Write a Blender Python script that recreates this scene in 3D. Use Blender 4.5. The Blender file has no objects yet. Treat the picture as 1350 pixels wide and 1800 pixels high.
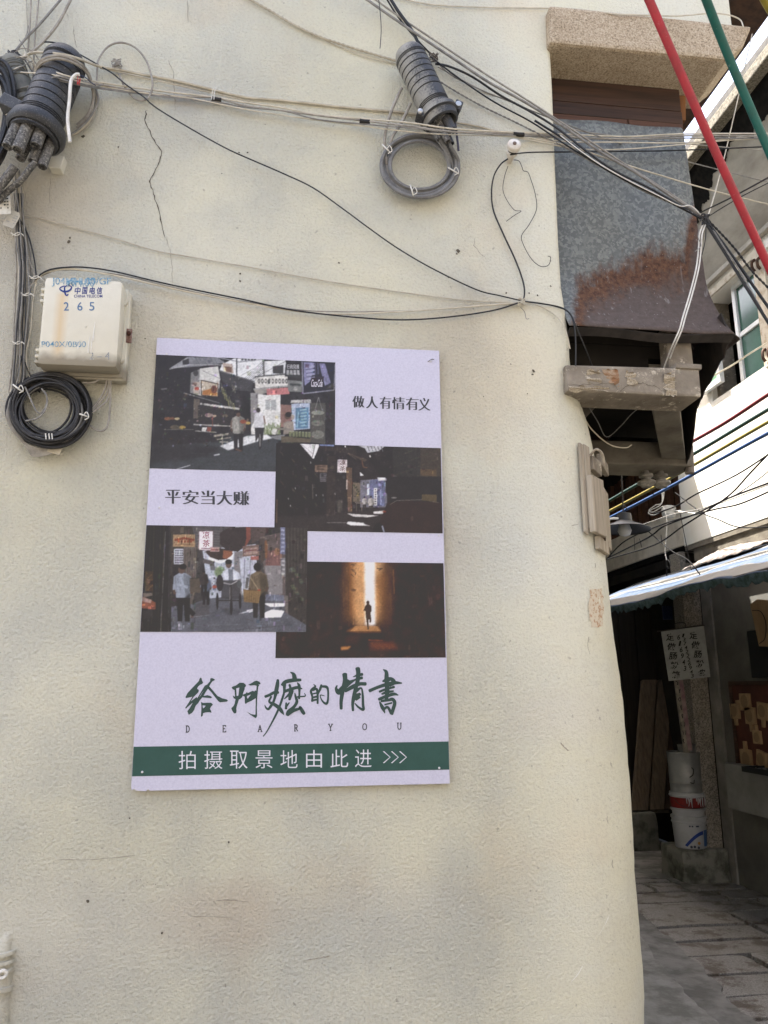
import bpy, bmesh, math, random
import numpy as np
from mathutils import Vector, Matrix, noise
from mathutils.geometry import tessellate_polygon

random.seed(7)
SC = bpy.context.scene
COL = SC.collection
rad = math.radians

# ------------------------------------------------------------------ camera
CAM = Vector((0.3563, -2.136, 1.6))
YAW, PITCH, ROLL, FPX = 0.1297, 0.2181, -0.0082, 1400.0
_cy, _sy, _cp, _sp = math.cos(YAW), math.sin(YAW), math.cos(PITCH), math.sin(PITCH)
FW = Vector((_sy * _cp, _cy * _cp, _sp))
_r = Vector((_cy, -_sy, 0)); _u = _r.cross(FW)
RT = _r * math.cos(ROLL) + _u * math.sin(ROLL)
UP = -_r * math.sin(ROLL) + _u * math.cos(ROLL)
cam_data = bpy.data.cameras.new('camera')
cam = bpy.data.objects.new('camera', cam_data)
COL.objects.link(cam)
M3 = Matrix((RT, UP, -FW)).transposed()
cam.matrix_world = Matrix.Translation(CAM) @ M3.to_4x4()
cam_data.sensor_fit = 'VERTICAL'
cam_data.sensor_height = 24.0
cam_data.lens = FPX / 1800.0 * 24.0
cam_data.clip_start = 0.05
cam_data.clip_end = 500
SC.camera = cam

# ------------------------------------------------------------------ sky, sun, exposure
SUN_DIR = Vector((-0.30, 0.36, 0.88)).normalized()
elev = math.asin(SUN_DIR.z)
world = bpy.data.worlds.new("World"); SC.world = world
world.use_nodes = True
wn = world.node_tree
bg = wn.nodes['Background']
sky = wn.nodes.new('ShaderNodeTexSky')
sky.sky_type = 'NISHITA'
sky.sun_disc = False
sky.sun_elevation = elev
sky.sun_rotation = math.atan2(SUN_DIR.x, SUN_DIR.y)
sky.air_density = 1.0
sky.dust_density = 6.0
sky.ozone_density = 0.6
wn.links.new(sky.outputs[0], bg.inputs[0])
bg.inputs[1].default_value = 0.12
sun_d = bpy.data.lights.new('sun', 'SUN')
sun_d.energy = 4.0
sun_d.angle = rad(0.5)
sun_d.color = (1.0, 0.95, 0.87)
sun = bpy.data.objects.new('sun', sun_d); COL.objects.link(sun)
sun.location = (0, 0, 12)
sun.rotation_euler = SUN_DIR.to_track_quat('Z', 'Y').to_euler()
SC.view_settings.view_transform = 'Standard'
SC.view_settings.look = 'None'
SC.view_settings.gamma = 1.0
SC.view_settings.exposure = 2.64
SC.cycles.max_bounces = 8
SC.cycles.diffuse_bounces = 5
SC.cycles.use_denoising = True

# ------------------------------------------------------------------ picture measurements -> places in the world
def ray(px, py):
    return FW + RT * ((px - 675) / FPX) - UP * ((py - 900) / FPX)
def at(px, py, y=0.0):                       # on the plane y = const (parallel to the plastered wall)
    d = ray(px, py); return CAM + d * ((y - CAM.y) / d.y)
def atx(px, py, x):                          # on the plane x = const (side of the lane)
    d = ray(px, py); return CAM + d * ((x - CAM.x) / d.x)
def atz(px, py, z=0.0):                      # on the ground
    d = ray(px, py); return CAM + d * ((z - CAM.z) / d.z)

def lin(c):
    return tuple(((v / 255) / 12.92 if v / 255 <= 0.04045 else ((v / 255 + 0.055) / 1.055) ** 2.4) for v in c)

# ------------------------------------------------------------------ materials
def mat(name, col, rough=0.8, col2=None, nscale=8.0, nfac=(0.4, 0.6), bump=0.0, bscale=60.0, spec=0.3, metal=0.0,
        stretch=None, detail=6, dust=None, bdist=0.004):
    m = bpy.data.materials.new(name); m.use_nodes = True
    nt = m.node_tree; p = nt.nodes['Principled BSDF']
    N = nt.nodes.new; L = nt.links.new
    p.inputs['Base Color'].default_value = (*col, 1)
    p.inputs['Roughness'].default_value = rough
    p.inputs['Specular IOR Level'].default_value = spec
    p.inputs['Metallic'].default_value = metal
    geo = N('ShaderNodeNewGeometry'); mp = N('ShaderNodeMapping')
    L(geo.outputs['Position'], mp.inputs[0])
    if stretch: mp.inputs['Scale'].default_value = stretch
    cur = None
    if col2:
        n = N('ShaderNodeTexNoise'); n.inputs['Scale'].default_value = nscale; n.inputs['Detail'].default_value = detail
        n.inputs['Roughness'].default_value = 0.65
        L(mp.outputs[0], n.inputs['Vector'])
        r = N('ShaderNodeValToRGB'); r.color_ramp.elements[0].position = nfac[0]; r.color_ramp.elements[1].position = nfac[1]
        r.color_ramp.elements[0].color = (*col, 1); r.color_ramp.elements[1].color = (*col2, 1)
        L(n.outputs[0], r.inputs[0]); cur = r.outputs[0]
    if dust:                                  # pale dust lying on upward and leftward faces as specks
        n2 = N('ShaderNodeTexNoise'); n2.inputs['Scale'].default_value = dust[1]; n2.inputs['Detail'].default_value = 8
        n2.inputs['Roughness'].default_value = 0.8
        L(geo.outputs['Position'], n2.inputs['Vector'])
        r2 = N('ShaderNodeValToRGB'); r2.color_ramp.elements[0].position = dust[2]; r2.color_ramp.elements[1].position = dust[3]
        L(n2.outputs[0], r2.inputs[0])
        mx = N('ShaderNodeMix'); mx.data_type = 'RGBA'
        L(r2.outputs[0], mx.inputs['Factor'])
        if cur: L(cur, mx.inputs['A'])
        else: mx.inputs['A'].default_value = (*col, 1)
        mx.inputs['B'].default_value = (*dust[0], 1)
        cur = mx.outputs['Result']
    if cur: L(cur, p.inputs['Base Color'])
    if bump:
        b = N('ShaderNodeBump'); b.inputs['Strength'].default_value = bump; b.inputs['Distance'].default_value = bdist
        n = N('ShaderNodeTexNoise'); n.inputs['Scale'].default_value = bscale; n.inputs['Detail'].default_value = 6
        n.inputs['Roughness'].default_value = 0.6
        L(mp.outputs[0], n.inputs['Vector']); L(n.outputs[0], b.inputs['Height']); L(b.outputs[0], p.inputs['Normal'])
    return m

def attr_mat(name, rough=0.5, spec=0.3):
    m = bpy.data.materials.new(name); m.use_nodes = True
    nt = m.node_tree; p = nt.nodes['Principled BSDF']
    a = nt.nodes.new('ShaderNodeAttribute'); a.attribute_name = 'Col'
    nt.links.new(a.outputs['Color'], p.inputs['Base Color'])
    p.inputs['Roughness'].default_value = rough; p.inputs['Specular IOR Level'].default_value = spec
    return m

# ------------------------------------------------------------------ mesh builder
def catmull(pts, n=6):
    P = [Vector(p) for p in pts]
    if len(P) < 3: return P if len(P) < 2 else [P[0].lerp(P[1], i / n) for i in range(n + 1)]
    out = []
    for i in range(len(P) - 1):
        a = P[i - 1] if i else P[0] * 2 - P[1]; b = P[i]; c = P[i + 1]; d = P[i + 2] if i + 2 < len(P) else c * 2 - b
        for k in range(n):
            t = k / n
            out.append(0.5 * ((2 * b) + (c - a) * t + (2 * a - 5 * b + 4 * c - d) * t * t + (3 * b - a - 3 * c + d) * t ** 3))
    out.append(P[-1]); return out

class MB:
    def __init__(s): s.v = []; s.f = []
    def add(s, vs, fs):
        o = len(s.v); s.v += [Vector(v) for v in vs]; s.f += [tuple(i + o for i in f) for f in fs]
    def box(s, lo, hi, rz=0, ry=0, rx=0, jit=0):
        lo, hi = Vector(lo), Vector(hi); c = (lo + hi) / 2; h = (hi - lo) / 2
        R = Matrix.Rotation(rz, 3, 'Z') @ Matrix.Rotation(ry, 3, 'Y') @ Matrix.Rotation(rx, 3, 'X')
        vs = []
        for sx, sy, sz in ((-1,-1,-1),(1,-1,-1),(1,1,-1),(-1,1,-1),(-1,-1,1),(1,-1,1),(1,1,1),(-1,1,1)):
            p = Vector((h.x * sx, h.y * sy, h.z * sz))
            if jit: p += Vector([random.uniform(-jit, jit) for _ in range(3)])
            vs.append(c + R @ p)
        s.add(vs, [(0,3,2,1),(4,5,6,7),(0,1,5,4),(1,2,6,5),(2,3,7,6),(3,0,4,7)]); return s
    def prism(s, poly, off):                 # polygon (3d loop) extruded by vector
        off = Vector(off); n = len(poly); P = [Vector(p) for p in poly]
        tri = tessellate_polygon([P])
        s.add(P + [p + off for p in P], [tuple(t) for t in tri] + [tuple(i + n for i in reversed(t)) for t in tri] +
              [(i, (i + 1) % n, n + (i + 1) % n, n + i) for i in range(n)]); return s
    def flat(s, loops):                      # flat polygon with holes
        L = [[Vector(p) for p in l] for l in loops]
        tri = tessellate_polygon(L); s.add([p for l in L for p in l], [tuple(t) for t in tri]); return s
    def tube(s, pts, r, sides=7, n=6, smooth=True, twist=0, closed=False):
        P = catmull(pts, n) if smooth else [Vector(p) for p in pts]
        q = [P[0]]
        for p in P[1:]:
            if (p - q[-1]).length > 1e-5: q.append(p)
        P = q
        if len(P) < 2: return s
        T = [(P[min(i + 1, len(P) - 1)] - P[max(i - 1, 0)]).normalized() for i in range(len(P))]
        ref = Vector((0, 0, 1)) if abs(T[0].z) < 0.9 else Vector((1, 0, 0))
        nrm = (ref - T[0] * ref.dot(T[0])).normalized()
        vs = []; fs = []
        for i, p in enumerate(P):
            nrm = (nrm - T[i] * nrm.dot(T[i])).normalized(); b = T[i].cross(nrm)
            rr = r(i / (len(P) - 1)) if callable(r) else r
            for k in range(sides):
                a = 2 * math.pi * k / sides + twist * i
                vs.append(p + (nrm * math.cos(a) + b * math.sin(a)) * rr)
        for i in range(len(P) - 1):
            for k in range(sides):
                k2 = (k + 1) % sides
                fs.append((i * sides + k, i * sides + k2, (i + 1) * sides + k2, (i + 1) * sides + k))
        m = len(P) - 1
        fs.append(tuple(reversed(range(sides)))); fs.append(tuple(m * sides + k for k in range(sides)))
        s.add(vs, fs); return s
    def strand(s, pts, r, lay=0.03, n=8):    # two wires laid around each other
        P = catmull(pts, n); Q = []
        tot = 0; step = lay / 6
        for i in range(len(P) - 1):
            m = max(1, int((P[i + 1] - P[i]).length / step))
            for k in range(m): Q.append(P[i].lerp(P[i + 1], k / m))
        Q.append(P[-1])
        for ph in (0, math.pi):
            out = []; d = 0
            for i, p in enumerate(Q):
                if i: d += (p - Q[i - 1]).length
                t = (Q[min(i + 1, len(Q) - 1)] - Q[max(i - 1, 0)]).normalized()
                nn = t.orthogonal().normalized() if abs(t.y) > .95 else (Vector((0, 1, 0)) - t * t.y).normalized()
                b = t.cross(nn); a = ph + d / lay * 2 * math.pi
                out.append(p + (nn * math.cos(a) + b * math.sin(a)) * r * 0.55)
            s.tube(out, r * 0.62, sides=5, smooth=False)
        return s
    def lathe(s, base, axis, prof, seg=28, cap=True):   # prof: (distance along axis, radius)
        axis = Vector(axis).normalized(); base = Vector(base)
        a = axis.orthogonal().normalized(); b = axis.cross(a); vs = []; fs = []
        for d, r in prof:
            for k in range(seg):
                t = 2 * math.pi * k / seg
                vs.append(base + axis * d + (a * math.cos(t) + b * math.sin(t)) * r)
        for i in range(len(prof) - 1):
            for k in range(seg):
                k2 = (k + 1) % seg
                fs.append((i * seg + k, i * seg + k2, (i + 1) * seg + k2, (i + 1) * seg + k))
        if cap:
            fs.append(tuple(reversed(range(seg)))); m = len(prof) - 1; fs.append(tuple(m * seg + k for k in range(seg)))
        s.add(vs, fs); return s
    def grid(s, fn, nu, nv):                 # fn(u,v) u,v in 0..1
        vs = [fn(i / nu, j / nv) for j in range(nv + 1) for i in range(nu + 1)]
        s.add(vs, [(j * (nu + 1) + i, j * (nu + 1) + i + 1, (j + 1) * (nu + 1) + i + 1, (j + 1) * (nu + 1) + i) for j in range(nv) for i in range(nu)])
        return s
    def build(s, name, m, parent=None, smooth=False, bevel=0, solid=0, angle=35):
        me = bpy.data.meshes.new(name)
        o = bpy.data.objects.new(name, me); COL.objects.link(o)
        base = Vector((0, 0, 0))
        root = parent
        if parent is None:
            xs = [v.x for v in s.v]; ys = [v.y for v in s.v]; zs = [v.z for v in s.v]
            base = Vector(((min(xs) + max(xs)) / 2, (min(ys) + max(ys)) / 2, min(zs))); o.location = base
        else:
            while root is not None:
                base += root.location; root = root.parent
            o.parent = parent
        me.from_pydata([v - base for v in s.v], [], s.f)
        me.materials.append(m)
        bm = bmesh.new(); bm.from_mesh(me)
        bmesh.ops.recalc_face_normals(bm, faces=bm.faces)
        if bevel:
            es = [e for e in bm.edges if len(e.link_faces) == 2 and e.calc_face_angle(0) > rad(angle)]
            bmesh.ops.bevel(bm, geom=es, offset=bevel, segments=2, affect='EDGES', profile=0.6)
        bm.to_mesh(me); bm.free()
        if smooth:
            me.polygons.foreach_set('use_smooth', [True] * len(me.polygons))
            try: me.set_sharp_from_angle(angle=rad(50))
            except Exception: pass
        if solid:
            md = o.modifiers.new('thick', 'SOLIDIFY'); md.thickness = solid; md.offset = 0
        return o

def tag(o, label=None, cat=None, group=None, kind=None):
    if label: o['label'] = label
    if cat: o['category'] = cat
    if group: o['group'] = group
    if kind: o['kind'] = kind
    return o
def thing(name, label, cat, loc, group=None):
    o = bpy.data.objects.new(name, None); COL.objects.link(o); o.location = loc
    o.empty_display_size = 0.1
    return tag(o, label, cat, group)
def rough_poly(pts, amp, seed, n=8):         # loop with a broken, irregular edge
    out = []; rnd = random.Random(seed)
    P = [Vector(p) for p in pts]
    for i in range(len(P)):
        a, b = P[i], P[(i + 1) % len(P)]
        for k in range(n):
            p = a.lerp(b, k / n)
            if k: p = p + Vector([rnd.uniform(-amp, amp) for _ in range(3)])
            out.append(p)
    return out

# ------------------------------------------------------------------ lettering (built-in font, turned into flat meshes)
def glyphs(body, offset=0.0, shear=0.0, space=1.0, vertical=False):
    cu = bpy.data.curves.new('t', 'FONT')
    cu.body = '\n'.join(body) if vertical else body
    cu.offset = offset; cu.shear = shear; cu.space_character = space
    if vertical: cu.align_x = 'CENTER'
    o = bpy.data.objects.new('t', cu); COL.objects.link(o)
    bpy.context.view_layer.update()
    dg = bpy.context.evaluated_depsgraph_get()
    me = bpy.data.meshes.new_from_object(o.evaluated_get(dg))
    vs = [v.co.copy() for v in me.vertices]; fs = [tuple(p.vertices) for p in me.polygons]
    bpy.data.objects.remove(o); bpy.data.curves.remove(cu); bpy.data.meshes.remove(me)
    return vs, fs
def letter(mb, body, box, y, offset=0.0, shear=0.0, space=1.0, song=0.0, place=None, vertical=False):
    """box = x0,y0,x1,y1 in picture measure; the word fills it on the plane y"""
    vs, fs = glyphs(body, offset, shear, space, vertical)
    if not vs: return
    x0 = min(v.x for v in vs); x1 = max(v.x for v in vs); y0 = min(v.y for v in vs); y1 = max(v.y for v in vs)
    place = place or (lambda a, b, k: at(a, b, y - k))
    bx0, by0, bx1, by1 = box
    copies = [0.0] if not song else [-song, -song / 3, song / 3, song]
    for k, dx in enumerate(copies):
        o = len(mb.v)
        for v in vs:
            u = (v.x - x0) / max(x1 - x0, 1e-6); w = (y1 - v.y) / max(y1 - y0, 1e-6)
            mb.v.append(place(bx0 + (bx1 - bx0) * u + dx, by0 + (by1 - by0) * w, 0.00006 * k))
        mb.f += [tuple(i + o for i in f) for f in fs]
def brush(mb, strokes, ox, oy, s, y):
    """hand-brushed strokes: lists of (x, y, width)"""
    for k, st in enumerate(strokes):
        P = catmull([Vector((a, b, w)) for a, b, w in st], 6)
        Lp, Rp = [], []
        for i, p in enumerate(P):
            t = P[min(i + 1, len(P) - 1)] - P[max(i - 1, 0)]; t = Vector((t.x, t.y)).normalized(); n = Vector((-t.y, t.x))
            w = max(p.z, 2) / 2
            Lp.append((p.x + n.x * w, p.y + n.y * w)); Rp.append((p.x - n.x * w, p.y - n.y * w))
        f = lambda q: at(ox + q[0] * s, oy + q[1] * s, y - 0.00004 * k)
        vs = [f(q) for q in Lp] + [f(q) for q in Rp]; n = len(P)
        mb.add(vs, [(i, i + 1, n + i + 1, n + i) for i in range(n - 1)])
        for e, t in ((0, -1), (n - 1, 1)):   # round brush ends
            c = Vector((P[e].x, P[e].y)); w = max(P[e].z, 2) / 2
            d = (Vector((P[e].x, P[e].y)) - Vector((P[e - t].x, P[e - t].y))).normalized(); nn = Vector((-d.y, d.x))
            ring = [c + nn * w * math.cos(a) + d * w * .6 * math.sin(a) for a in [math.pi * j / 6 for j in range(7)]]
            mb.add([f(q) for q in ring], [tuple(range(7))])

# ================================================================== MATERIALS OF THE PLACE
def wall_material():
    m = mat('stucco', (0.66, 0.635, 0.495), 0.92, (0.67, 0.67, 0.595), 1.3, (0.38, 0.66), spec=0.15)
    nt = m.node_tree; N = nt.nodes.new; L = nt.links.new; p = nt.nodes['Principled BSDF']
    geo = N('ShaderNodeNewGeometry')
    cur = p.inputs['Base Color'].links[0].from_socket
    def mix(cur, fac, col, amt=1.0, mode='MIX'):
        x = N('ShaderNodeMix'); x.data_type = 'RGBA'; x.blend_type = mode
        mm = N('ShaderNodeMath'); mm.operation = 'MULTIPLY'; mm.inputs[1].default_value = amt
        L(fac, mm.inputs[0]); L(mm.outputs[0], x.inputs['Factor']); L(cur, x.inputs['A']); x.inputs['B'].default_value = (*col, 1)
        return x.outputs['Result']
    def nz(scale, lo, hi, det=5, rough=0.6, vec=None):
        n = N('ShaderNodeTexNoise'); n.inputs['Scale'].default_value = scale; n.inputs['Detail'].default_value = det; n.inputs['Roughness'].default_value = rough
        L(vec or geo.outputs['Position'], n.inputs['Vector'])
        r = N('ShaderNodeMapRange'); r.inputs[1].default_value = lo; r.inputs[2].default_value = hi
        L(n.outputs[0], r.inputs[0]); return r.outputs[0]
    cur = mix(cur, nz(3.1, 0.50, 0.70), (0.58, 0.56, 0.51), 0.10)      # repainted greyish patches
    cur = mix(cur, nz(2.3, 0.56, 0.72, 3), (0.66, 0.57, 0.42), 0.5)    # yellowed patches
    # streaks run down by rain
    mp = N('ShaderNodeMapping'); mp.inputs['Scale'].default_value = (14, 14, 0.8); L(geo.outputs['Position'], mp.inputs[0])
    cur = mix(cur, nz(1.0, 0.55, 0.8, 4, .6, mp.outputs[0]), (0.48, 0.44, 0.36), 0.12)
    # stains with a place of their own: (x, z, radius, colour, amount)
    def spot(cur, x, z, r, col, amt, sx=1.0, sz=1.0):
        mp = N('ShaderNodeMapping'); mp.vector_type = 'TEXTURE'
        mp.inputs['Location'].default_value = (x, 0, z); mp.inputs['Scale'].default_value = (r * sx, r * 4, r * sz)
        nn = N('ShaderNodeTexNoise'); nn.inputs['Scale'].default_value = 5; nn.inputs['Detail'].default_value = 5
        L(geo.outputs['Position'], nn.inputs['Vector'])
        ad = N('ShaderNodeVectorMath'); ad.operation = 'SCALE'; ad.inputs[3].default_value = 0.35 * r
        L(nn.outputs['Color'], ad.inputs[0])
        a2 = N('ShaderNodeVectorMath'); a2.operation = 'ADD'; L(geo.outputs['Position'], a2.inputs[0]); L(ad.outputs[0], a2.inputs[1])
        L(a2.outputs[0], mp.inputs[0])
        g = N('ShaderNodeTexGradient'); g.gradient_type = 'SPHERICAL'; L(mp.outputs[0], g.inputs[0])
        r_ = N('ShaderNodeMapRange'); r_.inputs[1].default_value = 0; r_.inputs[2].default_value = .6; L(g.outputs[0], r_.inputs[0])
        return mix(cur, r_.outputs[0], col, amt)
    for px, py, r, col, amt, sx, sz in ((420, 1590, .16, (.60, .50, .40), .40, 1.5, .7), (120, 1610, .30, (.54, .53, .51), .35, 1.4, .7),
                                  (720, 1570, .22, (.60, .58, .53), .25, 1.2, .5), (340, 165, .10, (.42, .42, .42), .6, .8, .8),
                                  (870, 620, .3, (.66, .56, .40), .45, 1, 1), (330, 560, .3, (.66, .57, .41), .4, 1.4, .6),
                                  (760, 930, .2, (.66, .58, .45), .4, 1, 1.2), (1000, 1230, .2, (.60, .56, .50), .25, 1, .5), (30, 460, .35, (.50, .47, .40), .6, .7, 2.2), (110, 340, .25, (.56, .50, .40), .5, 1, 1)):
        q = at(px, py); cur = spot(cur, q.x, q.z, r, col, amt, sx, sz)
    cur = mix(cur, nz(60, 0.68, 0.72, 3, .5), (0.22, 0.20, 0.16), 0.45)   # pits
    cur = mix(cur, nz(150, 0.66, 0.74, 3, .6), (0.30, 0.28, 0.24), 0.40)
    L(cur, p.inputs['Base Color'])
    # rendered plaster: fist-wide swells, sand-grain bumps
    def hn(scale, det, ro):
        n = N('ShaderNodeTexNoise'); n.inputs['Scale'].default_value = scale; n.inputs['Detail'].default_value = det; n.inputs['Roughness'].default_value = ro
        L(geo.outputs['Position'], n.inputs['Vector']); return n.outputs[0]
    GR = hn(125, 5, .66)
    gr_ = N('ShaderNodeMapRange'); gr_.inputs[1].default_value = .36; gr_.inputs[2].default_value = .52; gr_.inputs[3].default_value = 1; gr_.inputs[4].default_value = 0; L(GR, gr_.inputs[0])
    cur = mix(cur, gr_.outputs[0], (0.44, 0.40, 0.33), 0.25)          # grain shading put into the colour: hollows of the bumps darkened
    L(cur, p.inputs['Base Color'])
    b0 = N('ShaderNodeBump'); b0.inputs['Strength'].default_value = 0.22; b0.inputs['Distance'].default_value = 0.02; L(hn(4.5, 3, .5), b0.inputs['Height'])
    b1 = N('ShaderNodeBump'); b1.inputs['Strength'].default_value = 0.9; b1.inputs['Distance'].default_value = 0.0155; L(GR, b1.inputs['Height']); L(b0.outputs[0], b1.inputs['Normal'])
    # trowelled unevenly: some areas rubbed smooth, the rounded corner smoothest
    sx = N('ShaderNodeSeparateXYZ'); L(geo.outputs['Position'], sx.inputs[0])
    cr = N('ShaderNodeMapRange'); cr.inputs[1].default_value = .90; cr.inputs[2].default_value = 1.12; cr.inputs[3].default_value = 1.0; cr.inputs[4].default_value = .5; L(sx.outputs[0], cr.inputs[0])
    pt = N('ShaderNodeMapRange'); pt.inputs[1].default_value = .36; pt.inputs[2].default_value = .62; pt.inputs[3].default_value = .65; pt.inputs[4].default_value = 1.0; L(hn(2.6, 4, .6), pt.inputs[0])
    ml = N('ShaderNodeMath'); ml.operation = 'MULTIPLY'; L(cr.outputs[0], ml.inputs[0]); L(pt.outputs[0], ml.inputs[1]); L(ml.outputs[0], b1.inputs['Strength'])
    # horizontal float marks
    fm = N('ShaderNodeMapping'); fm.inputs['Scale'].default_value = (3.0, 3.0, 16.0); fm.inputs['Rotation'].default_value = (0, .25, 0); L(geo.outputs['Position'], fm.inputs[0])
    fn = N('ShaderNodeTexNoise'); fn.inputs['Scale'].default_value = 1.6; fn.inputs['Detail'].default_value = 5; L(fm.outputs[0], fn.inputs['Vector'])
    bf = N('ShaderNodeBump'); bf.inputs['Strength'].default_value = .22; bf.inputs['Distance'].default_value = .010; L(fn.outputs[0], bf.inputs['Height']); L(b0.outputs[0], bf.inputs['Normal']); L(bf.outputs[0], b1.inputs['Normal'])
    b2 = N('ShaderNodeBump'); b2.inputs['Strength'].default_value = 0.5; b2.inputs['Distance'].default_value = 0.003; L(hn(330, 4, .7), b2.inputs['Height']); L(b1.outputs[0], b2.inputs['Normal'])
    L(b2.outputs[0], p.inputs['Normal'])
    return m

def metal_sheet_material():
    m = mat('galvanised_rusted', (0.13, 0.14, 0.14), 0.6, spec=0.4, metal=0.35)
    nt = m.node_tree; N = nt.nodes.new; L = nt.links.new; p = nt.nodes['Principled BSDF']
    geo = N('ShaderNodeNewGeometry'); sep = N('ShaderNodeSeparateXYZ'); L(geo.outputs['Position'], sep.inputs[0])
    mp = N('ShaderNodeMapping'); mp.inputs['Scale'].default_value = (1, 1, 1); L(geo.outputs['Position'], mp.inputs[0])
    def noise_(sc, det=5, ro=.6, vec=None):
        n = N('ShaderNodeTexNoise'); n.inputs['Scale'].default_value = sc; n.inputs['Detail'].default_value = det; n.inputs['Roughness'].default_value = ro
        L(vec or geo.outputs['Position'], n.inputs['Vector']); return n
    v = N('ShaderNodeTexVoronoi'); v.inputs['Scale'].default_value = 120
    nd = noise_(30, 3); mx0 = N('ShaderNodeVectorMath'); mx0.operation = 'SCALE'; mx0.inputs[3].default_value = 0.035; L(nd.outputs['Color'], mx0.inputs[0])
    ad = N('ShaderNodeVectorMath'); L(geo.outputs['Position'], ad.inputs[0]); L(mx0.outputs[0], ad.inputs[1]); L(ad.outputs[0], v.inputs['Vector'])
    sp = N('ShaderNodeSeparateColor'); L(v.outputs['Color'], sp.inputs[0])
    r = N('ShaderNodeValToRGB'); e = r.color_ramp.elements
    e[0].position = .30; e[0].color = (.120, .128, .126, 1); e[1].position = .9; e[1].color = (.205, .220, .205, 1)
    L(sp.outputs[0], r.inputs[0])
    # rusted lower part: border climbs to the right, ragged
    def math_(op, a, b=None):
        n = N('ShaderNodeMath'); n.operation = op
        for i, x in enumerate((a, b)):
            if x is None: continue
            if hasattr(x, 'links'): L(x, n.inputs[i])
            else: n.inputs[i].default_value = x
        return n.outputs[0]
    mps = N('ShaderNodeMapping'); mps.inputs['Scale'].default_value = (48, 48, 14); L(geo.outputs['Position'], mps.inputs[0])
    nzs = noise_(1.0, 6, .65, mps.outputs[0])
    nzb = noise_(7, 4, .6)
    line = math_('ADD', 2.845, math_('MULTIPLY', math_('SUBTRACT', sep.outputs[0], 1.22), 0.36))
    d = math_('SUBTRACT', line, sep.outputs[2])                       # > 0 below the border
    d = math_('ADD', d, math_('MULTIPLY', math_('SUBTRACT', nzs.outputs[0], .5), .20))
    d = math_('ADD', d, math_('MULTIPLY', math_('SUBTRACT', nzb.outputs[0], .5), .18))
    # right rim rusts higher
    rim = math_('MULTIPLY', math_('MAXIMUM', math_('SUBTRACT', sep.outputs[0], 1.655), 0.0), 3.5)
    d = math_('ADD', d, rim)
    lft = math_('MULTIPLY', math_('MAXIMUM', math_('SUBTRACT', 1.275, sep.outputs[0]), 0.0), -3.2)
    d = math_('ADD', d, lft)
    def rng(x, a, b):
        n = N('ShaderNodeMapRange'); n.inputs[1].default_value = a; n.inputs[2].default_value = b; L(x, n.inputs[0]); return n.outputs[0]
    ng = noise_(60, 6, .75)
    rr = N('ShaderNodeValToRGB'); e = rr.color_ramp.elements
    e[0].position = .35; e[0].color = (.035, .016, .011, 1); e[1].position = .70; e[1].color = (.165, .080, .042, 1); L(ng.outputs[0], rr.inputs[0])
    rp = N('ShaderNodeValToRGB'); e = rp.color_ramp.elements
    e[0].position = .3; e[0].color = (.062, .047, .040, 1); e[1].position = .75; e[1].color = (.115, .088, .078, 1); L(ng.outputs[0], rp.inputs[0])
    def mixc(f, a, b):
        x = N('ShaderNodeMix'); x.data_type = 'RGBA'; L(f, x.inputs['Factor']); L(a, x.inputs['A']); L(b, x.inputs['B']); return x.outputs['Result']
    c = mixc(rng(d, -.06, .02), r.outputs[0], rr.outputs[0])
    c = mixc(rng(d, .06, .15), c, rp.outputs[0])
    # pale drips
    mpd = N('ShaderNodeMapping'); mpd.inputs['Scale'].default_value = (60, 60, 3.0); L(geo.outputs['Position'], mpd.inputs[0])
    nd2 = noise_(1.0, 3, .5, mpd.outputs[0])
    dr = math_('MULTIPLY', rng(nd2.outputs[0], .66, .72), .35)
    w = N('ShaderNodeRGB'); w.outputs[0].default_value = (.33, .32, .31, 1)
    c = mixc(dr, c, w.outputs[0])
    sk = noise_(150, 2, .5); c = mixc(math_('MULTIPLY', rng(sk.outputs[0], .70, .74), .6), c, w.outputs[0])
    L(c, p.inputs['Base Color'])
    L(math_('SUBTRACT', .15, math_('MULTIPLY', rng(d, -.03, .03), .15)), p.inputs['Metallic'])
    L(math_('ADD', .55, math_('MULTIPLY', rng(d, -.03, .03), .3)), p.inputs['Roughness'])
    b = N('ShaderNodeBump'); b.inputs['Strength'].default_value = .25; b.inputs['Distance'].default_value = .002; L(ng.outputs[0], b.inputs['Height']); L(b.outputs[0], p.inputs['Normal'])
    return m

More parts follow.
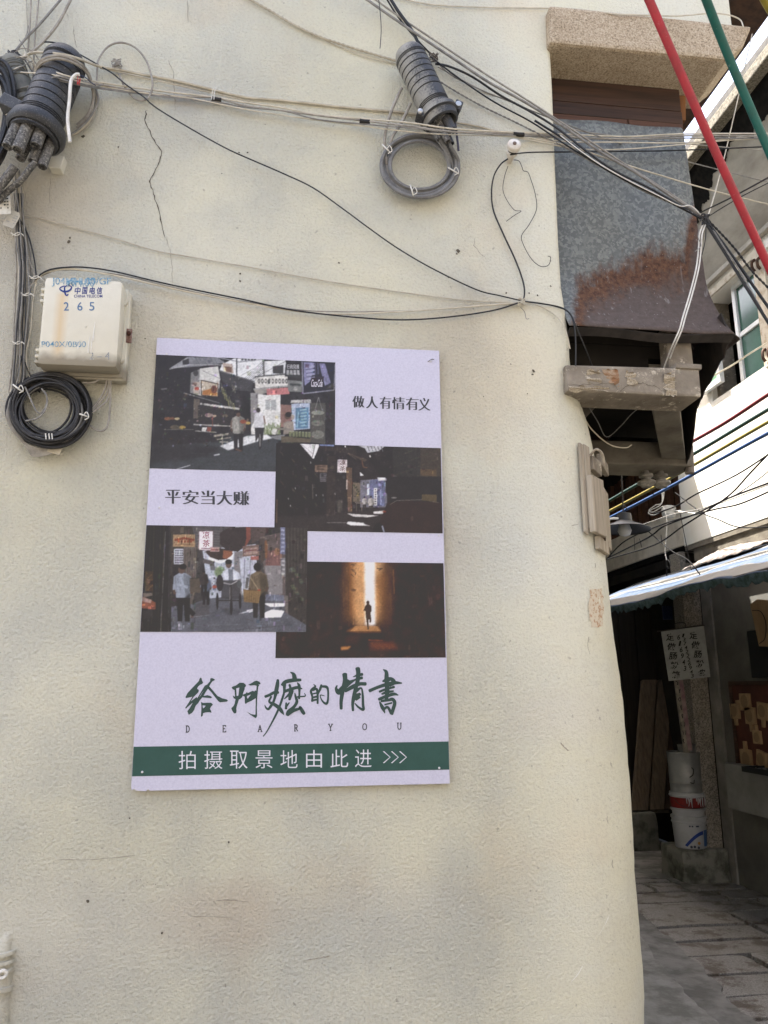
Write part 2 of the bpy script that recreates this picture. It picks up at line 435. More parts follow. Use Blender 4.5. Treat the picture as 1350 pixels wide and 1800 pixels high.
def granite_material(name, c1, c2, c3, sc=160):
    m = mat(name, c1, 0.85, spec=.2)
    nt = m.node_tree; N = nt.nodes.new; L = nt.links.new; p = nt.nodes['Principled BSDF']
    geo = N('ShaderNodeNewGeometry')
    n = N('ShaderNodeTexNoise'); n.inputs['Scale'].default_value = sc; n.inputs['Detail'].default_value = 3; n.inputs['Roughness'].default_value = .7
    L(geo.outputs['Position'], n.inputs['Vector'])
    r = N('ShaderNodeValToRGB'); e = r.color_ramp.elements
    e[0].position = .34; e[0].color = (*c3, 1); e[1].position = .66; e[1].color = (*c2, 1)
    x = e.new(.48); x.color = (*c1, 1)
    L(n.outputs[0], r.inputs[0])
    n2 = N('ShaderNodeTexNoise'); n2.inputs['Scale'].default_value = 7; n2.inputs['Detail'].default_value = 6; L(geo.outputs['Position'], n2.inputs['Vector'])
    r2 = N('ShaderNodeMapRange'); r2.inputs[1].default_value = .5; r2.inputs[2].default_value = .75; r2.inputs[4].default_value = .55; L(n2.outputs[0], r2.inputs[0])
    mx = N('ShaderNodeMix'); mx.data_type = 'RGBA'; mx.blend_type = 'MULTIPLY'; mx.inputs['B'].default_value = (.55, .50, .42, 1)
    L(r2.outputs[0], mx.inputs['Factor']); L(r.outputs[0], mx.inputs['A']); L(mx.outputs['Result'], p.inputs['Base Color'])
    b = N('ShaderNodeBump'); b.inputs['Strength'].default_value = .5; b.inputs['Distance'].default_value = .004
    L(n.outputs[0], b.inputs['Height']); L(b.outputs[0], p.inputs['Normal'])
    return m

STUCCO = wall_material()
SHEET = metal_sheet_material()
GRANITE = granite_material('granite', (.40, .32, .225), (.54, .46, .35), (.19, .15, .10), 190)
GRANITE2 = granite_material('granite_grey', (.22, .20, .17), (.36, .33, .28), (.09, .08, .07), 90)
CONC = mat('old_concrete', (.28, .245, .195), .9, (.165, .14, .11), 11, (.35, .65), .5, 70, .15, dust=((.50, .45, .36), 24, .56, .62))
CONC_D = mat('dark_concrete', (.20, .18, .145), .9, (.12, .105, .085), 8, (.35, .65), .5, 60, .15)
CONC_G = mat('grey_concrete', (.27, .26, .24), .9, (.17, .165, .15), 5, (.35, .65), .4, 60, .15)
RUST_C = mat('rusty_concrete', (.22, .11, .055), .9, (.34, .26, .18), 40, (.4, .6), .6, 90, .1)
CRACK = mat('crack', (.10, .088, .068), .95, spec=.05)
CRACKB = mat('hair_crack', (.33, .30, .24), .95, spec=.05)
WOOD_D = mat('dark_stained_wood', (.030, .018, .013), .55, (.065, .034, .022), 1.0, (.35, .65), .35, 1.0, .3, stretch=(3, 30, 90))
WOOD_R = mat('red_brown_wood', (.07, .032, .02), .6, (.12, .06, .035), 1.0, (.35, .65), .35, 1.0, .3, stretch=(3, 30, 90))
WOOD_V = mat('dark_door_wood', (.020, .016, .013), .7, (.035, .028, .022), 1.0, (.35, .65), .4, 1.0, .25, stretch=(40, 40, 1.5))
WOOD_P = mat('plank_wood', (.115, .088, .062), .75, (.20, .15, .105), 1.0, (.35, .65), .4, 1.0, .2, stretch=(50, 50, 1.5))
WOOD_PD = mat('dark_plank_wood', (.06, .042, .03), .75, (.09, .06, .042), 1.0, (.35, .65), .4, 1.0, .2, stretch=(50, 50, 1.5))
WOOD_L = mat('pale_mould_wood', (.33, .23, .13), .7, (.25, .165, .09), 1.0, (.35, .65), .3, 1.0, .2, stretch=(30, 30, 4))
WOOD_O = mat('orange_wood', (.24, .11, .045), .6, (.16, .07, .03), 1, (.35, .65), spec=.2, stretch=(40, 40, 3))
BOARD_W = mat('weathered_board', (.42, .37, .29), .9, (.26, .22, .17), 1.0, (.35, .65), .8, 1.0, .1, stretch=(70, 70, 2.5))
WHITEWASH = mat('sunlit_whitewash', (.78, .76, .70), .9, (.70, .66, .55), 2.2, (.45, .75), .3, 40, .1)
PLASTER_G = mat('smooth_grey_plaster', (.47, .44, .38), .85, (.31, .285, .24), 1.6, (.40, .64), .2, 20, .15, stretch=(3, 1.2, 3))
SOOT = mat('black_soot', (.012, .012, .012), .95, (.022, .02, .018), 20, spec=.05)
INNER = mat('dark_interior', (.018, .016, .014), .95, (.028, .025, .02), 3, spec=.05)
ALUM = mat('white_aluminium', (.72, .73, .73), .4, (.62, .62, .60), 8, spec=.4)
GREEN_GL = mat('green_glass', (.030, .085, .060), .12, (.045, .12, .085), 3, spec=.6)
LIME_GL = mat('pale_green_glass', (.30, .62, .34), .3, (.26, .55, .30), 4, spec=.5)
TILE = mat('old_roof_tile', (.13, .12, .11), .9, (.21, .20, .18), 25, (.4, .6), .6, 60, .1)
STEEL_D = mat('dark_sheet_steel', (.030, .027, .025), .6, (.055, .047, .042), 18, (.4, .65), .3, 30, .3)

# ================================================================== GROUND
gm = MB(); gm.box((-40, -40, -0.3), (40, 40, -0.06))
tag(gm.build('ground', mat('ground_dirt', (.12, .11, .10), .95, (.18, .17, .15), 2, bump=.5, bscale=20)), kind='structure')
STONE = granite_material('paving_granite', (.215, .206, .192), (.32, .31, .292), (.08, .075, .068), 150)
_st = STONE.node_tree
# brown worn stains on the flags
_p = _st.nodes['Principled BSDF']; _c = _p.inputs['Base Color'].links[0].from_socket
_g = _st.nodes.new('ShaderNodeNewGeometry'); _n = _st.nodes.new('ShaderNodeTexNoise'); _n.inputs['Scale'].default_value = 5.0; _n.inputs['Detail'].default_value = 10; _n.inputs['Roughness'].default_value = .7
_st.links.new(_g.outputs['Position'], _n.inputs['Vector'])
_r = _st.nodes.new('ShaderNodeMapRange'); _r.inputs[1].default_value = .52; _r.inputs[2].default_value = .59; _r.inputs[4].default_value = .75; _st.links.new(_n.outputs[0], _r.inputs[0])
_m = _st.nodes.new('ShaderNodeMix'); _m.data_type = 'RGBA'; _m.inputs['B'].default_value = (.072, .052, .036, 1)
_st.links.new(_r.outputs[0], _m.inputs['Factor']); _st.links.new(_c, _m.inputs['A']); _st.links.new(_m.outputs['Result'], _p.inputs['Base Color'])
_p.inputs['Roughness'].default_value = .6; _p.inputs['Specular IOR Level'].default_value = .35
pv = MB(); rnd = random.Random(3); y = -1.2; row = 0
while y < 7.2:
    dy = rnd.uniform(.25, .33); x = 0.9 + rnd.uniform(-.5, 0)
    while x < 4.3:
        dx = rnd.uniform(.5, 1.1); z = rnd.uniform(-.008, .004); g = .018
        tl = [(x + g, y + g), (x + dx - g, y + g), (x + dx - g, y + dy - g), (x + g, y + dy - g)]
        pts = []
        for i in range(4):
            a, b = Vector(tl[i]), Vector(tl[(i + 1) % 4])
            for k in range(6):
                q = a.lerp(b, k / 6); j = .006 if k else .012
                pts.append((q.x + rnd.uniform(-j, j) * 1.6, q.y + rnd.uniform(-j, j) * 1.4, -0.055))
        pv.prism(pts, (0, 0, .055 + z)); x += dx
    y += dy
tag(pv.build('paving', STONE, bevel=.004), kind='structure')
jm = MB(); jm.box((-3, -4, -0.058), (4.3, 8, -0.030))
tag(jm.build('joint_mortar', mat('joint_dirt', (.055, .05, .042), .95, (.10, .095, .08), 14, bump=.6, bscale=40)), kind='structure')
# smoothed cement strip along the corner of the house, broken edge
cs = MB()
e1 = [atz(*q) for q in ((1120, 1600), (1160, 1640), (1180, 1652), (1205, 1682), (1232, 1700), (1242, 1716), (1260, 1728), (1283, 1765), (1330, 1800), (1400, 1880), (1500, 2050))]
e1 = [Vector((p.x, p.y, 0)) for p in e1]
poly = rough_poly(e1 + [Vector((1.9, -1.0, 0)), Vector((-2.5, -1.2, 0)), Vector((-2.5, .3, 0)), Vector((1.0, 1.2, 0)), Vector((1.2, 3.5, 0))], .012, 4, 4)
cs.prism([(p.x, p.y, -.02) for p in poly], (0, 0, .032))
tag(cs.build('cement_path', mat('cement_skim', (.22, .217, .205), .85, (.13, .127, .118), 4.5, (.42, .60), .8, 30, .2, bdist=.012), bevel=.004), kind='structure')
cs2 = MB()
e2 = [atz(*q) for q in ((1120, 1640), (1150, 1690), (1185, 1725), (1213, 1760), (1245, 1790), (1290, 1830), (1330, 1900))]
poly = rough_poly([Vector((p.x, p.y, 0)) for p in e2] + [Vector((1.7, -.2, 0)), Vector((1.25, -.5, 0)), Vector((1.0, .9, 0)), Vector((1.3, 2.6, 0))], .012, 9, 4)
cs2.prism([(p.x, p.y, .005) for p in poly], (0, 0, .014))
tag(cs2.build('cement_patch', mat('pale_cement', (.29, .288, .27), .85, (.17, .168, .155), 6, (.42, .60), .8, 34, .2, bdist=.012), bevel=.004), kind='structure')
cp = MB()                                                              # thin cement near the blocks
poly = rough_poly([Vector((q.x, q.y, 0)) for q in [atz(*t) for t in ((1105, 1480), (1200, 1497), (1196, 1550), (1230, 1562), (1220, 1570), (1170, 1545), (1118, 1545))]], .02, 5, 4)
cp.prism([(p.x, p.y, -.01) for p in poly], (0, 0, .022))
tag(cp.build('cement_apron', mat('apron_cement', (.29, .28, .255), .9, (.13, .128, .12), 4, (.4, .6), .5, 40, .2), bevel=.003), kind='structure')

# ================================================================== PLASTERED HOUSE
house = thing('plastered_house', 'cream stucco house whose rounded corner wall carries the big lavender street sign', 'house', (-.8, .6, 0))
XS = [(0, 1.262), (.77, 1.286), (1.172, 1.293), (1.535, 1.290), (1.829, 1.274), (2.007, 1.264), (2.277, 1.256), (2.40, 1.238), (2.47, 1.212), (2.541, 1.196), (2.633, 1.199), (2.8, 1.184), (2.99, 1.184), (3.5, 1.195), (3.7, 1.196), (3.775, 1.196), (3.78, 1.855), (6.2, 1.87)]
def xsil(z):
    for (a, b), (c, d) in zip(XS, XS[1:]):
        if a <= z <= c: return b + (d - b) * (z - a) / (c - a)
    return XS[-1][1]
def rcor(z):
    t = min(max((z - 2.35) / .25, 0), 1); t = t * t * (3 - 2 * t)
    return .20 * (1 - t) + .018 * t
zs0 = [0, .4, .77, 1.0, 1.17, 1.35, 1.53, 1.7, 1.83, 1.95, 2.05, 2.15, 2.22, 2.28, 2.33, 2.37, 2.41, 2.45, 2.49, 2.53, 2.57, 2.62, 2.68, 2.8, 2.95, 3.2, 3.5, 3.7, 3.775, 3.78, 4.0, 5, 6.2]
zs = sorted(set(zs0 + [round(.3 + .035 * i, 3) for i in range(58)]))
wb = MB(); rows = []
for z in zs:
    r = rcor(z); xc = xsil(z) + .345 * r; row_ = []
    chip = 1.0 if .2 < z < 2.35 else 0
    for x in (-3.4, -2, -1, -.5, 0, .4, .7, .9): row_.append((x, 0, z))
    row_.append(((xc - r + .9) / 2, 0, z))
    for k in range(9):
        a = -math.pi / 2 + math.pi / 2 * k / 8
        nv = noise.noise(Vector((k * .35, z * 4.2, 1.7))) * .008 + noise.noise(Vector((k * .8, z * 17, 5.1))) * .0035
        nv *= chip * math.sin(math.pi * k / 8) ** .5 if 0 < k < 8 else 0
        row_.append((xc - r + (r + nv) * math.cos(a), r + (r + nv) * math.sin(a), z))
    row_ += [(xc, .5 if z < 3.78 else .6, z), (xc, 2, z), (xc, 7, z), (-3.4, 7, z)]
    rows.append(row_)
n = len(rows[0])
wb.add([p for r_ in rows for p in r_], [(j * n + i, j * n + (i + 1) % n, (j + 1) * n + (i + 1) % n, (j + 1) * n + i) for j in range(len(zs) - 1) for i in range(n)])
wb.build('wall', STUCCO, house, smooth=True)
rf = MB(); rf.box((-3.5, -.03, 6.2), (1.95, 7.1, 6.3)); rf.build('roof', TILE, house)
# eave of the side wing over the lane
ev = MB(); ev.prism([(1.3, .42, 4.80), (2.40, .42, 4.43), (2.40, .42, 4.49), (1.3, .42, 4.88)], (0, 7.5, 0)); ev.build('eave', WOOD_D, house)
tl = MB()
for k in range(28):
    yk = .46 + k * .265; tl.tube([(1.35, yk, 4.93), (2.36, yk, 4.56)], .06, 8, 2)
tl.build('eave_tile', TILE, house, smooth=True)
uw = MB(); uw.box((1.0, .96, 3.9), (1.86, 7.0, 4.9)); uw.build('wing_wall', PLASTER_G, house)

# cracks and holes in the plaster
ck = MB()
def crack(pts, w=.0012, jit=2.0, seed=1, k=5):
    rn = random.Random(seed); out = []
    for i in range(len(pts) - 1):
        for j in range(k):
            t = j / k; out.append((pts[i][0] + (pts[i + 1][0] - pts[i][0]) * t + rn.uniform(-jit, jit), pts[i][1] + (pts[i + 1][1] - pts[i][1]) * t + rn.uniform(-jit, jit)))
    out.append(pts[-1]); P = [at(*q, 0.0) for q in out]
    ws = [w * rn.uniform(.4, 1.2) for _ in P]; ws[0] = ws[-1] = w * .2
    vs = []; 
    for i, p in enumerate(P):
        t = (P[min(i + 1, len(P) - 1)] - P[max(i - 1, 0)]).normalized(); nn = Vector((-t.z, 0, t.x))
        vs += [p + nn * ws[i] + Vector((0, -.0012, 0)), p - nn * ws[i] + Vector((0, -.0012, 0))]
    ck.add(vs, [(2 * i, 2 * i + 1, 2 * i + 3, 2 * i + 2) for i in range(len(P) - 1)])
crack([(258, 193), (254, 212), (268, 242), (285, 268), (276, 292), (263, 318), (271, 345), (280, 378), (290, 418)], .0016, 1.6, 2)
ck.build('crack', CRACK, house)
for _c in (
    ([(330, 0), (331, 40)], .0012, 1, 3),
    ([(118, 25), (121, 30)], .001, 1, 4),
    ([(129, 45), (130, 66), (136, 85)], .0012, 1, 5),
    ([(295, 105), (305, 125), (305, 150), (309, 195)], .0010, 1, 6),
    ([(291, 418), (300, 440), (302, 470), (304, 500)], .0007, 1, 7),
    ([(90, 310), (88, 330), (88, 360)], .0008, .6, 8),
    ([(835, 418), (833, 432), (845, 447), (852, 452)], .0010, .8, 9),
    ([(380, 1583), (405, 1582), (435, 1585)], .0014, .6, 10),
    ([(535, 1688), (560, 1684), (580, 1680)], .0014, .6, 11),
    ([(95, 1512), (170, 1510), (240, 1503)], .0007, 1, 12),
    ([(985, 1305), (990, 1312), (1000, 1320)], .0016, .6, 13),
    ([(335, 1610), (410, 1612)], .0008, 1, 14),
    ([(1003, 925), (1017, 921)], .0012, .4, 15),
):
    ck = MB(); crack(*_c); ck.build('hair_crack', CRACKB, house)
hl = MB(); rn = random.Random(5)
def hole(px, py, r, own=False):
    global hl
    if own: hl = MB()
    c = at(px, py, -.0016); k = 9; ring = [c + Vector((math.cos(a) * r * rn.uniform(.6, 1.3), 0, math.sin(a) * r * rn.uniform(.6, 1.3))) for a in [2 * math.pi * i / k for i in range(k)]]
    hl.add(ring, [tuple(range(k))])
    if own: hl.build('nail_hole', CRACK, house)
for h in ((146, 240, .005), (208, 258, .003), (422, 481, .0035), (422, 494, .0035), (805, 441, .006), (803, 446, .003), (938, 652, .005), (936, 658, .003), (121, 425, .005), (123, 418, .003), (890, 515, .003), (930, 515, .003), (945, 519, .003), (968, 503, .0025), (596, 462, .003), (788, 488, .002), (435, 268, .003), (420, 268, .0025), (154, 1584, .004), (285, 1640, .003), (390, 305, .002), (466, 219, .0015), (5, 310, .003), (255, 595, .002), (228, 1438, .002), (402, 1480, .003), (927, 692, .002), (700, 855, .0015), (850, 697, .002), (898, 640, .002)):
    hole(*h, own=True)
hl = MB()
for k in range(90): hole(rn.uniform(0, 1000), rn.uniform(30, 1800), rn.uniform(.0006, .0012))
for x0, y0 in ((130, 1549), (560, 1562), (470, 1568), (240, 1550)):
    for k in range(9): hole(x0 + k * 7 + rn.uniform(-3, 3), y0 + rn.uniform(-4, 7), rn.uniform(.0006, .0016))
hl.build('plaster_pit', CRACKB, house)['kind'] = 'stuff'
# bare patch of grit on the rounded corner
gp = MB(); zc = 1.80; base = []
for px, py in ((1037, 1036), (1058, 1034), (1062, 1065), (1060, 1100), (1040, 1103), (1034, 1070)):
    base.append((px, py))
def on_corner(px, py, off=.003):            # where the line of sight first meets the rounded corner, stepped outwards
    d = ray(px, py); best = None
    for i in range(4000):
        t = 1.9 + i * .0005; p = CAM + d * t; r = rcor(p.z); xc = xsil(p.z) + .345 * r; cx, cyy = xc - r, r
        if p.x < cx: ins = p.y > -off
        else: ins = (p.x - cx) ** 2 + (p.y - cyy) ** 2 < (r + off) ** 2 or p.y > cyy
        if ins: return p
    return CAM + d * 2.5
def corner_patch(pts, off=.0025):
    m_ = MB(); c = (sum(p[0] for p in pts) / len(pts), sum(p[1] for p in pts) / len(pts))
    P = rough_poly([Vector((*p, 0)) for p in pts], 2.0, 3, 4)
    rings = [[on_corner(c[0] + (q.x - c[0]) * f, c[1] + (q.y - c[1]) * f, off) for q in P] for f in (1, .66, .33)]
    vs = [v for r_ in rings for v in r_] + [on_corner(*c, off)]; n_ = len(P); fs = []
    for a in range(2):
        for i in range(n_): fs.append((a * n_ + i, a * n_ + (i + 1) % n_, (a + 1) * n_ + (i + 1) % n_, (a + 1) * n_ + i))
    for i in range(n_): fs.append((2 * n_ + i, 2 * n_ + (i + 1) % n_, 3 * n_))
    m_.add(vs, fs); return m_
corner_patch(base).build('bare_patch', mat('exposed_grit', (.60, .53, .41), .95, (.42, .27, .17), 110, (.50, .60), .8, 90, .1), house)

for _c in (((1103, 1548), (1097, 1562), (1086, 1580)), ((1113, 1551), (1110, 1556)), ((1072, 1605), (1066, 1620), (1053, 1643)), ((1028, 1690), (1016, 1712), (1000, 1730)), ((965, 1190), (966, 1192))):
    m = MB(); m.tube([on_corner(*q, -.0003) for q in _c], lambda t: .0002 + .0008 * math.sin(math.pi * t), 5, 4); m.build('scratch', mat('fresh_scratch', (.80, .79, .74), .9) if 'fresh_scratch' not in bpy.data.materials else bpy.data.materials['fresh_scratch'], house)
for _c in (((1068, 1435), (1067, 1440), (1069, 1447)), ((1077, 1512), (1076, 1520), (1078, 1526)), ((1035, 1120), (1033, 1135), (1037, 1150)), ((1046, 990), (1047, 994), (1046, 998))):
    m = MB(); m.tube([on_corner(q[0], q[1], .0001) for q in _c], .0008, 4, 3); m.build('hair_crack', CRACKB, house)
# stone lintel slab, boarding, metal cladding and concrete of the bay over the lane
sl = MB(); sl.prism([(1.185, -.035, 3.64), (1.80, -.035, 3.64), (1.865, -.035, 3.70), (1.905, -.035, 3.785), (1.19, -.035, 3.785)], (0, .24, 0))
lin_o = sl.build('lintel_slab', GRANITE, house, bevel=.012)
bd = MB()
for z0, z1, o in ((3.553, 3.665, 0), (3.499, 3.548, -.004)): bd.box((1.2, .115 + o, z0), (1.705, .145, z1))
bd.build('boarding', WOOD_D, house, bevel=.003)
bw = MB(); bw.box((1.2, .106, 3.43), (1.50, .14, 3.494)); bw.box((1.503, .105, 3.43), (1.700, .14, 3.494)); bw.build('lower_board', WOOD_R, house, bevel=.003)
op = MB(); op.box((1.712, .14, 3.54), (1.74, .20, 3.70), 0, .08); op.build('corner_post', WOOD_O, house)
bay = MB(); bay.box((1.2, .9, 2.5), (1.70, .96, 3.9)); bay.box((1.66, .16, 2.80), (1.685, .9, 3.64)); bay.build('bay_back', WOOD_D, house)
st = MB()                                    # cladding: plumb above, kicked out at the foot, wrapped round the right side
def sheet(u, v):
    z = 3.462 - v * (3.462 - 2.655)
    yy = .09
    k = max(0, (2.90 - z) / .245); yy -= .11 * k ** 1.6
    if u < .8:
        x = 1.195 + (u / .8) * (.495 + .035 * (3.47 - z)); x += .01 * math.sin(v * 9) * (u / .8)
        yy += .004 * math.sin(u * 14 + v * 5)
        z += .003 * math.sin(u * 9) * (v ** 3)
        return Vector((x, yy, z))
    w = (u - .8) / .2; x0 = 1.690 + .035 * (3.47 - z)
    return Vector((x0 + .05 * k ** 1.5 * min(1, w * 4), yy + .004 * math.sin(14 + v * 5) + w * .6 * (1 - .75 * k), z + .008 * math.sin(9) * v ** 3))
st.grid(sheet, 50, 40); clad_o = st.build('metal_cladding', SHEET, house, smooth=True, solid=.003)
hem = MB()                                   # folded rim and dark soffit behind it
hem.grid(lambda u, v: Vector((1.20 + u * .53, -.015 + v * .03, 2.652 - v * .014 + .006 * math.sin(u * 8))), 16, 2); hem.build('cladding_hem', STEEL_D, clad_o, solid=.004)
sk = MB()                                    # hanging side apron of dark sheet, torn along its lower edge
top = [(1.700, .0, 2.735), (1.735, .2, 2.73), (1.80, .45, 2.71), (1.90, .72, 2.68)]
bot = [tuple(at(*q)) for q in ((1285, 600, 0), (1261, 650, .12), (1238, 690, .25), (1226, 720, .36), (1217, 780, .55), (1203, 828, .70))]
T_, B_ = catmull(top, 8), catmull(bot, 4); rn = random.Random(2)
T_ = [T_[round(i * (len(T_) - 1) / 24)] for i in range(25)]; B_ = [B_[round(i * (len(B_) - 1) / 24)] + Vector((0, 0, rn.uniform(-.008, .008))) for i in range(25)]
sk.add(T_ + B_, [(i, i + 1, 25 + i + 1, 25 + i) for i in range(24)]); sk.build('side_apron', STEEL_D, house, solid=.003)
rl = MB(); rl.tube([(1.935, .69, 2.52), (1.930, .69, 2.41)], .018, 9, 3); rl.build('curled_sheet', mat('pale_sheet', (.22, .19, .16), .7, (.14, .12, .10), 20), house, smooth=True)
b1 = MB(); b1.box((1.178, -.02, 2.447), (1.60, .11, 2.535), jit=.004); beam_o = b1.build('front_beam', CONC, house, bevel=.008)
rs = MB(); q0 = at(1058, 649, -.0225); q1 = at(1088, 680, -.0225)
rs.flat([rough_poly([Vector((q0.x, -.0225, q0.z)), Vector((q1.x, -.0225, q0.z)), Vector((q1.x, -.0225, q1.z)), Vector((q0.x + .02, -.0225, q1.z + .01))], .004, 6, 5)]); rs.build('rust_stain', RUST_C, beam_o)
p1 = MB(); p1.box((1.528, .030, 2.535), (1.608, .085, 2.70), jit=.003); post_o = p1.build('short_post', CONC, house, bevel=.008)
p2 = MB(); p2.box((1.520, -.024, 2.532), (1.605, .09, 2.550), jit=.002); p2.build('post_foot', CONC, post_o, bevel=.004)
def beam_crack(pts, seed):
    rn = random.Random(seed); q = []
    for i in range(len(pts) - 1):
        for j in range(6):
            t = j / 6; q.append((pts[i][0] + (pts[i + 1][0] - pts[i][0]) * t + rn.uniform(-1.5, 1.5), pts[i][1] + (pts[i + 1][1] - pts[i][1]) * t + rn.uniform(-1.5, 1.5)))
    q.append(pts[-1]); m = MB(); P = [at(*k, -.0225) for k in q]; vs = []
    for p in P:
        w = rn.uniform(.0003, .0011); vs += [p + Vector((0, 0, w)), p - Vector((0, 0, w))]
    m.add(vs, [(2 * i, 2 * i + 1, 2 * i + 3, 2 * i + 2) for i in range(len(P) - 1)]); m.build('beam_crack', CRACK, beam_o)
beam_crack([(1001, 677), (1040, 676), (1075, 673)], 1); beam_crack([(1078, 672), (1088, 690)], 2); beam_crack([(1090, 688), (1105, 676), (1130, 674), (1150, 678), (1165, 688)], 3)
sp_ = MB()
for (x0, y0, x1, y1, sd) in ((1032, 650, 1056, 672, 5), (1000, 678, 1070, 690, 6), (1100, 652, 1120, 676, 7), (1166, 655, 1190, 696, 8)):
    a_, c_ = at(x0, y0, -.0222), at(x1, y1, -.0222); sp_ = MB()
    sp_.flat([rough_poly([Vector((a_.x, -.0222, a_.z)), Vector((c_.x, -.0222, a_.z)), Vector((c_.x, -.0222, c_.z)), Vector((a_.x, -.0222, c_.z))], .005, sd, 6)]); sp_.build('bare_aggregate', granite_material('aggregate_%d' % sd, (.34, .29, .21), (.46, .40, .31), (.20, .16, .11), 240), beam_o)
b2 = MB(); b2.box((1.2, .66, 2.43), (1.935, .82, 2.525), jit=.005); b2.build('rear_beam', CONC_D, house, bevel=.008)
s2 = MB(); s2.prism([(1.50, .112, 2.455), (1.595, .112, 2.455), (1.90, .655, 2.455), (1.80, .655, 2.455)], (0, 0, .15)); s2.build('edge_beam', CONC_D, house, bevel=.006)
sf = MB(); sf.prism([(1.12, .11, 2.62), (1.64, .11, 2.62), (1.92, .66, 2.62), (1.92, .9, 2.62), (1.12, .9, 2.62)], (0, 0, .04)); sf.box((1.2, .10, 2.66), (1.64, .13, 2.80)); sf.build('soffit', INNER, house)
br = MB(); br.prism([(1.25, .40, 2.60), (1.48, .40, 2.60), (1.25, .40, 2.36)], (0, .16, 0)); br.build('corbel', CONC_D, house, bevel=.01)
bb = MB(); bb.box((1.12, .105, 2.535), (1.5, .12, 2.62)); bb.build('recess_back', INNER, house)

# unseen house added behind the viewer to shut out low sky, returning some sun
oh = thing('unseen_street_house', 'unseen plain house added on the far side of the street, behind the viewer', 'house', (1, -6.2, 0))
m = MB(); m.box((-7, -7.2, 0), (9, -6.0, 5.2)); m.build('wall', mat('grey_brick', (.24, .22, .20), .9, (.30, .28, .25), 6), oh)
m = MB(); m.box((-7.2, -7.4, 5.2), (9.2, -5.8, 5.35)); m.build('roof', TILE, oh)
for k in range(4):
    m = MB(); m.box((-5 + 3.4 * k, -5.99, 1.2), (-3.8 + 3.4 * k, -5.95, 2.6)); m.build('shutter', WOOD_D, oh, bevel=.005)

# ================================================================== WHITE HOUSE ACROSS THE LANE
FX = 4.0
wh = thing('white_house', 'white rendered house across the lane with a deep eave and green-glazed windows', 'house', (5.2, 2.0, 0))
yA, yB = -3.5, 4.62
wz0, wz1 = 3.985, 4.88
o1, o2, o3, o4 = 3.16, 3.92, 2.15, 2.98     # two window openings along y
w = MB()
w.box((FX, yA, 2.845), (FX + .22, yB, wz0)); w.box((FX, yA, wz1), (FX + .22, yB, 5.05))
for a, b in ((o2, yB), (o4, o1), (yA, o3)): w.box((FX, a, wz0), (FX + .22, b, wz1))
w.build('wall', WHITEWASH, wh)
cv = MB()                                   # sloping soffit up to the eave
cv.prism([(FX - .02, yA, 5.03), (3.53, yA, 5.68), (3.53, yA, 5.72), (FX + .3, yA, 5.9), (FX + .3, yA, 5.03)], (0, yB + .2 - yA, 0)); sof_o = cv.build('soffit', PLASTER_G, wh)
md = MB(); md.box((FX - .045, yA, 4.985), (FX + .1, yB, 5.028)); md.build('moulding', PLASTER_G, wh, bevel=.006)
# soot-black ragged band below the gutter
fr = MB(); rn = random.Random(11); N_ = 700; up_, lo_ = [], []
dsl = Vector((.45, 0, -.65)).normalized()
acc = .2
for i in range(N_ + 1):
    yy = yA + (yB + .2 - yA) * i / N_
    acc = .24 + .20 * noise.noise(Vector((yy * 1.6, .3, 0))) + .10 * noise.noise(Vector((yy * 5, 2.3, 0))) + .06 * noise.noise(Vector((yy * 15, 4.3, 0)))
    base = Vector((3.53, yy, 5.68)); off = Vector((-.004, 0, -.003))
    up_.append(base + off); lo_.append(base + off + dsl * (acc + rn.uniform(-.006, .006)))
fr.add(up_ + lo_, [(i, i + 1, N_ + 1 + i + 1, N_ + 1 + i) for i in range(N_)]); fr.build('soot_band', SOOT, sof_o)
gt = MB(); gt.box((3.44, yA, 5.615), (3.528, yB + .2, 5.70)); gt.build('gutter_edge', granite_material('mossy_edge', (.13, .115, .085), (.22, .20, .155), (.05, .045, .03), 60), wh, bevel=.01)
g2 = MB()
for k in range(34):
    yk = yA + .12 + k * .24
    g2.tube([(3.50, yk, 5.735), (4.6, yk, 6.15)], .045, 8, 2)
g2.build('roof_tile', TILE, wh, smooth=True)
g3 = MB(); g3.box((3.445, yA, 5.704), (3.60, yB + .2, 5.755)); g3.build('eave_board', mat('dark_tile_edge', (.045, .043, .04), .9, (.08, .075, .07), 30), wh)
# lower floor, set back
lw = MB()
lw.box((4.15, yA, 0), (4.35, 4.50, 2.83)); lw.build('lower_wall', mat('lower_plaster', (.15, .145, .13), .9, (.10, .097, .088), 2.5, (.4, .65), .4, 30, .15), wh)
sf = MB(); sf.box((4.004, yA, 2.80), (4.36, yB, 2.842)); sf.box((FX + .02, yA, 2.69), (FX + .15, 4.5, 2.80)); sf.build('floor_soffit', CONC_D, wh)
sh = MB()
sh.prism([(4.02, 3.55, .62), (4.15, 3.55, .62), (4.15, 3.55, .98), (4.02, 3.55, .98)], (0, .78, 0)); 
cap = mat('pale_render', (.24, .24, .225), .9, (.19, .188, .175), 4, bump=.3, bscale=50)
sh.build('counter_ledge', cap, wh, bevel=.01)
rm = MB(); rm.box((FX + .225, yA, 3.9), (5.4, yB, 3.95)); rm.box((5.4, yA, 2.85), (5.5, yB, 5.9)); rm.box((FX + .225, yA, 5.06), (5.4, yB, 5.10)); rm.box((FX + .225, yB - .04, 3.95), (5.4, yB, 5.06)); rm.box((FX + .225, 3.02, 3.95), (5.4, 3.06, 5.06)); rm.build('room', INNER, wh)
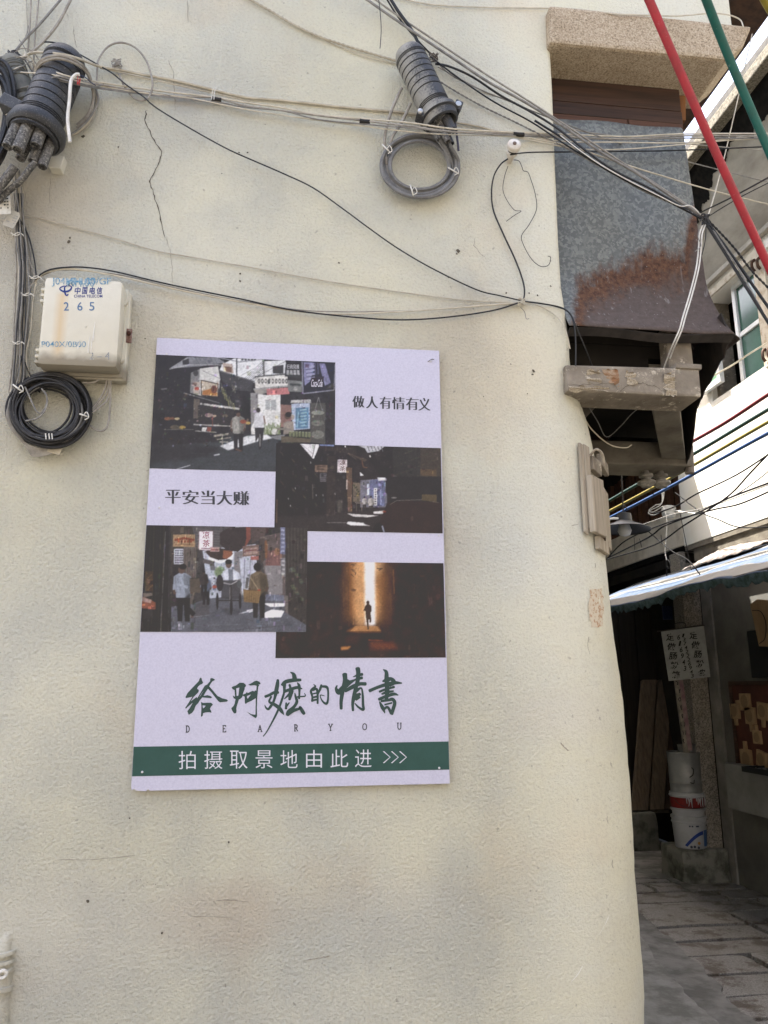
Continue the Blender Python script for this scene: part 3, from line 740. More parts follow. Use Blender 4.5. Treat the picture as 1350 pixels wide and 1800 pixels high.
def window(a, b, open_gap):
    f = MB()
    t = .045
    lo = a; hi = b - open_gap
    f.box((FX + .06, lo, wz0), (FX + .11, hi, wz0 + t)); f.box((FX + .06, lo, wz1 - t), (FX + .11, hi, wz1))
    f.box((FX + .06, lo, wz0 + t), (FX + .11, lo + t, wz1 - t)); f.box((FX + .06, hi - t, wz0 + t), (FX + .11, hi, wz1 - t))
    f.box((FX + .065, lo + t, 4.40), (FX + .105, hi - t, 4.44))
    fo = f.build('window', ALUM, wh, bevel=.004)
    p = MB(); p.box((FX + .08, lo + t - .005, wz0 + t), (FX + .088, hi - t + .005, 4.402)); p.box((FX + .08, lo + t - .005, 4.438), (FX + .088, hi - t + .005, wz1 - t))
    p.build('pane', GREEN_GL, fo)
window(o1, o2, .34); window(o3, o4, 0.0)
jb = MB(); jb.box((FX + .05, o2 - .05, wz0), (FX + .21, o2 - .004, wz1)); jb.box((FX + .10, 3.60, wz0), (FX + .2, 3.63, wz1)); jb.build('window_jamb', CONC, wh)
tr = MB(); tr.box((FX - .018, o4 + .02, wz0 - .02), (FX + .05, o1 - .02, wz1 + .06)); tr.box((FX - .016, o1 - .02, wz1 + .004), (FX + .04, o2 + .02, wz1 + .06)); tr.build('window_surround', mat('flaked_surround', (.55, .50, .41), .9, (.40, .33, .24), 16, (.5, .62), .4, 50, .1), wh)
for k, (yy, zz) in enumerate(((o1 - .06, 4.80), (o1 - .06, 4.05), (o1 - .13, 4.78), (o1 - .13, 4.04))):
    h = MB(); h.tube([(FX - .02, yy, zz + .05), (FX - .045, yy, zz + .03), (FX - .05, yy, zz - .02), (FX - .03, yy, zz - .05)], .012, 6, 4); h.build('shutter_hook', mat('rusty_iron', (.055, .03, .02), .8, (.10, .05, .03), 30) if k == 0 else bpy.data.materials['rusty_iron'], wh)

gp_ = thing('glazed_sash', 'small pale green glass sash in a white frame hung beside the dark bay', 'window sash', atx(1250, 695, FX - .03))
c0 = atx(1237, 700, FX - .03); c1 = atx(1267, 640, FX - .03)
ya, yb = min(c0.y, c1.y), max(c0.y, c1.y)
f = MB(); z0, z1 = c0.z + .03, c0.z + .42
for lo, hi in (((ya, z0), (yb, z0 + .05)), ((ya, z1 - .05), (yb, z1)), ((ya, z0 + .05), (ya + .05, z1 - .05)), ((yb - .05, z0 + .05), (yb, z1 - .05))):
    f.box((FX - .05, lo[0], lo[1]), (FX - .01, hi[0], hi[1]))
f.build('sash_frame', ALUM, gp_, bevel=.004)
p = MB(); p.box((FX - .035, ya + .045, z0 + .045), (FX - .028, yb - .045, z1 - .045)); p.build('pane', LIME_GL, gp_)

# ================================================================== HOUSE AT THE BACK OF THE LANE (shaded)
bh = thing('back_house', 'shaded old shop house deep in the lane with dark plank doors and a slatted gallery', 'house', (5.0, 6.4, 0))
m = MB(); m.box((4.0, 4.63, 2.86), (4.14, 7.4, 3.20)); m.build('ledge', mat('pale_ledge', (.58, .53, .44), .9, (.40, .35, .28), 6, (.45, .7), .3, 40), bh, bevel=.01)
m = MB(); m.prism(rough_poly([Vector((4.02, 4.63, 2.862)), Vector((4.02, 7.3, 2.862)), Vector((4.02, 7.3, 2.80)), Vector((4.02, 4.63, 2.80))], .012, 3, 14), (.2, 0, 0)); m.build('sooty_ledge_edge', SOOT, bh)
m = MB()
for k in range(20): m.box((4.22 + .02 * (k % 2), 4.66 + k * .14, 3.2), (4.26 + .02 * (k % 2), 4.66 + k * .14 + .085, 3.95))
m.build('slat_screen', WOOD_R, bh)
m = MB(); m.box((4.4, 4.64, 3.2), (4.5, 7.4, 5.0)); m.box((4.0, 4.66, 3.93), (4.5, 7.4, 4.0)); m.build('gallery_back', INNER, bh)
m = MB(); m.prism([(3.3, 4.70, 4.0), (4.6, 4.70, 4.75), (4.6, 4.70, 4.85), (3.3, 4.70, 4.08)], (0, 3, 0)); m.build('gallery_roof', WOOD_D, bh)
m = MB(); m.box((4.0, 4.64, 3.94), (4.06, 4.72, 4.6)); m.build('gallery_post', WOOD_D, bh)
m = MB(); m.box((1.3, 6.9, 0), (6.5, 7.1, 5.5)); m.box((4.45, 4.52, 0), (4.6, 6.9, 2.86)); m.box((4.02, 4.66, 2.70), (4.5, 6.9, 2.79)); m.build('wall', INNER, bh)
for k in range(7):
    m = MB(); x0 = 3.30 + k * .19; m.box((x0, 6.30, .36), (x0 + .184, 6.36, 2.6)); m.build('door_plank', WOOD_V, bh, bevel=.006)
for x0 in (3.88, 4.02):
    m = MB(); m.lathe((x0, 6.295, 1.42), (0, -1, 0), [(0, .022), (.006, .022), (.008, .014)], 12); m.tube([(x0, 6.283, 1.42), (x0 + .015, 6.275, 1.40), (x0, 6.278, 1.385), (x0 - .015, 6.275, 1.40), (x0, 6.283, 1.42)], .003, 5, 4); m.build('door_ring', STEEL_D, bh)
m = MB(); m.box((3.2, 6.27, .30), (4.7, 6.40, .36)); m.build('threshold', CONC_D, bh)
# granite jamb pillar
pil = MB(); pil.box((3.965, 4.66, 0), (4.13, 4.86, 2.80), jit=.006)
tag(pil.build('stone_pillar', GRANITE2, bevel=.012), 'rough speckled granite pillar standing behind the hanging notice board', 'pillar')
pl2 = MB(); pl2.box((4.134, 4.505, 0), (4.42, 4.66, 2.79)); pl2.build('plaster_return', CONC_G, wh)

# ------------------------------------------------------------------ stone blocks
def block(lo, hi, label, seed):
    m = MB(); rn = random.Random(seed); nx, ny, nz_ = 8, 6, 5; lo = Vector(lo); hi = Vector(hi)
    bm_v = []
    m.box(lo, hi)
    o = m.build('stone_block', mat('mossy_stone_%d' % seed, (.22, .215, .185), .9, (.085, .09, .07), 7, (.45, .62), .7, 40, .15), bevel=.035)
    bm = bmesh.new(); bm.from_mesh(o.data); bmesh.ops.subdivide_edges(bm, edges=bm.edges, cuts=4, use_grid_fill=True)
    for v in bm.verts:
        k = noise.noise_vector((v.co + Vector((seed, 0, 0))) * 6) * .018; k.z *= .6; v.co += k
    bm.to_mesh(o.data); bm.free(); o.data.polygons.foreach_set('use_smooth', [True] * len(o.data.polygons))
    return tag(o, label, 'stone block', 'stone blocks along the lane')
block((3.70, 4.58, -.02), (4.14, 4.98, .262), 'low stone block carrying the stack of paint pails', 31)
block((3.35, 5.88, -.02), (4.14, 6.28, .37), 'mossy stone doorstep with wooden boards leaning above it', 47)

# ------------------------------------------------------------------ leaning boards
specs = [(3.90, .165, .05, WOOD_P, 'brown board leaning leftmost against the dark doors'), (4.085, .15, .05, WOOD_P, 'brown board leaning right beside the leftmost one'),
         (4.245, .09, .04, WOOD_PD, 'dark narrow board leaning behind the two brown boards'), (4.345, .08, .04, WOOD_PD, 'darkest board at the right end of the leaning boards')]
for x0, wd, th, mm, lb in specs:
    m = MB(); b = Vector((x0, 5.98, .375)); t = Vector((x0 + .33, 6.24, 1.66)); ax = Vector((wd, 0, 0)); d = Vector((0, -th, .01))
    m.prism([b, b + ax, t + ax, t], d); tag(m.build('wooden_board', mm, bevel=.004), lb, 'board', 'boards leaning on the doorstep')

# ------------------------------------------------------------------ notice board, pole, pails
sy = 4.50
sg = thing('notice_board', 'white hand-lettered hanging board with black brush writing in the dark lane', 'sign', at(1203, 1196, sy))
m = MB(); P = [at(1162, 1108, sy), at(1237, 1099, sy), at(1249, 1190, sy), at(1176, 1197, sy)]
m.prism(P, (0, .006, 0)); m.build('panel', mat('sign_white', (.34, .35, .33), .7, (.25, .255, .24), 14, (.4, .7)), sg)
m = MB(); m.tube([at(1155, 1110, sy), at(1238, 1099, sy)], .006, 6, 1); m.build('rod', STEEL_D, sg)
m = MB(); m.tube([at(1186, 1104, sy), at(1187, 1096, sy), at(1203, 1095, sy), at(1205, 1102, sy)], .004, 6, 4); m.build('hanging_wire', STEEL_D, sg)
INK = mat('black_ink', (.010, .010, .011), .7)
m = MB()
def col(txt, x0, y0, x1, y1, wd, hgt, off=.01):
    for i, ch in enumerate(txt):
        t = i / (len(txt) - 1); cx = x0 + (x1 - x0) * t; cy_ = y0 + (y1 - y0) * t
        letter(m, ch, (cx - wd / 2, cy_ - hgt / 2, cx + wd / 2, cy_ + hgt / 2), sy - .002, off, .1)
col('定做肠粉箱', 1178, 1120, 1188, 1186, 15, 13, .02); col('定做肠粉盘', 1219, 1117, 1234, 1183, 15, 13, .02)
col('616943', 1193, 1120, 1204, 1175, 5, 9, .015); col('13742226943', 1201, 1117, 1217, 1188, 5, 6.5, .012)
m.build('lettering', INK, sg)
pole = thing('pole', 'thin pale pole with pink paper strips rising out of the steel can', 'pole', (3.83, 4.6, 1.02))
m = MB(); m.tube([(3.852, 4.62, 1.02), (3.815, 4.62, 1.72)], .028, 10, 1); m.build('stick', mat('pale_stick', (.26, .23, .19), .7, (.17, .15, .12), 20), pole, smooth=True)
m = MB(); m.box((3.835, 4.590, 1.06), (3.872, 4.592, 1.68), 0, -.05); m.build('paper_strip', mat('faded_pink_paper', (.20, .12, .13), .8, (.27, .20, .19), 12), pole)
m = MB(); rn = random.Random(4)
for k in range(8):
    z = 1.12 + k * .07
    for j in range(2):
        x = 3.83 - .0035 * k + rn.uniform(-.014, .012); m.tube([(x, 4.5905, z), (x + rn.uniform(-.012, .012), 4.5905, z + .02), (x + rn.uniform(-.012, .012), 4.5905, z + .035)], .003, 4, 3)
m.build('brush_mark', INK, pole)
# steel can
by = 4.72; bx = 3.868
can = thing('steel_can', 'dull steel can standing on the red pail, pole inside it', 'can', (bx, by, .70))
CANM = mat('dull_steel', (.27, .275, .265), .45, (.20, .205, .20), 6, (.4, .6), .05, 40, .5, metal=.25)
m = MB(); m.lathe((bx, by, .70), (0, 0, 1), [(0, .128), (.012, .134), (.02, .130), (.08, .131), (.086, .135), (.092, .131), (.33, .137), (.336, .141), (.342, .138), (.342, .134), (.05, .128)], 36, False); m.build('body', CANM, can, smooth=True)
m = MB(); m.lathe((bx + .045, by + .01, .95), (0, 0, 1), [(0, .075), (.14, .078), (.145, .081), (.15, .078), (.145, .075), (.02, .072)], 28, False); m.build('inner_cup', CANM, can, smooth=True)
m = MB(); m.tube([(bx - .03, by - .137, .84), (bx, by - .1375, .86), (bx + .01, by - .1375, .90), (bx - .005, by - .137, .92)], .004, 5, 4); m.tube([(bx - .03, by - .137, .80), (bx + .0, by - .1375, .79), (bx + .01, by - .1375, .82)], .003, 5, 4); m.build('pen_mark', INK, can)
# red pail
rp_ = thing('paint_pail', 'red paint pail with white drips in the middle of the stack', 'pail', (bx, by, .52), 'paint pails in the stack')
m = MB(); m.lathe((bx, by, .52), (0, 0, 1), [(0, .130), (.03, .131), (.05, .146), (.055, .146), (.058, .136), (.155, .140), (.158, .148), (.170, .148), (.172, .142), (.19, .142)], 36); 
PAILW = mat('white_plastic', (.40, .41, .42), .4, (.33, .335, .335), 9, (.45, .7), spec=.4)
m.build('body', PAILW, rp_, smooth=True)
m = MB(); m.lathe((bx, by, .586), (0, 0, 1), [(0, .1385), (.085, .1415)], 36, False); m.build('red_band', mat('red_label', (.20, .014, .012), .5, (.13, .01, .01), 8), rp_, smooth=True)
m = MB(); rn = random.Random(8)
def pail_pt(a, z, r=.143): return Vector((bx + r * math.sin(a), by - r * math.cos(a), z))
for k in range(13):
    m = MB(); a = rn.uniform(-.6, 1.1); z1 = .672; z0 = rn.uniform(.59, .65); m.tube([pail_pt(a, z1, .1425), pail_pt(a + rn.uniform(-.05, .05), (z0 + z1) / 2, .1415), pail_pt(a, z0, .1405)], lambda t: .002 + .004 * (1 - t), 5, 3); m.build('paint_drip', PAILW, rp_)
m = MB(); m.tube([pail_pt(-1.2, .66, .15), pail_pt(-.9, .625, .165), pail_pt(-.5, .600, .160), pail_pt(0, .592, .158), pail_pt(.6, .60, .16)], .003, 6, 6); m.build('handle', STEEL_D, rp_)
# white pail
wp = thing('paint_pail', 'white paint pail with blue swoosh label at the bottom of the stack', 'pail', (bx, by, .262), 'paint pails in the stack')
m = MB(); m.lathe((bx, by, .262), (0, 0, 1), [(0, .124), (.006, .127), (.20, .139), (.203, .146), (.212, .146), (.215, .140), (.235, .141), (.238, .148), (.255, .148), (.258, .142)], 36); m.build('body', PAILW, wp, smooth=True)
def pail_poly(pts, off=.0015):
    m_ = MB(); top_, n_ = [], len(pts)
    def P(a, t): return pail_pt(a, .262 + t, .127 + .012 * t / .2 + off)
    vs = [P(*p) for p in pts]; m_.add(vs, [tuple(t) for t in tessellate_polygon([[Vector((p[0], p[1], 0)) for p in pts]])]); return m_
sw = [( -.85 + 1.25 * i / 14, .03 + .115 * math.sin(math.pi / 2 * i / 14)) for i in range(15)]; sw2 = [(-.70 + 1.10 * i / 14, .02 + .095 * math.sin(math.pi / 2 * i / 14)) for i in range(15)]
sm = MB(); sm.add([pail_pt(a, .262 + t, .1285 + .06 * t) for a, t in sw] + [pail_pt(a, .262 + t, .1285 + .06 * t) for a, t in sw2], [(i, i + 1, 15 + i + 1, 15 + i) for i in range(14)])
sm.build('blue_swoosh', mat('deep_blue', (.02, .05, .22), .5), wp)
sm = MB(); sm.grid(lambda u, v: pail_pt(.45 + .75 * u, .262 + .02 + .13 * v, .1285 + .06 * (.02 + .13 * v)), 8, 2); sm.build('blue_panel', mat('mid_blue', (.06, .13, .28), .5), wp)
sm = MB()
for a, t in ((-.45, .02), (-.25, .022), (.0, .015)): 
    c = pail_pt(a, .262 + t, .131); sm.lathe(c, (math.sin(a), -math.cos(a), 0), [(0, .011), (.0008, .011)], 12)
for a in (-.5, -.35, -.1, .0, .75, .85): sm.grid(lambda u, v: pail_pt(a + .10 * u, .262 + .178 + .012 * v, .1398), 2, 1)
sm.build('printed_mark', mat('print_dark', (.05, .06, .08), .6), wp)
sm = MB(); c = pail_pt(.05, .262 + .05, .1325); sm.lathe(c, (.05, -1, 0), [(0, .013), (.0008, .013)], 12); sm.build('orange_mark', mat('orange_dot', (.40, .20, .06), .6), wp)

# ------------------------------------------------------------------ rack of wooden moulds on the side wall
X = 4.10
def wy(px, py, x=X): return atx(px, py, x)
bo = thing('display_board', 'dark red board on the side wall hung with carved wooden moulds', 'board', wy(1310, 1355))
m = MB(); y1 = wy(1285, 1210).y; y0 = y1 - 1.0; zt, zb = 1.605, .98
m.box((X + .01, y0, zb), (X + .045, y1, zt)); m.build('panel', mat('oxblood_board', (.060, .020, .014), .6, (.09, .03, .02), 5), bo, bevel=.004)
m = MB(); m.box((X - .015, y0, zt), (X + .045, y1 + .01, zt + .03)); m.box((X - .015, y1, zb), (X + .045, y1 + .012, zt)); m.build('board_frame', WOOD_D, bo)
def paddle(cy, cz, s, rot, label, hollow=True):
    t = thing('wooden_mould', label, 'mould', (X - .01, cy, cz), 'carved wooden moulds on the red board')
    R = Matrix.Rotation(rot, 3, 'X')
    def L_(pts, x): return [Vector((x, cy, cz)) + R @ Vector((0, a * s, b * s)) for a, b in pts]
    body = [(-.5, -.5), (-.12, -.52), (-.10, -.95), (.10, -.95), (.12, -.52), (.5, -.5), (.5, .5), (-.5, .5)]
    b = MB(); b.prism(L_(body, X + .008), (-.022, 0, 0)); b.build('body', WOOD_L, t, bevel=.002)
    leaf = [(.02 + .40 * math.cos(a) * (1 if math.cos(a) > 0 else .9), .38 * math.sin(a)) for a in [2 * math.pi * i / 20 for i in range(20)]]
    leaf[0] = (.46, .30)
    c = MB(); c.flat([L_(leaf, X - .0155)]); c.build('carved_hollow', mat('carved_shadow', (.20, .135, .075), .8) if 'carved_shadow' not in bpy.data.materials else bpy.data.materials['carved_shadow'], t)
for px, py, s, rot, lb in ((1311, 1234, .135, math.pi / 2, 'pale mould with its handle pointing right at the top of the red board'), (1293, 1250, .12, 0, 'darker mould hanging leftmost on the red board'),
                       (1320, 1258, .13, 0, 'pale mould hanging just below the one with a sideways handle'), (1342, 1250, .13, .1, 'mould at the right edge of the red board'),
                       (1313, 1334, .145, math.pi, 'pale mould with its handle up at the bottom of the red board'), (1332, 1296, .10, math.pi, 'small dark mould low on the red board, handle up'), (1340, 1334, .12, .2, 'mould behind the pen tray at the bottom right of the board')):
    q = wy(px, py); paddle(q.y, q.z, s, rot, lb)
tr_ = thing('tray', 'black tray of small tools beside the bottom of the red board', 'tray', wy(1345, 1365, 3.98))
q = wy(1330, 1352, 3.95); m = MB(); m.box((3.90, q.y - .5, .955), (4.10, q.y + .12, .97)); m.box((3.90, q.y - .5, .97), (3.91, q.y + .12, .995)); m.box((3.91, q.y + .11, .97), (4.10, q.y + .12, .995)); m.build('pan', mat('black_plastic', (.015, .015, .016), .5), tr_)
m = MB()
for k in range(5): m.tube([(3.95 + .02 * k, q.y - .05 * k, .976), (4.0 + .015 * k, q.y + .09 - .05 * k, .985)], .006, 6, 1)
m.build('tool', STEEL_D, tr_)
q = wy(1333, 1100); bp = thing('wooden_paddle', 'large pale wooden paddle hung high on the dark side wall', 'paddle', (X, q.y, q.z - .25))
m = MB(); a = wy(1331, 1090); b = wy(1337, 1136); yy = a.y
pts = [(yy + .06, a.z + .13), (yy - .04, a.z + .16), (yy - .30, a.z + .12), (yy - .30, b.z - .02), (yy - .0, b.z)]
m.prism([Vector((X + .01, p[0], p[1])) for p in pts], (-.02, 0, 0)); m.build('blade', WOOD_L, bp, bevel=.003)
m = MB(); m.tube([(X - .014, yy + .03, a.z + .08), (X - .014, yy - .08, a.z + .06), (X - .014, yy - .13, a.z - .03), (X - .014, yy - .10, b.z + .06), (X - .014, yy - .02, b.z + .02)], .003, 5, 5); m.build('drawn_curve', INK, bp)
bl = MB(); q = wy(1322, 1150); bl.box((X + .012, q.y - .6, 1.66), (X + .046, q.y + .06, 2.03)); tag(bl.build('black_panel', mat('black_panel_paint', (.012, .012, .013), .6), bevel=.004), 'tall black panel on the side wall behind the big wooden paddle', 'panel')
sm_ = MB(); q0 = at(1174, 1077, 5.6); sm_.box((q0.x - .05, 5.6, q0.z - .07), (q0.x + .05, 5.62, q0.z + .07)); tag(sm_.build('door_plate', mat('faded_blue_plate', (.015, .025, .075), .6, (.03, .045, .10), 50)), 'small blue plate hanging in the dark under the striped awning', 'plate')

# ------------------------------------------------------------------ striped awning
aw = thing('awning', 'faded blue and white striped canvas awning sagging over the shop front', 'awning', (3.6, 3.9, 2.2))
def awn(u, v, dz=0):
    y = 5.6 - u * 4.6
    x = 3.99 - v * .90
    z = 2.64 - .39 * v + .010 * math.sin(math.pi * v) - (.004 * math.sin(u * 47 + 2 * math.sin(u * 9)) + .016 * math.sin(u * 17 + 1) + .002 * math.sin(u * 83)) * v
    return Vector((x, y, z + dz))
cm = bpy.data.materials.new('striped_canvas'); cm.use_nodes = True
nt = cm.node_tree; p = nt.nodes['Principled BSDF']; N = nt.nodes.new; L = nt.links.new
geo = N('ShaderNodeNewGeometry'); sp = N('ShaderNodeSeparateXYZ'); L(geo.outputs['Position'], sp.inputs[0])
n = N('ShaderNodeTexNoise'); n.inputs['Scale'].default_value = 7; n.inputs['Detail'].default_value = 5; L(geo.outputs['Position'], n.inputs['Vector'])
ma = N('ShaderNodeMath'); ma.operation = 'MULTIPLY_ADD'; ma.inputs[1].default_value = 1.0; L(sp.outputs[0], ma.inputs[0])
mb_ = N('ShaderNodeMath'); mb_.operation = 'MULTIPLY'; mb_.inputs[1].default_value = .05; L(n.outputs[0], mb_.inputs[0]); L(mb_.outputs[0], ma.inputs[2])
mo = N('ShaderNodeMath'); mo.operation = 'PINGPONG'; mo.inputs[1].default_value = .17; L(ma.outputs[0], mo.inputs[0])
r = N('ShaderNodeValToRGB'); e = r.color_ramp.elements; e[0].position = .078; e[0].color = (.010, .036, .085, 1); e[1].position = .086; e[1].color = (.135, .132, .128, 1); L(mo.outputs[0], r.inputs[0])
n2 = N('ShaderNodeTexNoise'); n2.inputs['Scale'].default_value = 16; n2.inputs['Detail'].default_value = 6; L(geo.outputs['Position'], n2.inputs['Vector'])
r2 = N('ShaderNodeMapRange'); r2.inputs[1].default_value = .5; r2.inputs[2].default_value = .8; r2.inputs[4].default_value = .6; L(n2.outputs[0], r2.inputs[0])
mx = N('ShaderNodeMix'); mx.data_type = 'RGBA'; mx.inputs['B'].default_value = (.14, .125, .105, 1); L(r2.outputs[0], mx.inputs['Factor']); L(r.outputs[0], mx.inputs['A']); L(mx.outputs['Result'], p.inputs['Base Color']); p.inputs['Roughness'].default_value = .8
m = MB(); m.grid(lambda u, v: awn(u, v), 120, 18); m.build('canvas', cm, aw, smooth=True, solid=.004)
m = MB(); rn = random.Random(21); vw = [rn.uniform(.025, .065) for _ in range(121)]
m.grid(lambda u, v: awn(u, 1.0) + Vector((.02 * v, 0, -.002 - vw[int(u * 120 + .5)] * v)), 120, 3); m.build('valance', mat('dark_green_canvas', (.030, .055, .055), .9, (.07, .11, .13), 20), aw, smooth=True, solid=.003)
m = MB(); m.tube([awn(0, .97, -.02), awn(1, .97, -.02)], .012, 7, 1); m.build('rail', STEEL_D, aw)
# lumpy things under sheeting on top of the awning
m = MB(); m.grid(lambda u, v: awn(.30 + .22 * u, .02 + .25 * v, .03 + .05 * math.sin(math.pi * u) * math.sin(math.pi * v) + .006 * math.sin(u * 31 + v * 17)), 30, 8)
tag(m.build('folded_sheet', mat('dirty_white_sheet', (.20, .185, .17), .9, (.10, .08, .07), 20), smooth=True, solid=.004), 'crumpled dirty white sheet lying along the top of the striped awning', 'sheet')

# ------------------------------------------------------------------ enamel lamp, insulators
la = at(1098, 932, 3.6); lamp = thing('lamp', 'grey enamel lamp shade hanging above the lane beside the slatted gallery', 'lamp', la)
m = MB(); m.lathe(la, (.05, .02, 1), [(0, .195), (.005, .20), (.03, .15), (.055, .085), (.07, .06), (.13, .052), (.14, .02)], 32, False); m.build('shade', mat('grey_enamel', (.030, .031, .033), .5, (.022, .022, .023), 14, spec=.5), lamp, smooth=True)
m = MB(); m.lathe(la + Vector((0, 0, .005)), (0, 0, 1), [(-.055, .005), (-.042, .04), (-.01, .052), (.03, .04), (.08, .02)], 20); m.build('bulb', mat('frosted_bulb', (.45, .45, .44), .3, spec=.5), lamp, smooth=True)
m = MB(); m.tube([la + Vector((-.19, -.03, .01)), la + Vector((-.18, -.04, .05)), la + Vector((-.12, -.04, .08)), la + Vector((-.03, 0, .09))], .010, 7, 5); m.build('bracket', ALUM, lamp, smooth=True)
m = MB(); m.tube([la + Vector((0, 0, .15)), la + Vector((.0, 0, .19)), la + Vector((.02, .02, .20)), la + Vector((.03, .0, .17))], .006, 6, 5); m.tube([la + Vector((.0, 0, .15)), la + Vector((.01, .0, .55)), la + Vector((.05, .1, .62)), la + Vector((.3, .3, .60))], .006, 6, 5); m.build('hook', STEEL_D, lamp, smooth=True)
CER = mat('grimy_ceramic', (.30, .28, .25), .4, (.16, .15, .13), 30, spec=.4)
for px, lb in ((1134, 'left grimy ceramic insulator hanging under the rear beam'), (1160, 'right grimy ceramic insulator hanging under the rear beam')):
    q = at(px, 819, .74); m = MB(); m.lathe((q.x, .74, 2.43), (0, 0, -1), [(0, .012), (.012, .014), (.014, .026), (.024, .028), (.03, .018), (.036, .018), (.042, .034), (.052, .036), (.06, .022), (.066, .02)], 20)
    tag(m.build('insulator', CER, smooth=True), lb, 'insulator', 'insulators under the rear beam')
q = at(1178, 910, 4.58); m = MB(); m.lathe((q.x, 4.6, q.z), (0, -.2, 1), [(0, .03), (.02, .06), (.05, .065), (.06, .045), (.075, .045), (.085, .06), (.11, .055), (.12, .02)], 20); tag(m.build('insulator', mat('white_ceramic', (.55, .54, .50), .3, spec=.5), smooth=True), 'white ceramic insulator among the knotted wires at the end of the white wall', 'insulator')

# ------------------------------------------------------------------ weathered boards nailed on the rounded corner
sw = thing('meter_board', 'weathered grey boards of an old meter mounting nailed to the rounded house corner', 'wooden boards', on_corner(1040, 970))
def cboard(name, px0, py0, px1, py1, th, mm, lift=0):
    """board standing on the rounded corner, given by two edges (left edge, right edge) of its face"""
    zt = on_corner((px0[0] + px1[0]) / 2, py0, 0).z; zb = on_corner((px0[0] + px1[0]) / 2, py1, 0).z
    a = on_corner(px0[0], (py0 + py1) / 2, 0); b = on_corner(px1[0], (py0 + py1) / 2, 0)
    t = (b - a); t.z = 0; t.normalize(); n_ = Vector((t.y, -t.x, 0)); w_ = (Vector((b.x, b.y, 0)) - Vector((a.x, a.y, 0))).length
    m_ = MB(); o = Vector((a.x, a.y, 0)) + n_ * (lift + .004)
    m_.prism([o + Vector((0, 0, zb)), o + t * w_ + Vector((0, 0, zb - .01)), o + t * w_ + Vector((0, 0, zt - .006)), o + Vector((0, 0, zt))], n_ * th)
    return m_.build(name, mm, sw, bevel=.003)
cboard('back_board', (1018,), 782, (1024,), 935, .010, BOARD_W)
cboard('back_board', (1024,), 786, (1033,), 930, .012, BOARD_W)
cboard('front_board', (1025,), 842, (1046,), 938, .018, BOARD_W, .012)
cboard('front_board', (1049,), 866, (1062,), 950, .013, BOARD_W)
cboard('lower_board', (1043,), 945, (1059,), 967, .016, BOARD_W)
cboard('fuse_block', (1031,), 806, (1045,), 829, .018, CONC)
cboard('fuse_block', (1047,), 815, (1059,), 833, .015, CONC)
cboard('lath', (1046,), 862, (1049,), 945, .020, WOOD_PD)
m = MB(); q = on_corner(1038, 800, .02); m.tube([q, q + Vector((.01, -.02, .012)), q + Vector((.03, -.015, .0)), q + Vector((.04, .0, -.03))], .004, 6, 4); m.build('wire_end', BOARD_W, sw)

# ================================================================== THINGS ON THE PLASTERED WALL
BLACK = mat('black_cable', (.020, .020, .022), .5, (.045, .043, .042), 60, (.45, .7), spec=.4, dust=((.26, .25, .23), 130, .60, .72))
BLK = mat('plain_black_cable', (.014, .014, .015), .5, spec=.4)
GREY = mat('grey_cable', (.33, .31, .27), .6, (.22, .20, .17), 40, spec=.3, dust=((.12, .11, .09), 150, .6, .7))
GREYD = mat('dark_grey_cable', (.16, .155, .145), .6, (.25, .24, .22), 40, spec=.3)
CREAM = mat('cream_cable', (.58, .53, .43), .6, (.46, .42, .33), 30, spec=.25)
WHITEC = mat('white_cable', (.70, .69, .65), .5, (.58, .56, .51), 30, spec=.3)
PAINTED = mat('painted_cable', (.50, .46, .37), .8, (.40, .36, .28), 30, spec=.1)
TAPE = mat('black_tape', (.018, .017, .016), .6)
RUB = mat('dusty_black_plastic', (.026, .028, .032), .5, (.045, .047, .052), 9, spec=.4, dust=((.22, .21, .195), 230, .545, .68))
RUBD = mat('very_dusty_plastic', (.05, .05, .05), .7, (.12, .115, .11), 30, (.4, .6), spec=.2, dust=((.34, .33, .30), 160, .50, .62))
TIE = mat('plastic_tie', (.62, .60, .54), .5)

def W3(pts, y0, y1=None):
    y1 = y0 if y1 is None else y1; n = len(pts); out = []
    d = [0]
    for a, b in zip(pts, pts[1:]): d.append(d[-1] + math.hypot(a[0] - b[0], a[1] - b[1]))
    for (p, s) in zip(pts, d):
        y = p[2] if len(p) > 2 else y0 + (y1 - y0) * s / max(d[-1], 1e-6)
        out.append(at(p[0], p[1], y))
    return out
def wire(name, label, pts, r, m, y0=-.006, y1=None, strand=False, group=None, cat='cable', parent=None, sides=6):
    mb = MB(); P = W3(pts, y0, y1)
    if pts[-1][0] > 1355:                       # runs straight on towards the house across the lane
        d_ = (P[-1] - P[-2]).normalized(); t_ = min(2.2, (3.98 - P[-1].x) / max(d_.x, .01)); t_ = min(t_, (P[-1].z - .6) / max(-d_.z, .01)); mb.tube([P[-1] - d_ * .01, P[-1] + d_ * t_], r, sides, 1)
    if strand: mb.strand(P, r)
    else: mb.tube(P, r, sides)
    o = mb.build(name, m, parent, smooth=True)
    if parent is None: tag(o, label, cat, group)
    return o
def shift(pts, dx, dy): return [(p[0] + dx, p[1] + dy, *p[2:]) for p in pts]
def wob(pts, a, seed):
    rn = random.Random(seed); return [(p[0] + rn.uniform(-a, a), p[1] + rn.uniform(-a, a), *p[2:]) for p in pts]

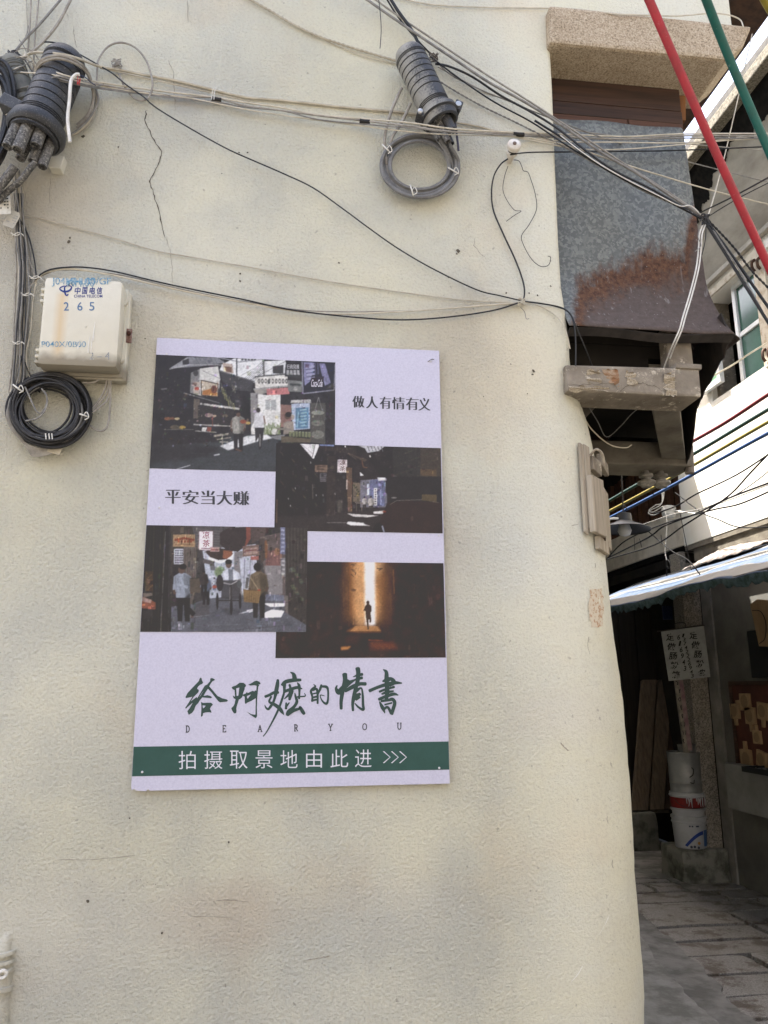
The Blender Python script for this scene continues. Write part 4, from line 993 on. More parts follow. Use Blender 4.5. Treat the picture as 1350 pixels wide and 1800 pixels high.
# ------------------------------------------------------------------ telecom box
YB = -.095
bx_ = thing('telecom_box', 'cream plastic wall box lettered in blue with the number 265', 'junction box', at(140, 665, 0))
BOXM = mat('aged_cream_plastic', (.62, .595, .50), .55, (.56, .53, .43), 5, (.4, .7), .12, 140, .3, dust=((.24, .20, .14), 120, .665, .70))
_nt = BOXM.node_tree; _p = _nt.nodes['Principled BSDF']; _c = _p.inputs['Base Color'].links[0].from_socket
_geo = _nt.nodes.new('ShaderNodeNewGeometry'); _s = _nt.nodes.new('ShaderNodeSeparateXYZ'); _nt.links.new(_geo.outputs['Position'], _s.inputs[0])
def _band(sock, a, b, c_, d_):
    n1 = _nt.nodes.new('ShaderNodeMapRange'); n1.inputs[1].default_value = a; n1.inputs[2].default_value = b; _nt.links.new(sock, n1.inputs[0])
    n2 = _nt.nodes.new('ShaderNodeMapRange'); n2.inputs[1].default_value = c_; n2.inputs[2].default_value = d_; n2.inputs[3].default_value = 1; n2.inputs[4].default_value = 0; _nt.links.new(sock, n2.inputs[0])
    mm = _nt.nodes.new('ShaderNodeMath'); mm.operation = 'MULTIPLY'; _nt.links.new(n1.outputs[0], mm.inputs[0]); _nt.links.new(n2.outputs[0], mm.inputs[1]); return mm.outputs[0]
_xr = at(104, 580, YB).x
_f = _band(_s.outputs[0], _xr - .020, _xr, _xr + .002, _xr + .022)     # ochre run from the top
_zb = at(104, 640, YB).z; _zt = at(104, 512, YB).z
_g = _band(_s.outputs[2], _zb, _zb + .04, _zt - .01, _zt)
_mm = _nt.nodes.new('ShaderNodeMath'); _mm.operation = 'MULTIPLY'; _nt.links.new(_f, _mm.inputs[0]); _nt.links.new(_g, _mm.inputs[1])
_m2 = _nt.nodes.new('ShaderNodeMath'); _m2.operation = 'MULTIPLY'; _m2.inputs[1].default_value = .55; _nt.links.new(_mm.outputs[0], _m2.inputs[0])
_mx = _nt.nodes.new('ShaderNodeMix'); _mx.data_type = 'RGBA'; _mx.inputs['B'].default_value = (.55, .37, .16, 1); _nt.links.new(_m2.outputs[0], _mx.inputs['Factor']); _nt.links.new(_c, _mx.inputs['A'])
# grime gathered along the bottom rim
_n3 = _nt.nodes.new('ShaderNodeTexNoise'); _n3.inputs['Scale'].default_value = 35; _n3.inputs['Detail'].default_value = 5; _nt.links.new(_geo.outputs['Position'], _n3.inputs['Vector'])
_zl = at(140, 640, YB).z
_ad = _nt.nodes.new('ShaderNodeMath'); _ad.operation = 'MULTIPLY_ADD'; _ad.inputs[1].default_value = .03; _nt.links.new(_n3.outputs[0], _ad.inputs[0]); _nt.links.new(_s.outputs[2], _ad.inputs[2])
_h = _band(_ad.outputs[0], _zl - .02, _zl, _zl + .026, _zl + .052)
_m4 = _nt.nodes.new('ShaderNodeMath'); _m4.operation = 'MULTIPLY'; _m4.inputs[1].default_value = .75; _nt.links.new(_h, _m4.inputs[0])
_mx2 = _nt.nodes.new('ShaderNodeMix'); _mx2.data_type = 'RGBA'; _mx2.inputs['B'].default_value = (.14, .115, .075, 1); _nt.links.new(_m4.outputs[0], _mx2.inputs['Factor']); _nt.links.new(_mx.outputs['Result'], _mx2.inputs['A'])
_nt.links.new(_mx2.outputs['Result'], _p.inputs['Base Color'])
A = at(77, 487, YB); Bq = at(213, 642, YB); A2 = at(66, 640, YB); B2 = at(205, 489, YB)
cx0, cx1, cz0, cz1 = (A.x + A2.x) / 2, (B2.x + Bq.x) / 2 + .004, (A2.z + Bq.z) / 2, (A.z + B2.z) / 2
m = MB(); m.box((cx0 - .002, YB, cz0 - .004), (cx1, -.035, cz1)); cov = m.build('cover', BOXM, bx_, bevel=.016, smooth=True)
q = at(217, 664, -.02)
m = MB(); m.box((cx0 + .002, -.034, cz0 - .016), (cx1 + .010, -.002, cz1 - .004)); m.build('back_plate', BOXM, bx_, bevel=.004)
m = MB(); m.box((cx0 - .0, -.04, cz0 - .010), (cx1 + .005, -.034, cz1)); m.build('rim', BOXM, bx_, bevel=.002)
for zz in (cz1 - .018, cz0 + .055):
    m = MB()
    for k in range(3): m.box((cx0 - .017, -.062, zz - .008 - k * .017), (cx0 - .001, -.034, zz - k * .017), 0, 0)
    m.build('hinge', BOXM, bx_, bevel=.002)
m = MB(); zz = (cz0 + cz1) / 2 - .01; m.box((cx1 + .004, -.035, zz - .02), (cx1 + .020, -.029, zz + .022)); m.build('latch', mat('rusty_pinkish_metal', (.30, .22, .19), .7, (.14, .07, .05), 60), bx_, bevel=.002)
m = MB(); m.lathe((cx1 + .012, -.036, zz + .006), (0, -1, 0), [(0, .006), (.006, .006), (.008, .003)], 10); m.build('screw', mat('rust', (.07, .03, .02), .9), bx_)
for zq in (cz1 - .05, cz0 + .03):
    m = MB(); m.box((cx1 + .001, -.062, zq - .006), (cx1 + .006, -.05, zq + .006), 0, .5); m.build('clip', BOXM, bx_)
BLUE = mat('faded_blue_print', (.09, .17, .30), .6); NAVY = mat('navy_print', (.025, .045, .20), .5); STEN = mat('stencil_blue', (.10, .24, .36), .7, (.42, .47, .46), 160, (.45, .62))
GREYP = mat('grey_print', (.22, .24, .26), .7, (.5, .49, .42), 160, (.45, .6))
yl = YB - .0006
m = MB(); letter(m, 'J04MHL00/GF', (91, 488, 195, 504), yl, .012); m.build('stencil_lettering', STEN, bx_)
m = MB(); letter(m, 'MH.00', (118, 488, 166, 504), yl - .0003, .004); m.build('double_print', STEN, bx_)
m = MB(); letter(m, 'P040X/0B00', (73, 600, 151, 610), yl, .006); m.build('stencil_lettering', STEN, bx_)
m = MB()
for ch, a, b in (('中', 131, 142), ('国', 144, 154), ('电', 157, 167), ('信', 170, 180)): letter(m, ch, (a, 504.5, b, 517), yl, .018, .15)
letter(m, 'CHINA TELECOM', (130, 518, 180, 523), yl, .01); m.build('company_name', NAVY, bx_)
for ch, a, b in (('2', 112, 121), ('6', 136, 145), ('5', 157, 166)):
    m = MB(); letter(m, ch, (a, 531, b, 546), yl, .006); m.build('digit', BLUE, bx_)
m = MB(); letter(m, '2 – 4', (157, 619, 193, 632), yl, 0); m.build('hand_number', GREYP, bx_)
m = MB()                                                   # round ribbon emblem
brush(m, [[(106, 509, 2), (112, 512.5, 3.2), (120, 511.5, 3.2), (125, 507.5, 3), (125, 503.5, 2), (119, 502, 2.2), (114, 504.5, 2.2), (113.5, 510, 3), (115, 517, 3), (118, 519.5, 2), (119.5, 517, 1)],
          [(113, 502.5, 1), (107, 505, 2), (105, 508, 2), (108, 511.5, 2)]], 0, 0, 1, yl); m.build('emblem', NAVY, bx_)
for a, b, c_ in ((163, 590, 622), (167, 566, 600), (153, 572, 576), (140, 597, 614), (158, 592, 620)):
    m = MB(); m.tube([at(a, b, yl), at(a - 2, (b + c_) / 2, yl), at(a - 3, c_, yl)], lambda t: .0007 + .0008 * t, 5, 3); m.build('paint_drip', WHITEC, bx_)

# ------------------------------------------------------------------ cable closures
def closure(name, label, P0, P1, R, mm, ribs, seam=True):
    t = thing(name, label, 'cable closure', P1)
    ax = (P1 - P0); L_ = ax.length; ax.normalize()
    prof = [(0, .05 * R), (.004, R * .55), (.012, R * .82), (.024, R * .94), (.034, R)]
    rp = [.06, .075, .09] + [.16 + .10 * i for i in range(ribs)] + [.86, .885, .91]
    for f in rp:
        d = .03 + (L_ - .03) * f; prof += [(d - .0030, R), (d - .0016, R * .94), (d + .0010, R * .94), (d + .0014, R)]
    prof += [(L_, R)]
    m = MB(); m.lathe(P0, ax, prof, 36); m.build('dome', mm, t, smooth=True)
    m = MB(); m.lathe(P0 + ax * (L_ - .004), ax, [(0, R * 1.0), (.002, R * 1.22), (.016, R * 1.26), (.020, R * 1.12), (.040, R * 1.08), (.042, R * .92), (.012, R * .88)], 36, False); m.build('clamp_ring', mm, t, smooth=True)
    return t, ax, L_
RUB1 = mat('black_plastic_dusty_flank', (.026, .028, .032), .5, (.045, .047, .052), 9, spec=.4)
_n1 = RUB1.node_tree; _p1 = _n1.nodes['Principled BSDF']; _c1 = _p1.inputs['Base Color'].links[0].from_socket
_ge = _n1.nodes.new('ShaderNodeNewGeometry'); _dt = _n1.nodes.new('ShaderNodeVectorMath'); _dt.operation = 'DOT_PRODUCT'; _dt.inputs[1].default_value = (-.88, -.25, .35); _n1.links.new(_ge.outputs['Normal'], _dt.inputs[0])
_nn = _n1.nodes.new('ShaderNodeTexNoise'); _nn.inputs['Scale'].default_value = 190; _nn.inputs['Detail'].default_value = 8; _nn.inputs['Roughness'].default_value = .8; _n1.links.new(_ge.outputs['Position'], _nn.inputs['Vector'])
_nb = _n1.nodes.new('ShaderNodeTexNoise'); _nb.inputs['Scale'].default_value = 28; _n1.links.new(_ge.outputs['Position'], _nb.inputs['Vector'])
_a1 = _n1.nodes.new('ShaderNodeMath'); _a1.operation = 'MULTIPLY_ADD'; _a1.inputs[1].default_value = 2.2; _n1.links.new(_nn.outputs[0], _a1.inputs[0]); _n1.links.new(_dt.outputs['Value'], _a1.inputs[2])
_a2 = _n1.nodes.new('ShaderNodeMath'); _a2.operation = 'MULTIPLY_ADD'; _a2.inputs[1].default_value = .9; _n1.links.new(_nb.outputs[0], _a2.inputs[0]); _n1.links.new(_a1.outputs[0], _a2.inputs[2])
_mr = _n1.nodes.new('ShaderNodeMapRange'); _mr.inputs[1].default_value = 1.72; _mr.inputs[2].default_value = 2.25; _mr.inputs[4].default_value = .85; _n1.links.new(_a2.outputs[0], _mr.inputs[0])
_mx1 = _n1.nodes.new('ShaderNodeMix'); _mx1.data_type = 'RGBA'; _mx1.inputs['B'].default_value = (.27, .26, .23, 1); _n1.links.new(_mr.outputs[0], _mx1.inputs['Factor']); _n1.links.new(_c1, _mx1.inputs['A']); _n1.links.new(_mx1.outputs['Result'], _p1.inputs['Base Color'])
P0 = at(714, 86, -.070); P1 = at(769, 200, -.078); R_ = .049
c1_, ax1, L1 = closure('cable_closure', 'black ribbed plastic cable closure half grey with dust, hung above a grey cable ring', P0, P1, R_, RUB1, 6)
side = ax1.cross(Vector((0, 1, 0))).normalized()
if side.x < 0: side = -side
e = P0 + ax1 * L1
m = MB(); q = e + side * R_ * 1.35; m.box(q - Vector((.012, .018, .016)), q + Vector((.012, .012, .016)), 0, .4); m.build('clamp_lug', RUB, c1_, bevel=.003)
m = MB(); m.lathe(q + Vector((0, -.018, 0)), (0, -1, 0), [(0, .009), (.004, .009), (.005, .004)], 12); q2 = e - side * R_ * 1.3; m.lathe(q2 + Vector((0, -.03, 0)), (0, -1, 0), [(0, .008), (.006, .008), (.008, .004)], 12); m.build('bolt', mat('zinc_bolt', (.45, .45, .44), .35, metal=.6), c1_, smooth=True)
m = MB(); q2 = e - side * R_ * 1.25; m.box(q2 - Vector((.010, .028, .010)), q2 + Vector((.014, .01, .010)), 0, .4); m.build('clamp_lug', RUB, c1_, bevel=.003)
m = MB(); m.lathe(e + ax1 * .0, ax1, [(0, R_ * .6), (.030, R_ * .6), (.032, R_ * .5)], 24); m.build('gland_base', RUBD, c1_, smooth=True)
for du, dy, ln, rr in ((.012, -.012, .055, .016), (.028, .005, .05, .011), (-.012, -.006, .085, .011), (-.026, .008, .06, .010), (.006, .018, .08, .012)):
    m = MB(); q = e + ax1 * .02 + side * du + Vector((0, dy, 0)); m.lathe(q, ax1, [(0, rr), (ln, rr * .92), (ln, rr * .75), (ln - .01, rr * .7)], 14, True); m.build('port', RUBD if du < 0 else RUB, c1_, smooth=True)
m = MB(); m.tube(W3([(798, 190), (800, 215), (804, 245), (806, 265)], -.07, -.05), .0035, 6); m.build('pigtail', mat('purple_grey', (.07, .07, .11), .5), c1_, smooth=True)

P0 = at(120, 96, -.075); P1 = at(66, 226, -.112); R2 = .059
c2_, ax2, L2 = closure('cable_closure', 'big black ribbed cable closure with thick cut cable ends below, at the upper left', P0, P1, R2, RUB, 7)
side2 = ax2.cross(Vector((0, 1, 0))).normalized()
if side2.x < 0: side2 = -side2
e2_ = P0 + ax2 * L2
m = MB(); q = e2_ - side2 * R2 * 1.05 - ax2 * .022 + Vector((0, -.03, 0)); m.box(q - Vector((.03, .03, .016)), q + Vector((.028, .03, .02)), 0, .45); m.build('clamp_latch', RUB, c2_, bevel=.004)
m = MB(); m.lathe(e2_ - ax2 * .006, ax2, [(0, R2 * 1.0), (.0, R2 * 1.28), (.02, R2 * 1.34), (.03, R2 * 1.28), (.036, R2 * 1.16), (.030, R2 * 1.02), (.01, R2 * .98)], 40, False); m.build('base_ring', RUB, c2_, smooth=True)
m = MB(); m.lathe(e2_, ax2, [(0, R2 * .98), (.006, R2 * .98)], 32); m.build('base_plate', TAPE, c2_)
for du, dy, ln, rr in ((-.036, -.03, .105, .015), (-.008, -.034, .11, .0165), (.022, -.022, .075, .016), (.040, .012, .115, .0135), (.014, .012, .105, .0135), (-.02, .02, .10, .014)):
    m = MB(); q = e2_ + side2 * du + Vector((0, dy, 0)); m.lathe(q, ax2 + side2 * du * .8, [(0, rr), (ln, rr * .95), (ln + .001, rr * .75), (ln - .008, rr * .7)], 16); m.build('cable_stub', RUBD, c2_, smooth=True)
m = MB(); m.tube(W3([(62, 285, -.13), (50, 300, -.125), (36, 318, -.11), (10, 340, -.08), (-12, 362, -.06)], 0), .0085, 8); m.tube(W3([(26, 292, -.12), (12, 312, -.11), (-14, 345, -.09)], 0), .012, 8); m.build('cable_tail', RUBD, c2_, smooth=True)
bk = MB(); q = at(101, 284, -.03); bk.prism([q + Vector((-.03, 0, .015)), q + Vector((.018, 0, .02)), q + Vector((.010, 0, -.022)), q + Vector((-.022, 0, -.02))], (0, .035, 0)); bk.build('bracket_foot', BOXM, c2_, bevel=.003)
P0 = at(18, 100, -.05); P1 = at(46, 182, -.05)
c3_, ax3, L3 = closure('cable_closure', 'olive grey closure half hidden behind the black cable bundle at the left edge', P0, P1, .034, mat('olive_grey_plastic', (.15, .15, .125), .6, (.09, .09, .08), 25, spec=.3, dust=((.3, .29, .25), 160, .6, .72)), 4)

# ------------------------------------------------------------------ cable coils
def coil(label, cx, cy, rx, ry, y, turns, r, mats, seed, spread, wobble, ties, hang=None, tilt=0.0, rootn='cable_coil', even=False, namep='coil_turn'):
    t = thing(rootn, label, 'cable coil', at(cx, cy + ry, y)); rn = random.Random(seed)
    for k in range(turns):
        f = (-spread + 2 * spread * k / (turns - 1)) if even else rn.uniform(-spread, spread); ox, oy = rn.uniform(-wobble, wobble), rn.uniform(-wobble, wobble)
        yy = y + rn.uniform(-1, 1) * min(.022, r * turns * .35); ph = rn.uniform(0, 6.28); pts = []
        n_ = 26
        for i in range(n_ + 1):
            a = 2 * math.pi * i / n_ + ph; w_ = 1 + f + (.018 * math.sin(2 * a + k) + .012 * math.sin(3 * a + 2 * k)) * (.6 if even else 1)
            x_ = rx * w_ * math.cos(a); y_ = ry * w_ * math.sin(a)
            pts.append((cx + ox + x_ * math.cos(tilt) - y_ * math.sin(tilt), cy + oy + x_ * math.sin(tilt) + y_ * math.cos(tilt), yy + .004 * math.sin(a * 1.0 + k)))
        m = MB(); m.tube(W3(pts, 0), r * rn.uniform(.85, 1.1), 6, 3); m.build(namep, mats[k % len(mats)], t, smooth=True)
    for (tx, ty, dx, dy) in ties:
        m = MB(); yy = y - min(.022, r * turns * .35) - r - .002
        m.tube(W3([(tx - dx, ty - dy, y + .005), (tx - dx * .6, ty - dy * .6, yy), (tx + dx * .6, ty + dy * .6, yy), (tx + dx, ty + dy, y + .005)], 0), .0022, 5, 4)
        m.tube(W3([(tx, ty, yy), (tx + 5, ty - 6, yy - .006), (tx + 9, ty + 3, yy - .008), (tx + 2, ty + 8, yy - .004)], 0), .0013, 5, 4)
        m.build('tie', TIE, t, smooth=True)
    return t
GC = mat('dusty_grey_cable', (.13, .13, .13), .6, (.18, .18, .18), 30, spec=.3, dust=((.36, .35, .32), 150, .56, .7))
k1 = coil('ring of thick grey cable hanging on the wall below the middle closure', 738, 291, 60, 49, -.034, 7, .0062, [GC, GC, GREYD, GC, GC], 3, .135, 1.2, ((680, 262, 8, 8), (797, 300, 10, 6), (724, 335, 3, 10)), even=True)
for pts, r in (([(706, 155, -.05), (690, 190, -.045), (679, 225, -.04), (676, 255, -.035), (680, 290, -.03)], .0048), ([(722, 182, -.05), (706, 215, -.045), (690, 240, -.04), (684, 262, -.035)], .0048),
               ([(762, 228, -.08), (780, 255, -.06), (792, 280, -.04), (797, 305, -.03)], .0055), ([(775, 225, -.08), (795, 262, -.06), (806, 285, -.04), (798, 312, -.03)], .005), ([(755, 226, -.07), (785, 270, -.05), (790, 296, -.035)], .005)):
    m = MB(); m.tube(W3(pts, 0), r, 7); m.build('lead_in', GREY if r < .005 else GC, k1, smooth=True)
k2 = coil('round coil of black drop wire tied under the cream telecom box', 84, 721, 60, 54, -.035, 44, .0032, [BLACK, BLK, BLACK, GREYD, BLACK, BLK, BLACK], 5, .20, 7, ((32, 683, 9, 7), (147, 730, 9, 3)))
rn = random.Random(9)
for k in range(9):
    m = MB(); ph = rn.uniform(-5, 5); m.tube(W3([(30 + ph, 690), (12 + k * 2, 725 + 3 * k), (24 + k * 3, 760 + 3 * k), (60, 786 + k * 2.0), (100, 784 + k), (130, 760), (142, 735)], -.03), .0022, 5); m.build('loose_turn', GREY, k2, smooth=True)
m = MB(); m.tube(W3([(44, 680), (66, 725), (80, 715), (82, 695), (73, 683)], -.06), .002, 5); m.tube(W3([(73, 683), (83, 700), (80, 720), (66, 735), (45, 740)], -.062), .002, 5); m.build('loose_end', GREYD, k2, smooth=True)
m = MB(); 
for k, x in enumerate((80, 86, 91)): m.tube(W3([(x, 762), (x + 1, 772)], -.066), .0016, 5)
m.build('marker_print', WHITEC, k2)
m = MB(); q = at(98, 790, -.03); m.box(q - Vector((.018, .003, .012)), q + Vector((.015, .003, .012)), 0, .3); m.build('wall_hook', PAINTED, k2)
for k, pts in enumerate(([(190, 661), (182, 690), (165, 715), (150, 728)], [(193, 661), (188, 690), (172, 712), (152, 732)], [(196, 662), (190, 700), (176, 715), (150, 735)], [(194, 662), (194, 700), (190, 745), (178, 758), (160, 750), (148, 733)], [(185, 660), (165, 672), (145, 673)])):
    wire('drop_cable', 'grey drop cable looping down from the underside of the cream telecom box to the coil', pts, .0028, GREY, -.028, -.04, group='cables under the telecom box')
k3 = coil('bundle of black cable loops strapped together at the left edge of the wall', -14, 205, 30, 84, -.10, 14, .0062, [BLACK, BLK, BLACK], 12, .22, 3, ((8, 194, 16, 6),), tilt=.12)

# ------------------------------------------------------------------ tags on the cables
for (c, ang, lb, s) in (((5, 358, -.06), -.12, 'white printed cable tag at the left edge under the black cables', 1.0), ((21, 385, -.04), .35, 'grey weathered cable tag tied to the cable trunk', .8)):
    t = thing('cable_tag', lb, 'tag', at(*c[:2], c[2])); p = at(*c[:2], c[2]); R = Matrix.Rotation(ang, 3, 'Y'); m = MB(); h = Vector((.020 * s, .0008, .032 * s))
    m.prism([p + R @ Vector((a * h.x, 0, b * h.z)) for a, b in ((-1, -1), (1, -1), (1, .7), (.6, 1), (-1, 1))], (0, .0012, 0)); m.build('card', mat('card_%d' % int(s * 10), (.66, .65, .60) if s == 1 else (.40, .38, .33), .6, (.5, .48, .42), 40), t)
    m = MB(); rn = random.Random(3)
    for r_ in range(4):
        for k in range(7):
            w_ = rn.uniform(.15, .25); x_ = -.75 + k * .22; q = [(x_, .55 - r_ * .3), (x_ + w_ * .7, .55 - r_ * .3), (x_ + w_ * .7, .40 - r_ * .3), (x_, .40 - r_ * .3)]
            if rn.random() < .75: m.add([p + R @ Vector((a * h.x, -.0006, b * h.z)) for a, b in q], [(0, 1, 2, 3)])
    m.build('print', GREYP if s < 1 else INK, t)

# ------------------------------------------------------------------ insulator spool and wall ties
ins = thing('insulator', 'white porcelain spool insulator holding the black wire on the wall', 'insulator', at(893, 285, 0))
q = at(895, 284, 0); d = Vector((-.05, -1, .12)).normalized()
m = MB(); m.lathe(q, d, [(0, .010), (.030, .012), (.034, .018), (.044, .018), (.048, .013), (.054, .013), (.058, .021), (.070, .022), (.074, .018)], 24); m.build('spool', mat('porcelain', (.66, .63, .57), .3, (.52, .47, .40), 30, spec=.5), ins, smooth=True)
m = MB(); m.lathe(q + d * .073, d, [(0, .006), (.004, .006), (.006, .003)], 10); m.build('bolt', mat('rust_pin', (.16, .12, .10), .8), ins)
m = MB(); m.lathe(q + d * .046, d, [(0, .0145), (.003, .0155), (.006, .0145)], 16); m.build('wire_turn', BLK, ins)
def knot(px, py, lb, seed, mm, sz=8, n_=5, y=-.012, r=.0016):
    m = MB(); rn = random.Random(seed)
    for k in range(n_):
        m.tube(W3([(px + rn.uniform(-sz, sz), py + rn.uniform(-sz, sz), y + rn.uniform(-.008, .004)) for _ in range(5)], 0), r, 5, 5)
    return tag(m.build('wire_tie', mm, smooth=True), lb, 'wire tie')
knot(205, 112, 'twisted wire tie on a wall anchor at the loop of grey cable', 2, GREY, 9, 8)
knot(917, 530, 'twisted wire tie gathering cables at the right end of the wall', 3, CREAM, 7, 7)
knot(762, 100, 'twisted iron wire on a wall hook beside the middle closure', 4, mat('iron_wire', (.10, .085, .07), .8), 9, 6, -.02)
knot(22, 104, 'tangle of tie wire at the top of the left cable bundle', 6, BLACK, 16, 9, -.05, .002)
wire('bent_wire_end', 'short bent wire end sticking down from the right wall tie', [(915, 540), (922, 548), (925, 560), (930, 560)], .001, GREYD, -.01, cat='wire')

# ------------------------------------------------------------------ wires on the wall
wire('cable', 'thin grey vertical cable coming from above at the upper left, nearest the left edge', [(55, -8), (52, 50), (49, 92)], .0026, GREY, -.012)
wire('cable', 'thin grey vertical cable just right of its twin at the upper left', [(69, -8), (63, 50), (60, 90), (58, 130)], .0024, GREY, -.012)
wire('cable', 'grey cable slanting from the top edge into the left tangle, the thinner of two', [(113, -8), (72, 40), (45, 68), (25, 93), (12, 110)], .0038, GREYD, -.02)
wire('cable', 'thick grey cable slanting into the left tangle, right of a thinner slanting one', [(128, -8), (101, 43), (68, 81), (38, 105), (30, 112)], .0048, GREY, -.03)
wire('thin_wire', 'faint thin grey wire running straight up at the upper left corner', [(46, -5), (48, 40), (50, 90)], .001, GREY, -.004, cat='wire')
for k, (a, b) in enumerate((((46, 90), (34, 70)), ((8, 98), (2, 115)), ((45, 64), (50, 45)))):
    wire('wire_stub', ('short cut wire end poking up from the left tangle', 'short cut wire end poking down at the left edge of the tangle', 'short curved wire end standing above the left tangle')[k], [a, ((a[0] + b[0]) / 2 + 1, (a[1] + b[1]) / 2), b], .0012, GREYD, -.03, cat='wire')
diag = [(58, 90), (73, 76), (88, 74), (108, 79), (141, 96), (176, 116), (199, 130), (222, 149), (252, 170), (277, 191), (340, 229), (400, 262), (447, 283), (500, 306), (550, 330), (600, 365), (650, 402), (700, 437), (760, 472), (837, 509), (880, 520), (918, 529)]
wire('cable', 'long thin black wire sagging diagonally across the wall from upper left to the right tie', diag, .0022, BLK, -.03, -.012)
loop = [(170, 190), (170, 150), (171, 120), (174, 103), (190, 82), (213, 75), (238, 84), (257, 107), (267, 138), (267, 158), (260, 172), (248, 177), (233, 170), (219, 152), (209, 130)]
wire('cable', 'grey cable making a round loop on the wall right of the left closure', loop, .0030, GREY, -.018)
wire('cable', 'bright white cable arching over the front of the left closure', [(140, 131), (134, 131), (127, 137), (124, 147), (122, 176), (119, 205), (120, 225), (123, 250)], .0045, WHITEC, -.16, -.165)
for k in range(2):
    wire('cable', ('outer' if k else 'inner') + ' grey cable looping over the neck of the left closure', shift([(63, 152, -.10), (62, 131, -.12), (73, 111, -.15), (100, 103, -.155), (128, 110, -.15), (150, 125, -.10), (161, 149, -.06), (164, 176, -.04), (155, 205, -.03), (135, 225, -.02)], 0, k * -5), .0040, GREY, 0)
top1 = [(43, 98, -.03), (63, 92, -.06), (96, 94, -.14), (131, 101, -.13), (176, 117, -.03), (215, 124, -.012), (260, 133, -.008), (300, 140, -.006)]
wire('cable', 'painted-over cream cable clinging to the wall above the long wire bundle', top1 + [(375, 158, -.005), (430, 171, -.005), (500, 177, -.005), (600, 188, -.005), (700, 197, -.005), (745, 203, -.005)], .0042, PAINTED, 0)
wire('cable', 'short painted grey cable continuing on the wall right of the middle closure', [(795, 214), (840, 222), (870, 230), (905, 236)], .0034, PAINTED, -.006)
bun = [(96, 132, -.145), (130, 140, -.145), (165, 148, -.06), (230, 157, -.02), (300, 167, -.014), (380, 174, -.012), (430, 186, -.02), (500, 193, -.025), (560, 205, -.03), (640, 213, -.035), (720, 222, -.10), (800, 230, -.12), (905, 236, -.03), (1000, 240, .01), (1100, 243, .03), (1200, 240, .02), (1380, 238, -.05)]
nm = ('upper', 'middle', 'lower')
for k, (mm, dx, dy, r) in enumerate(((CREAM, 0, -4.5, .0025), (GREY, 0, 0, .0027), (GREYD, 0, 4.0, .0023))):
    p = wob(shift(bun, dx, dy), 2.0, 30 + k)
    o = wire('cable', nm[k] + ' wire of the black-taped bundle running across the whole wall', p, r, mm, 0)
    if k == 1:
        for (a, b) in (((372, 173), (389, 176)), ((632, 212.5), (650, 214.5)), ((902, 235.5), (921, 237))):
            yy = -.014 if a[0] < 500 else -.036 if a[0] < 800 else -.03
            m = MB(); m.tube([at(*a, yy), at((a[0] + b[0]) / 2, (a[1] + b[1]) / 2 + .5, yy), at(*b, yy)], .0068, 8, 2); m.build('tape_wrap', TAPE, o, smooth=True)
        m = MB()
        for dx in (0, 4): m.tube(W3([(376 + dx, 152), (373 + dx, 163), (372 + dx, 175)], -.022), .0013, 5, 3)
        m.build('tie', TIE, o)
wire('cable', 'pale wire starting under the left closure straps and joining the taped bundle', [(36, 127, -.10), (70, 129, -.14), (100, 133, -.15), (140, 144, -.14), (170, 150, -.05), (240, 162, -.02), (330, 172, -.014), (420, 190, -.018), (520, 206, -.02), (640, 222, -.03), (760, 235, -.10), (900, 240, -.03), (1000, 249, .01), (1080, 250, .02), (1200, 251, .02), (1290, 243, .0), (1390, 232, -.05)], .0019, CREAM, 0)
wire('cable', 'thin dark wires strapped round the ribs of the left closure', [(36, 155, -.11), (66, 147, -.13), (90, 137, -.15), (110, 135, -.155), (140, 146, -.14), (168, 152, -.07), (182, 148, -.04)], .0018, GREYD, 0)
wire('twin_wire', 'short red and blue wire ends spliced on the left closure', [(137, 134, -.15), (136, 148, -.155), (141, 138, -.155), (139, 150, -.15)], .0011, mat('red_wire', (.45, .03, .03), .5), 0, cat='wire')
wire('wire', 'short dark blue wire over the right side of the left closure', [(138, 131, -.15), (150, 136, -.12), (160, 145, -.08), (168, 150, -.06)], .0014, mat('blue_wire', (.03, .05, .13), .5), 0, cat='wire')
wire('thin_cable', 'thin tan cable sagging between the left trunk and the right tie, above the black wire', [(30, 378), (60, 382), (100, 392), (200, 419), (270, 440), (330, 451), (440, 470), (560, 492), (700, 513), (820, 528), (915, 533)], .0019, PAINTED, -.006)
lowp = [(62, 492), (72, 482), (88, 474), (115, 470), (150, 470), (200, 477), (280, 496), (350, 511), (430, 527), (520, 546), (640, 559), (720, 562), (800, 556), (870, 545), (918, 530)]
wire('cable', 'black wire sagging from the top of the cream telecom box to the right tie', lowp, .0024, BLK, -.03, -.012)
wire('cable', 'cream wire sagging just below the black one from the telecom box to the right tie', [(62, 493), (76, 481), (92, 476), (130, 473), (200, 484), (280, 502), (350, 517), (440, 534), (520, 547), (600, 552), (700, 548), (800, 541), (915, 532)], .0027, CREAM, -.024, -.01)
wire('cable', 'grey wire between the black and cream ones over the telecom box', [(62, 494), (80, 482), (105, 475), (150, 476), (220, 485), (300, 504), (380, 521), (460, 535), (540, 546), (640, 548), (740, 545), (830, 538), (915, 533)], .0018, GREY, -.02, -.01)
wire('cable', 'black wire dropping in a wide bend from the porcelain spool to the right tie', [(893, 279, -.05), (880, 289, -.04), (868, 310, -.02), (864, 340, -.012), (868, 372, -.012), (885, 412, -.012), (905, 455, -.012), (918, 490, -.012), (922, 512, -.012), (920, 530, -.012)], .0025, BLK, 0)
wire('thin_wire', 'crinkled thin wire hanging from the porcelain spool and hooked at its lower end', [(903, 281), (912, 283), (917, 292), (920, 300), (928, 303), (934, 318), (941, 342), (943, 368), (930, 395), (917, 414), (920, 430), (934, 455), (950, 468), (964, 466), (968, 453), (963, 450)], .0011, BLK, -.012, cat='wire')
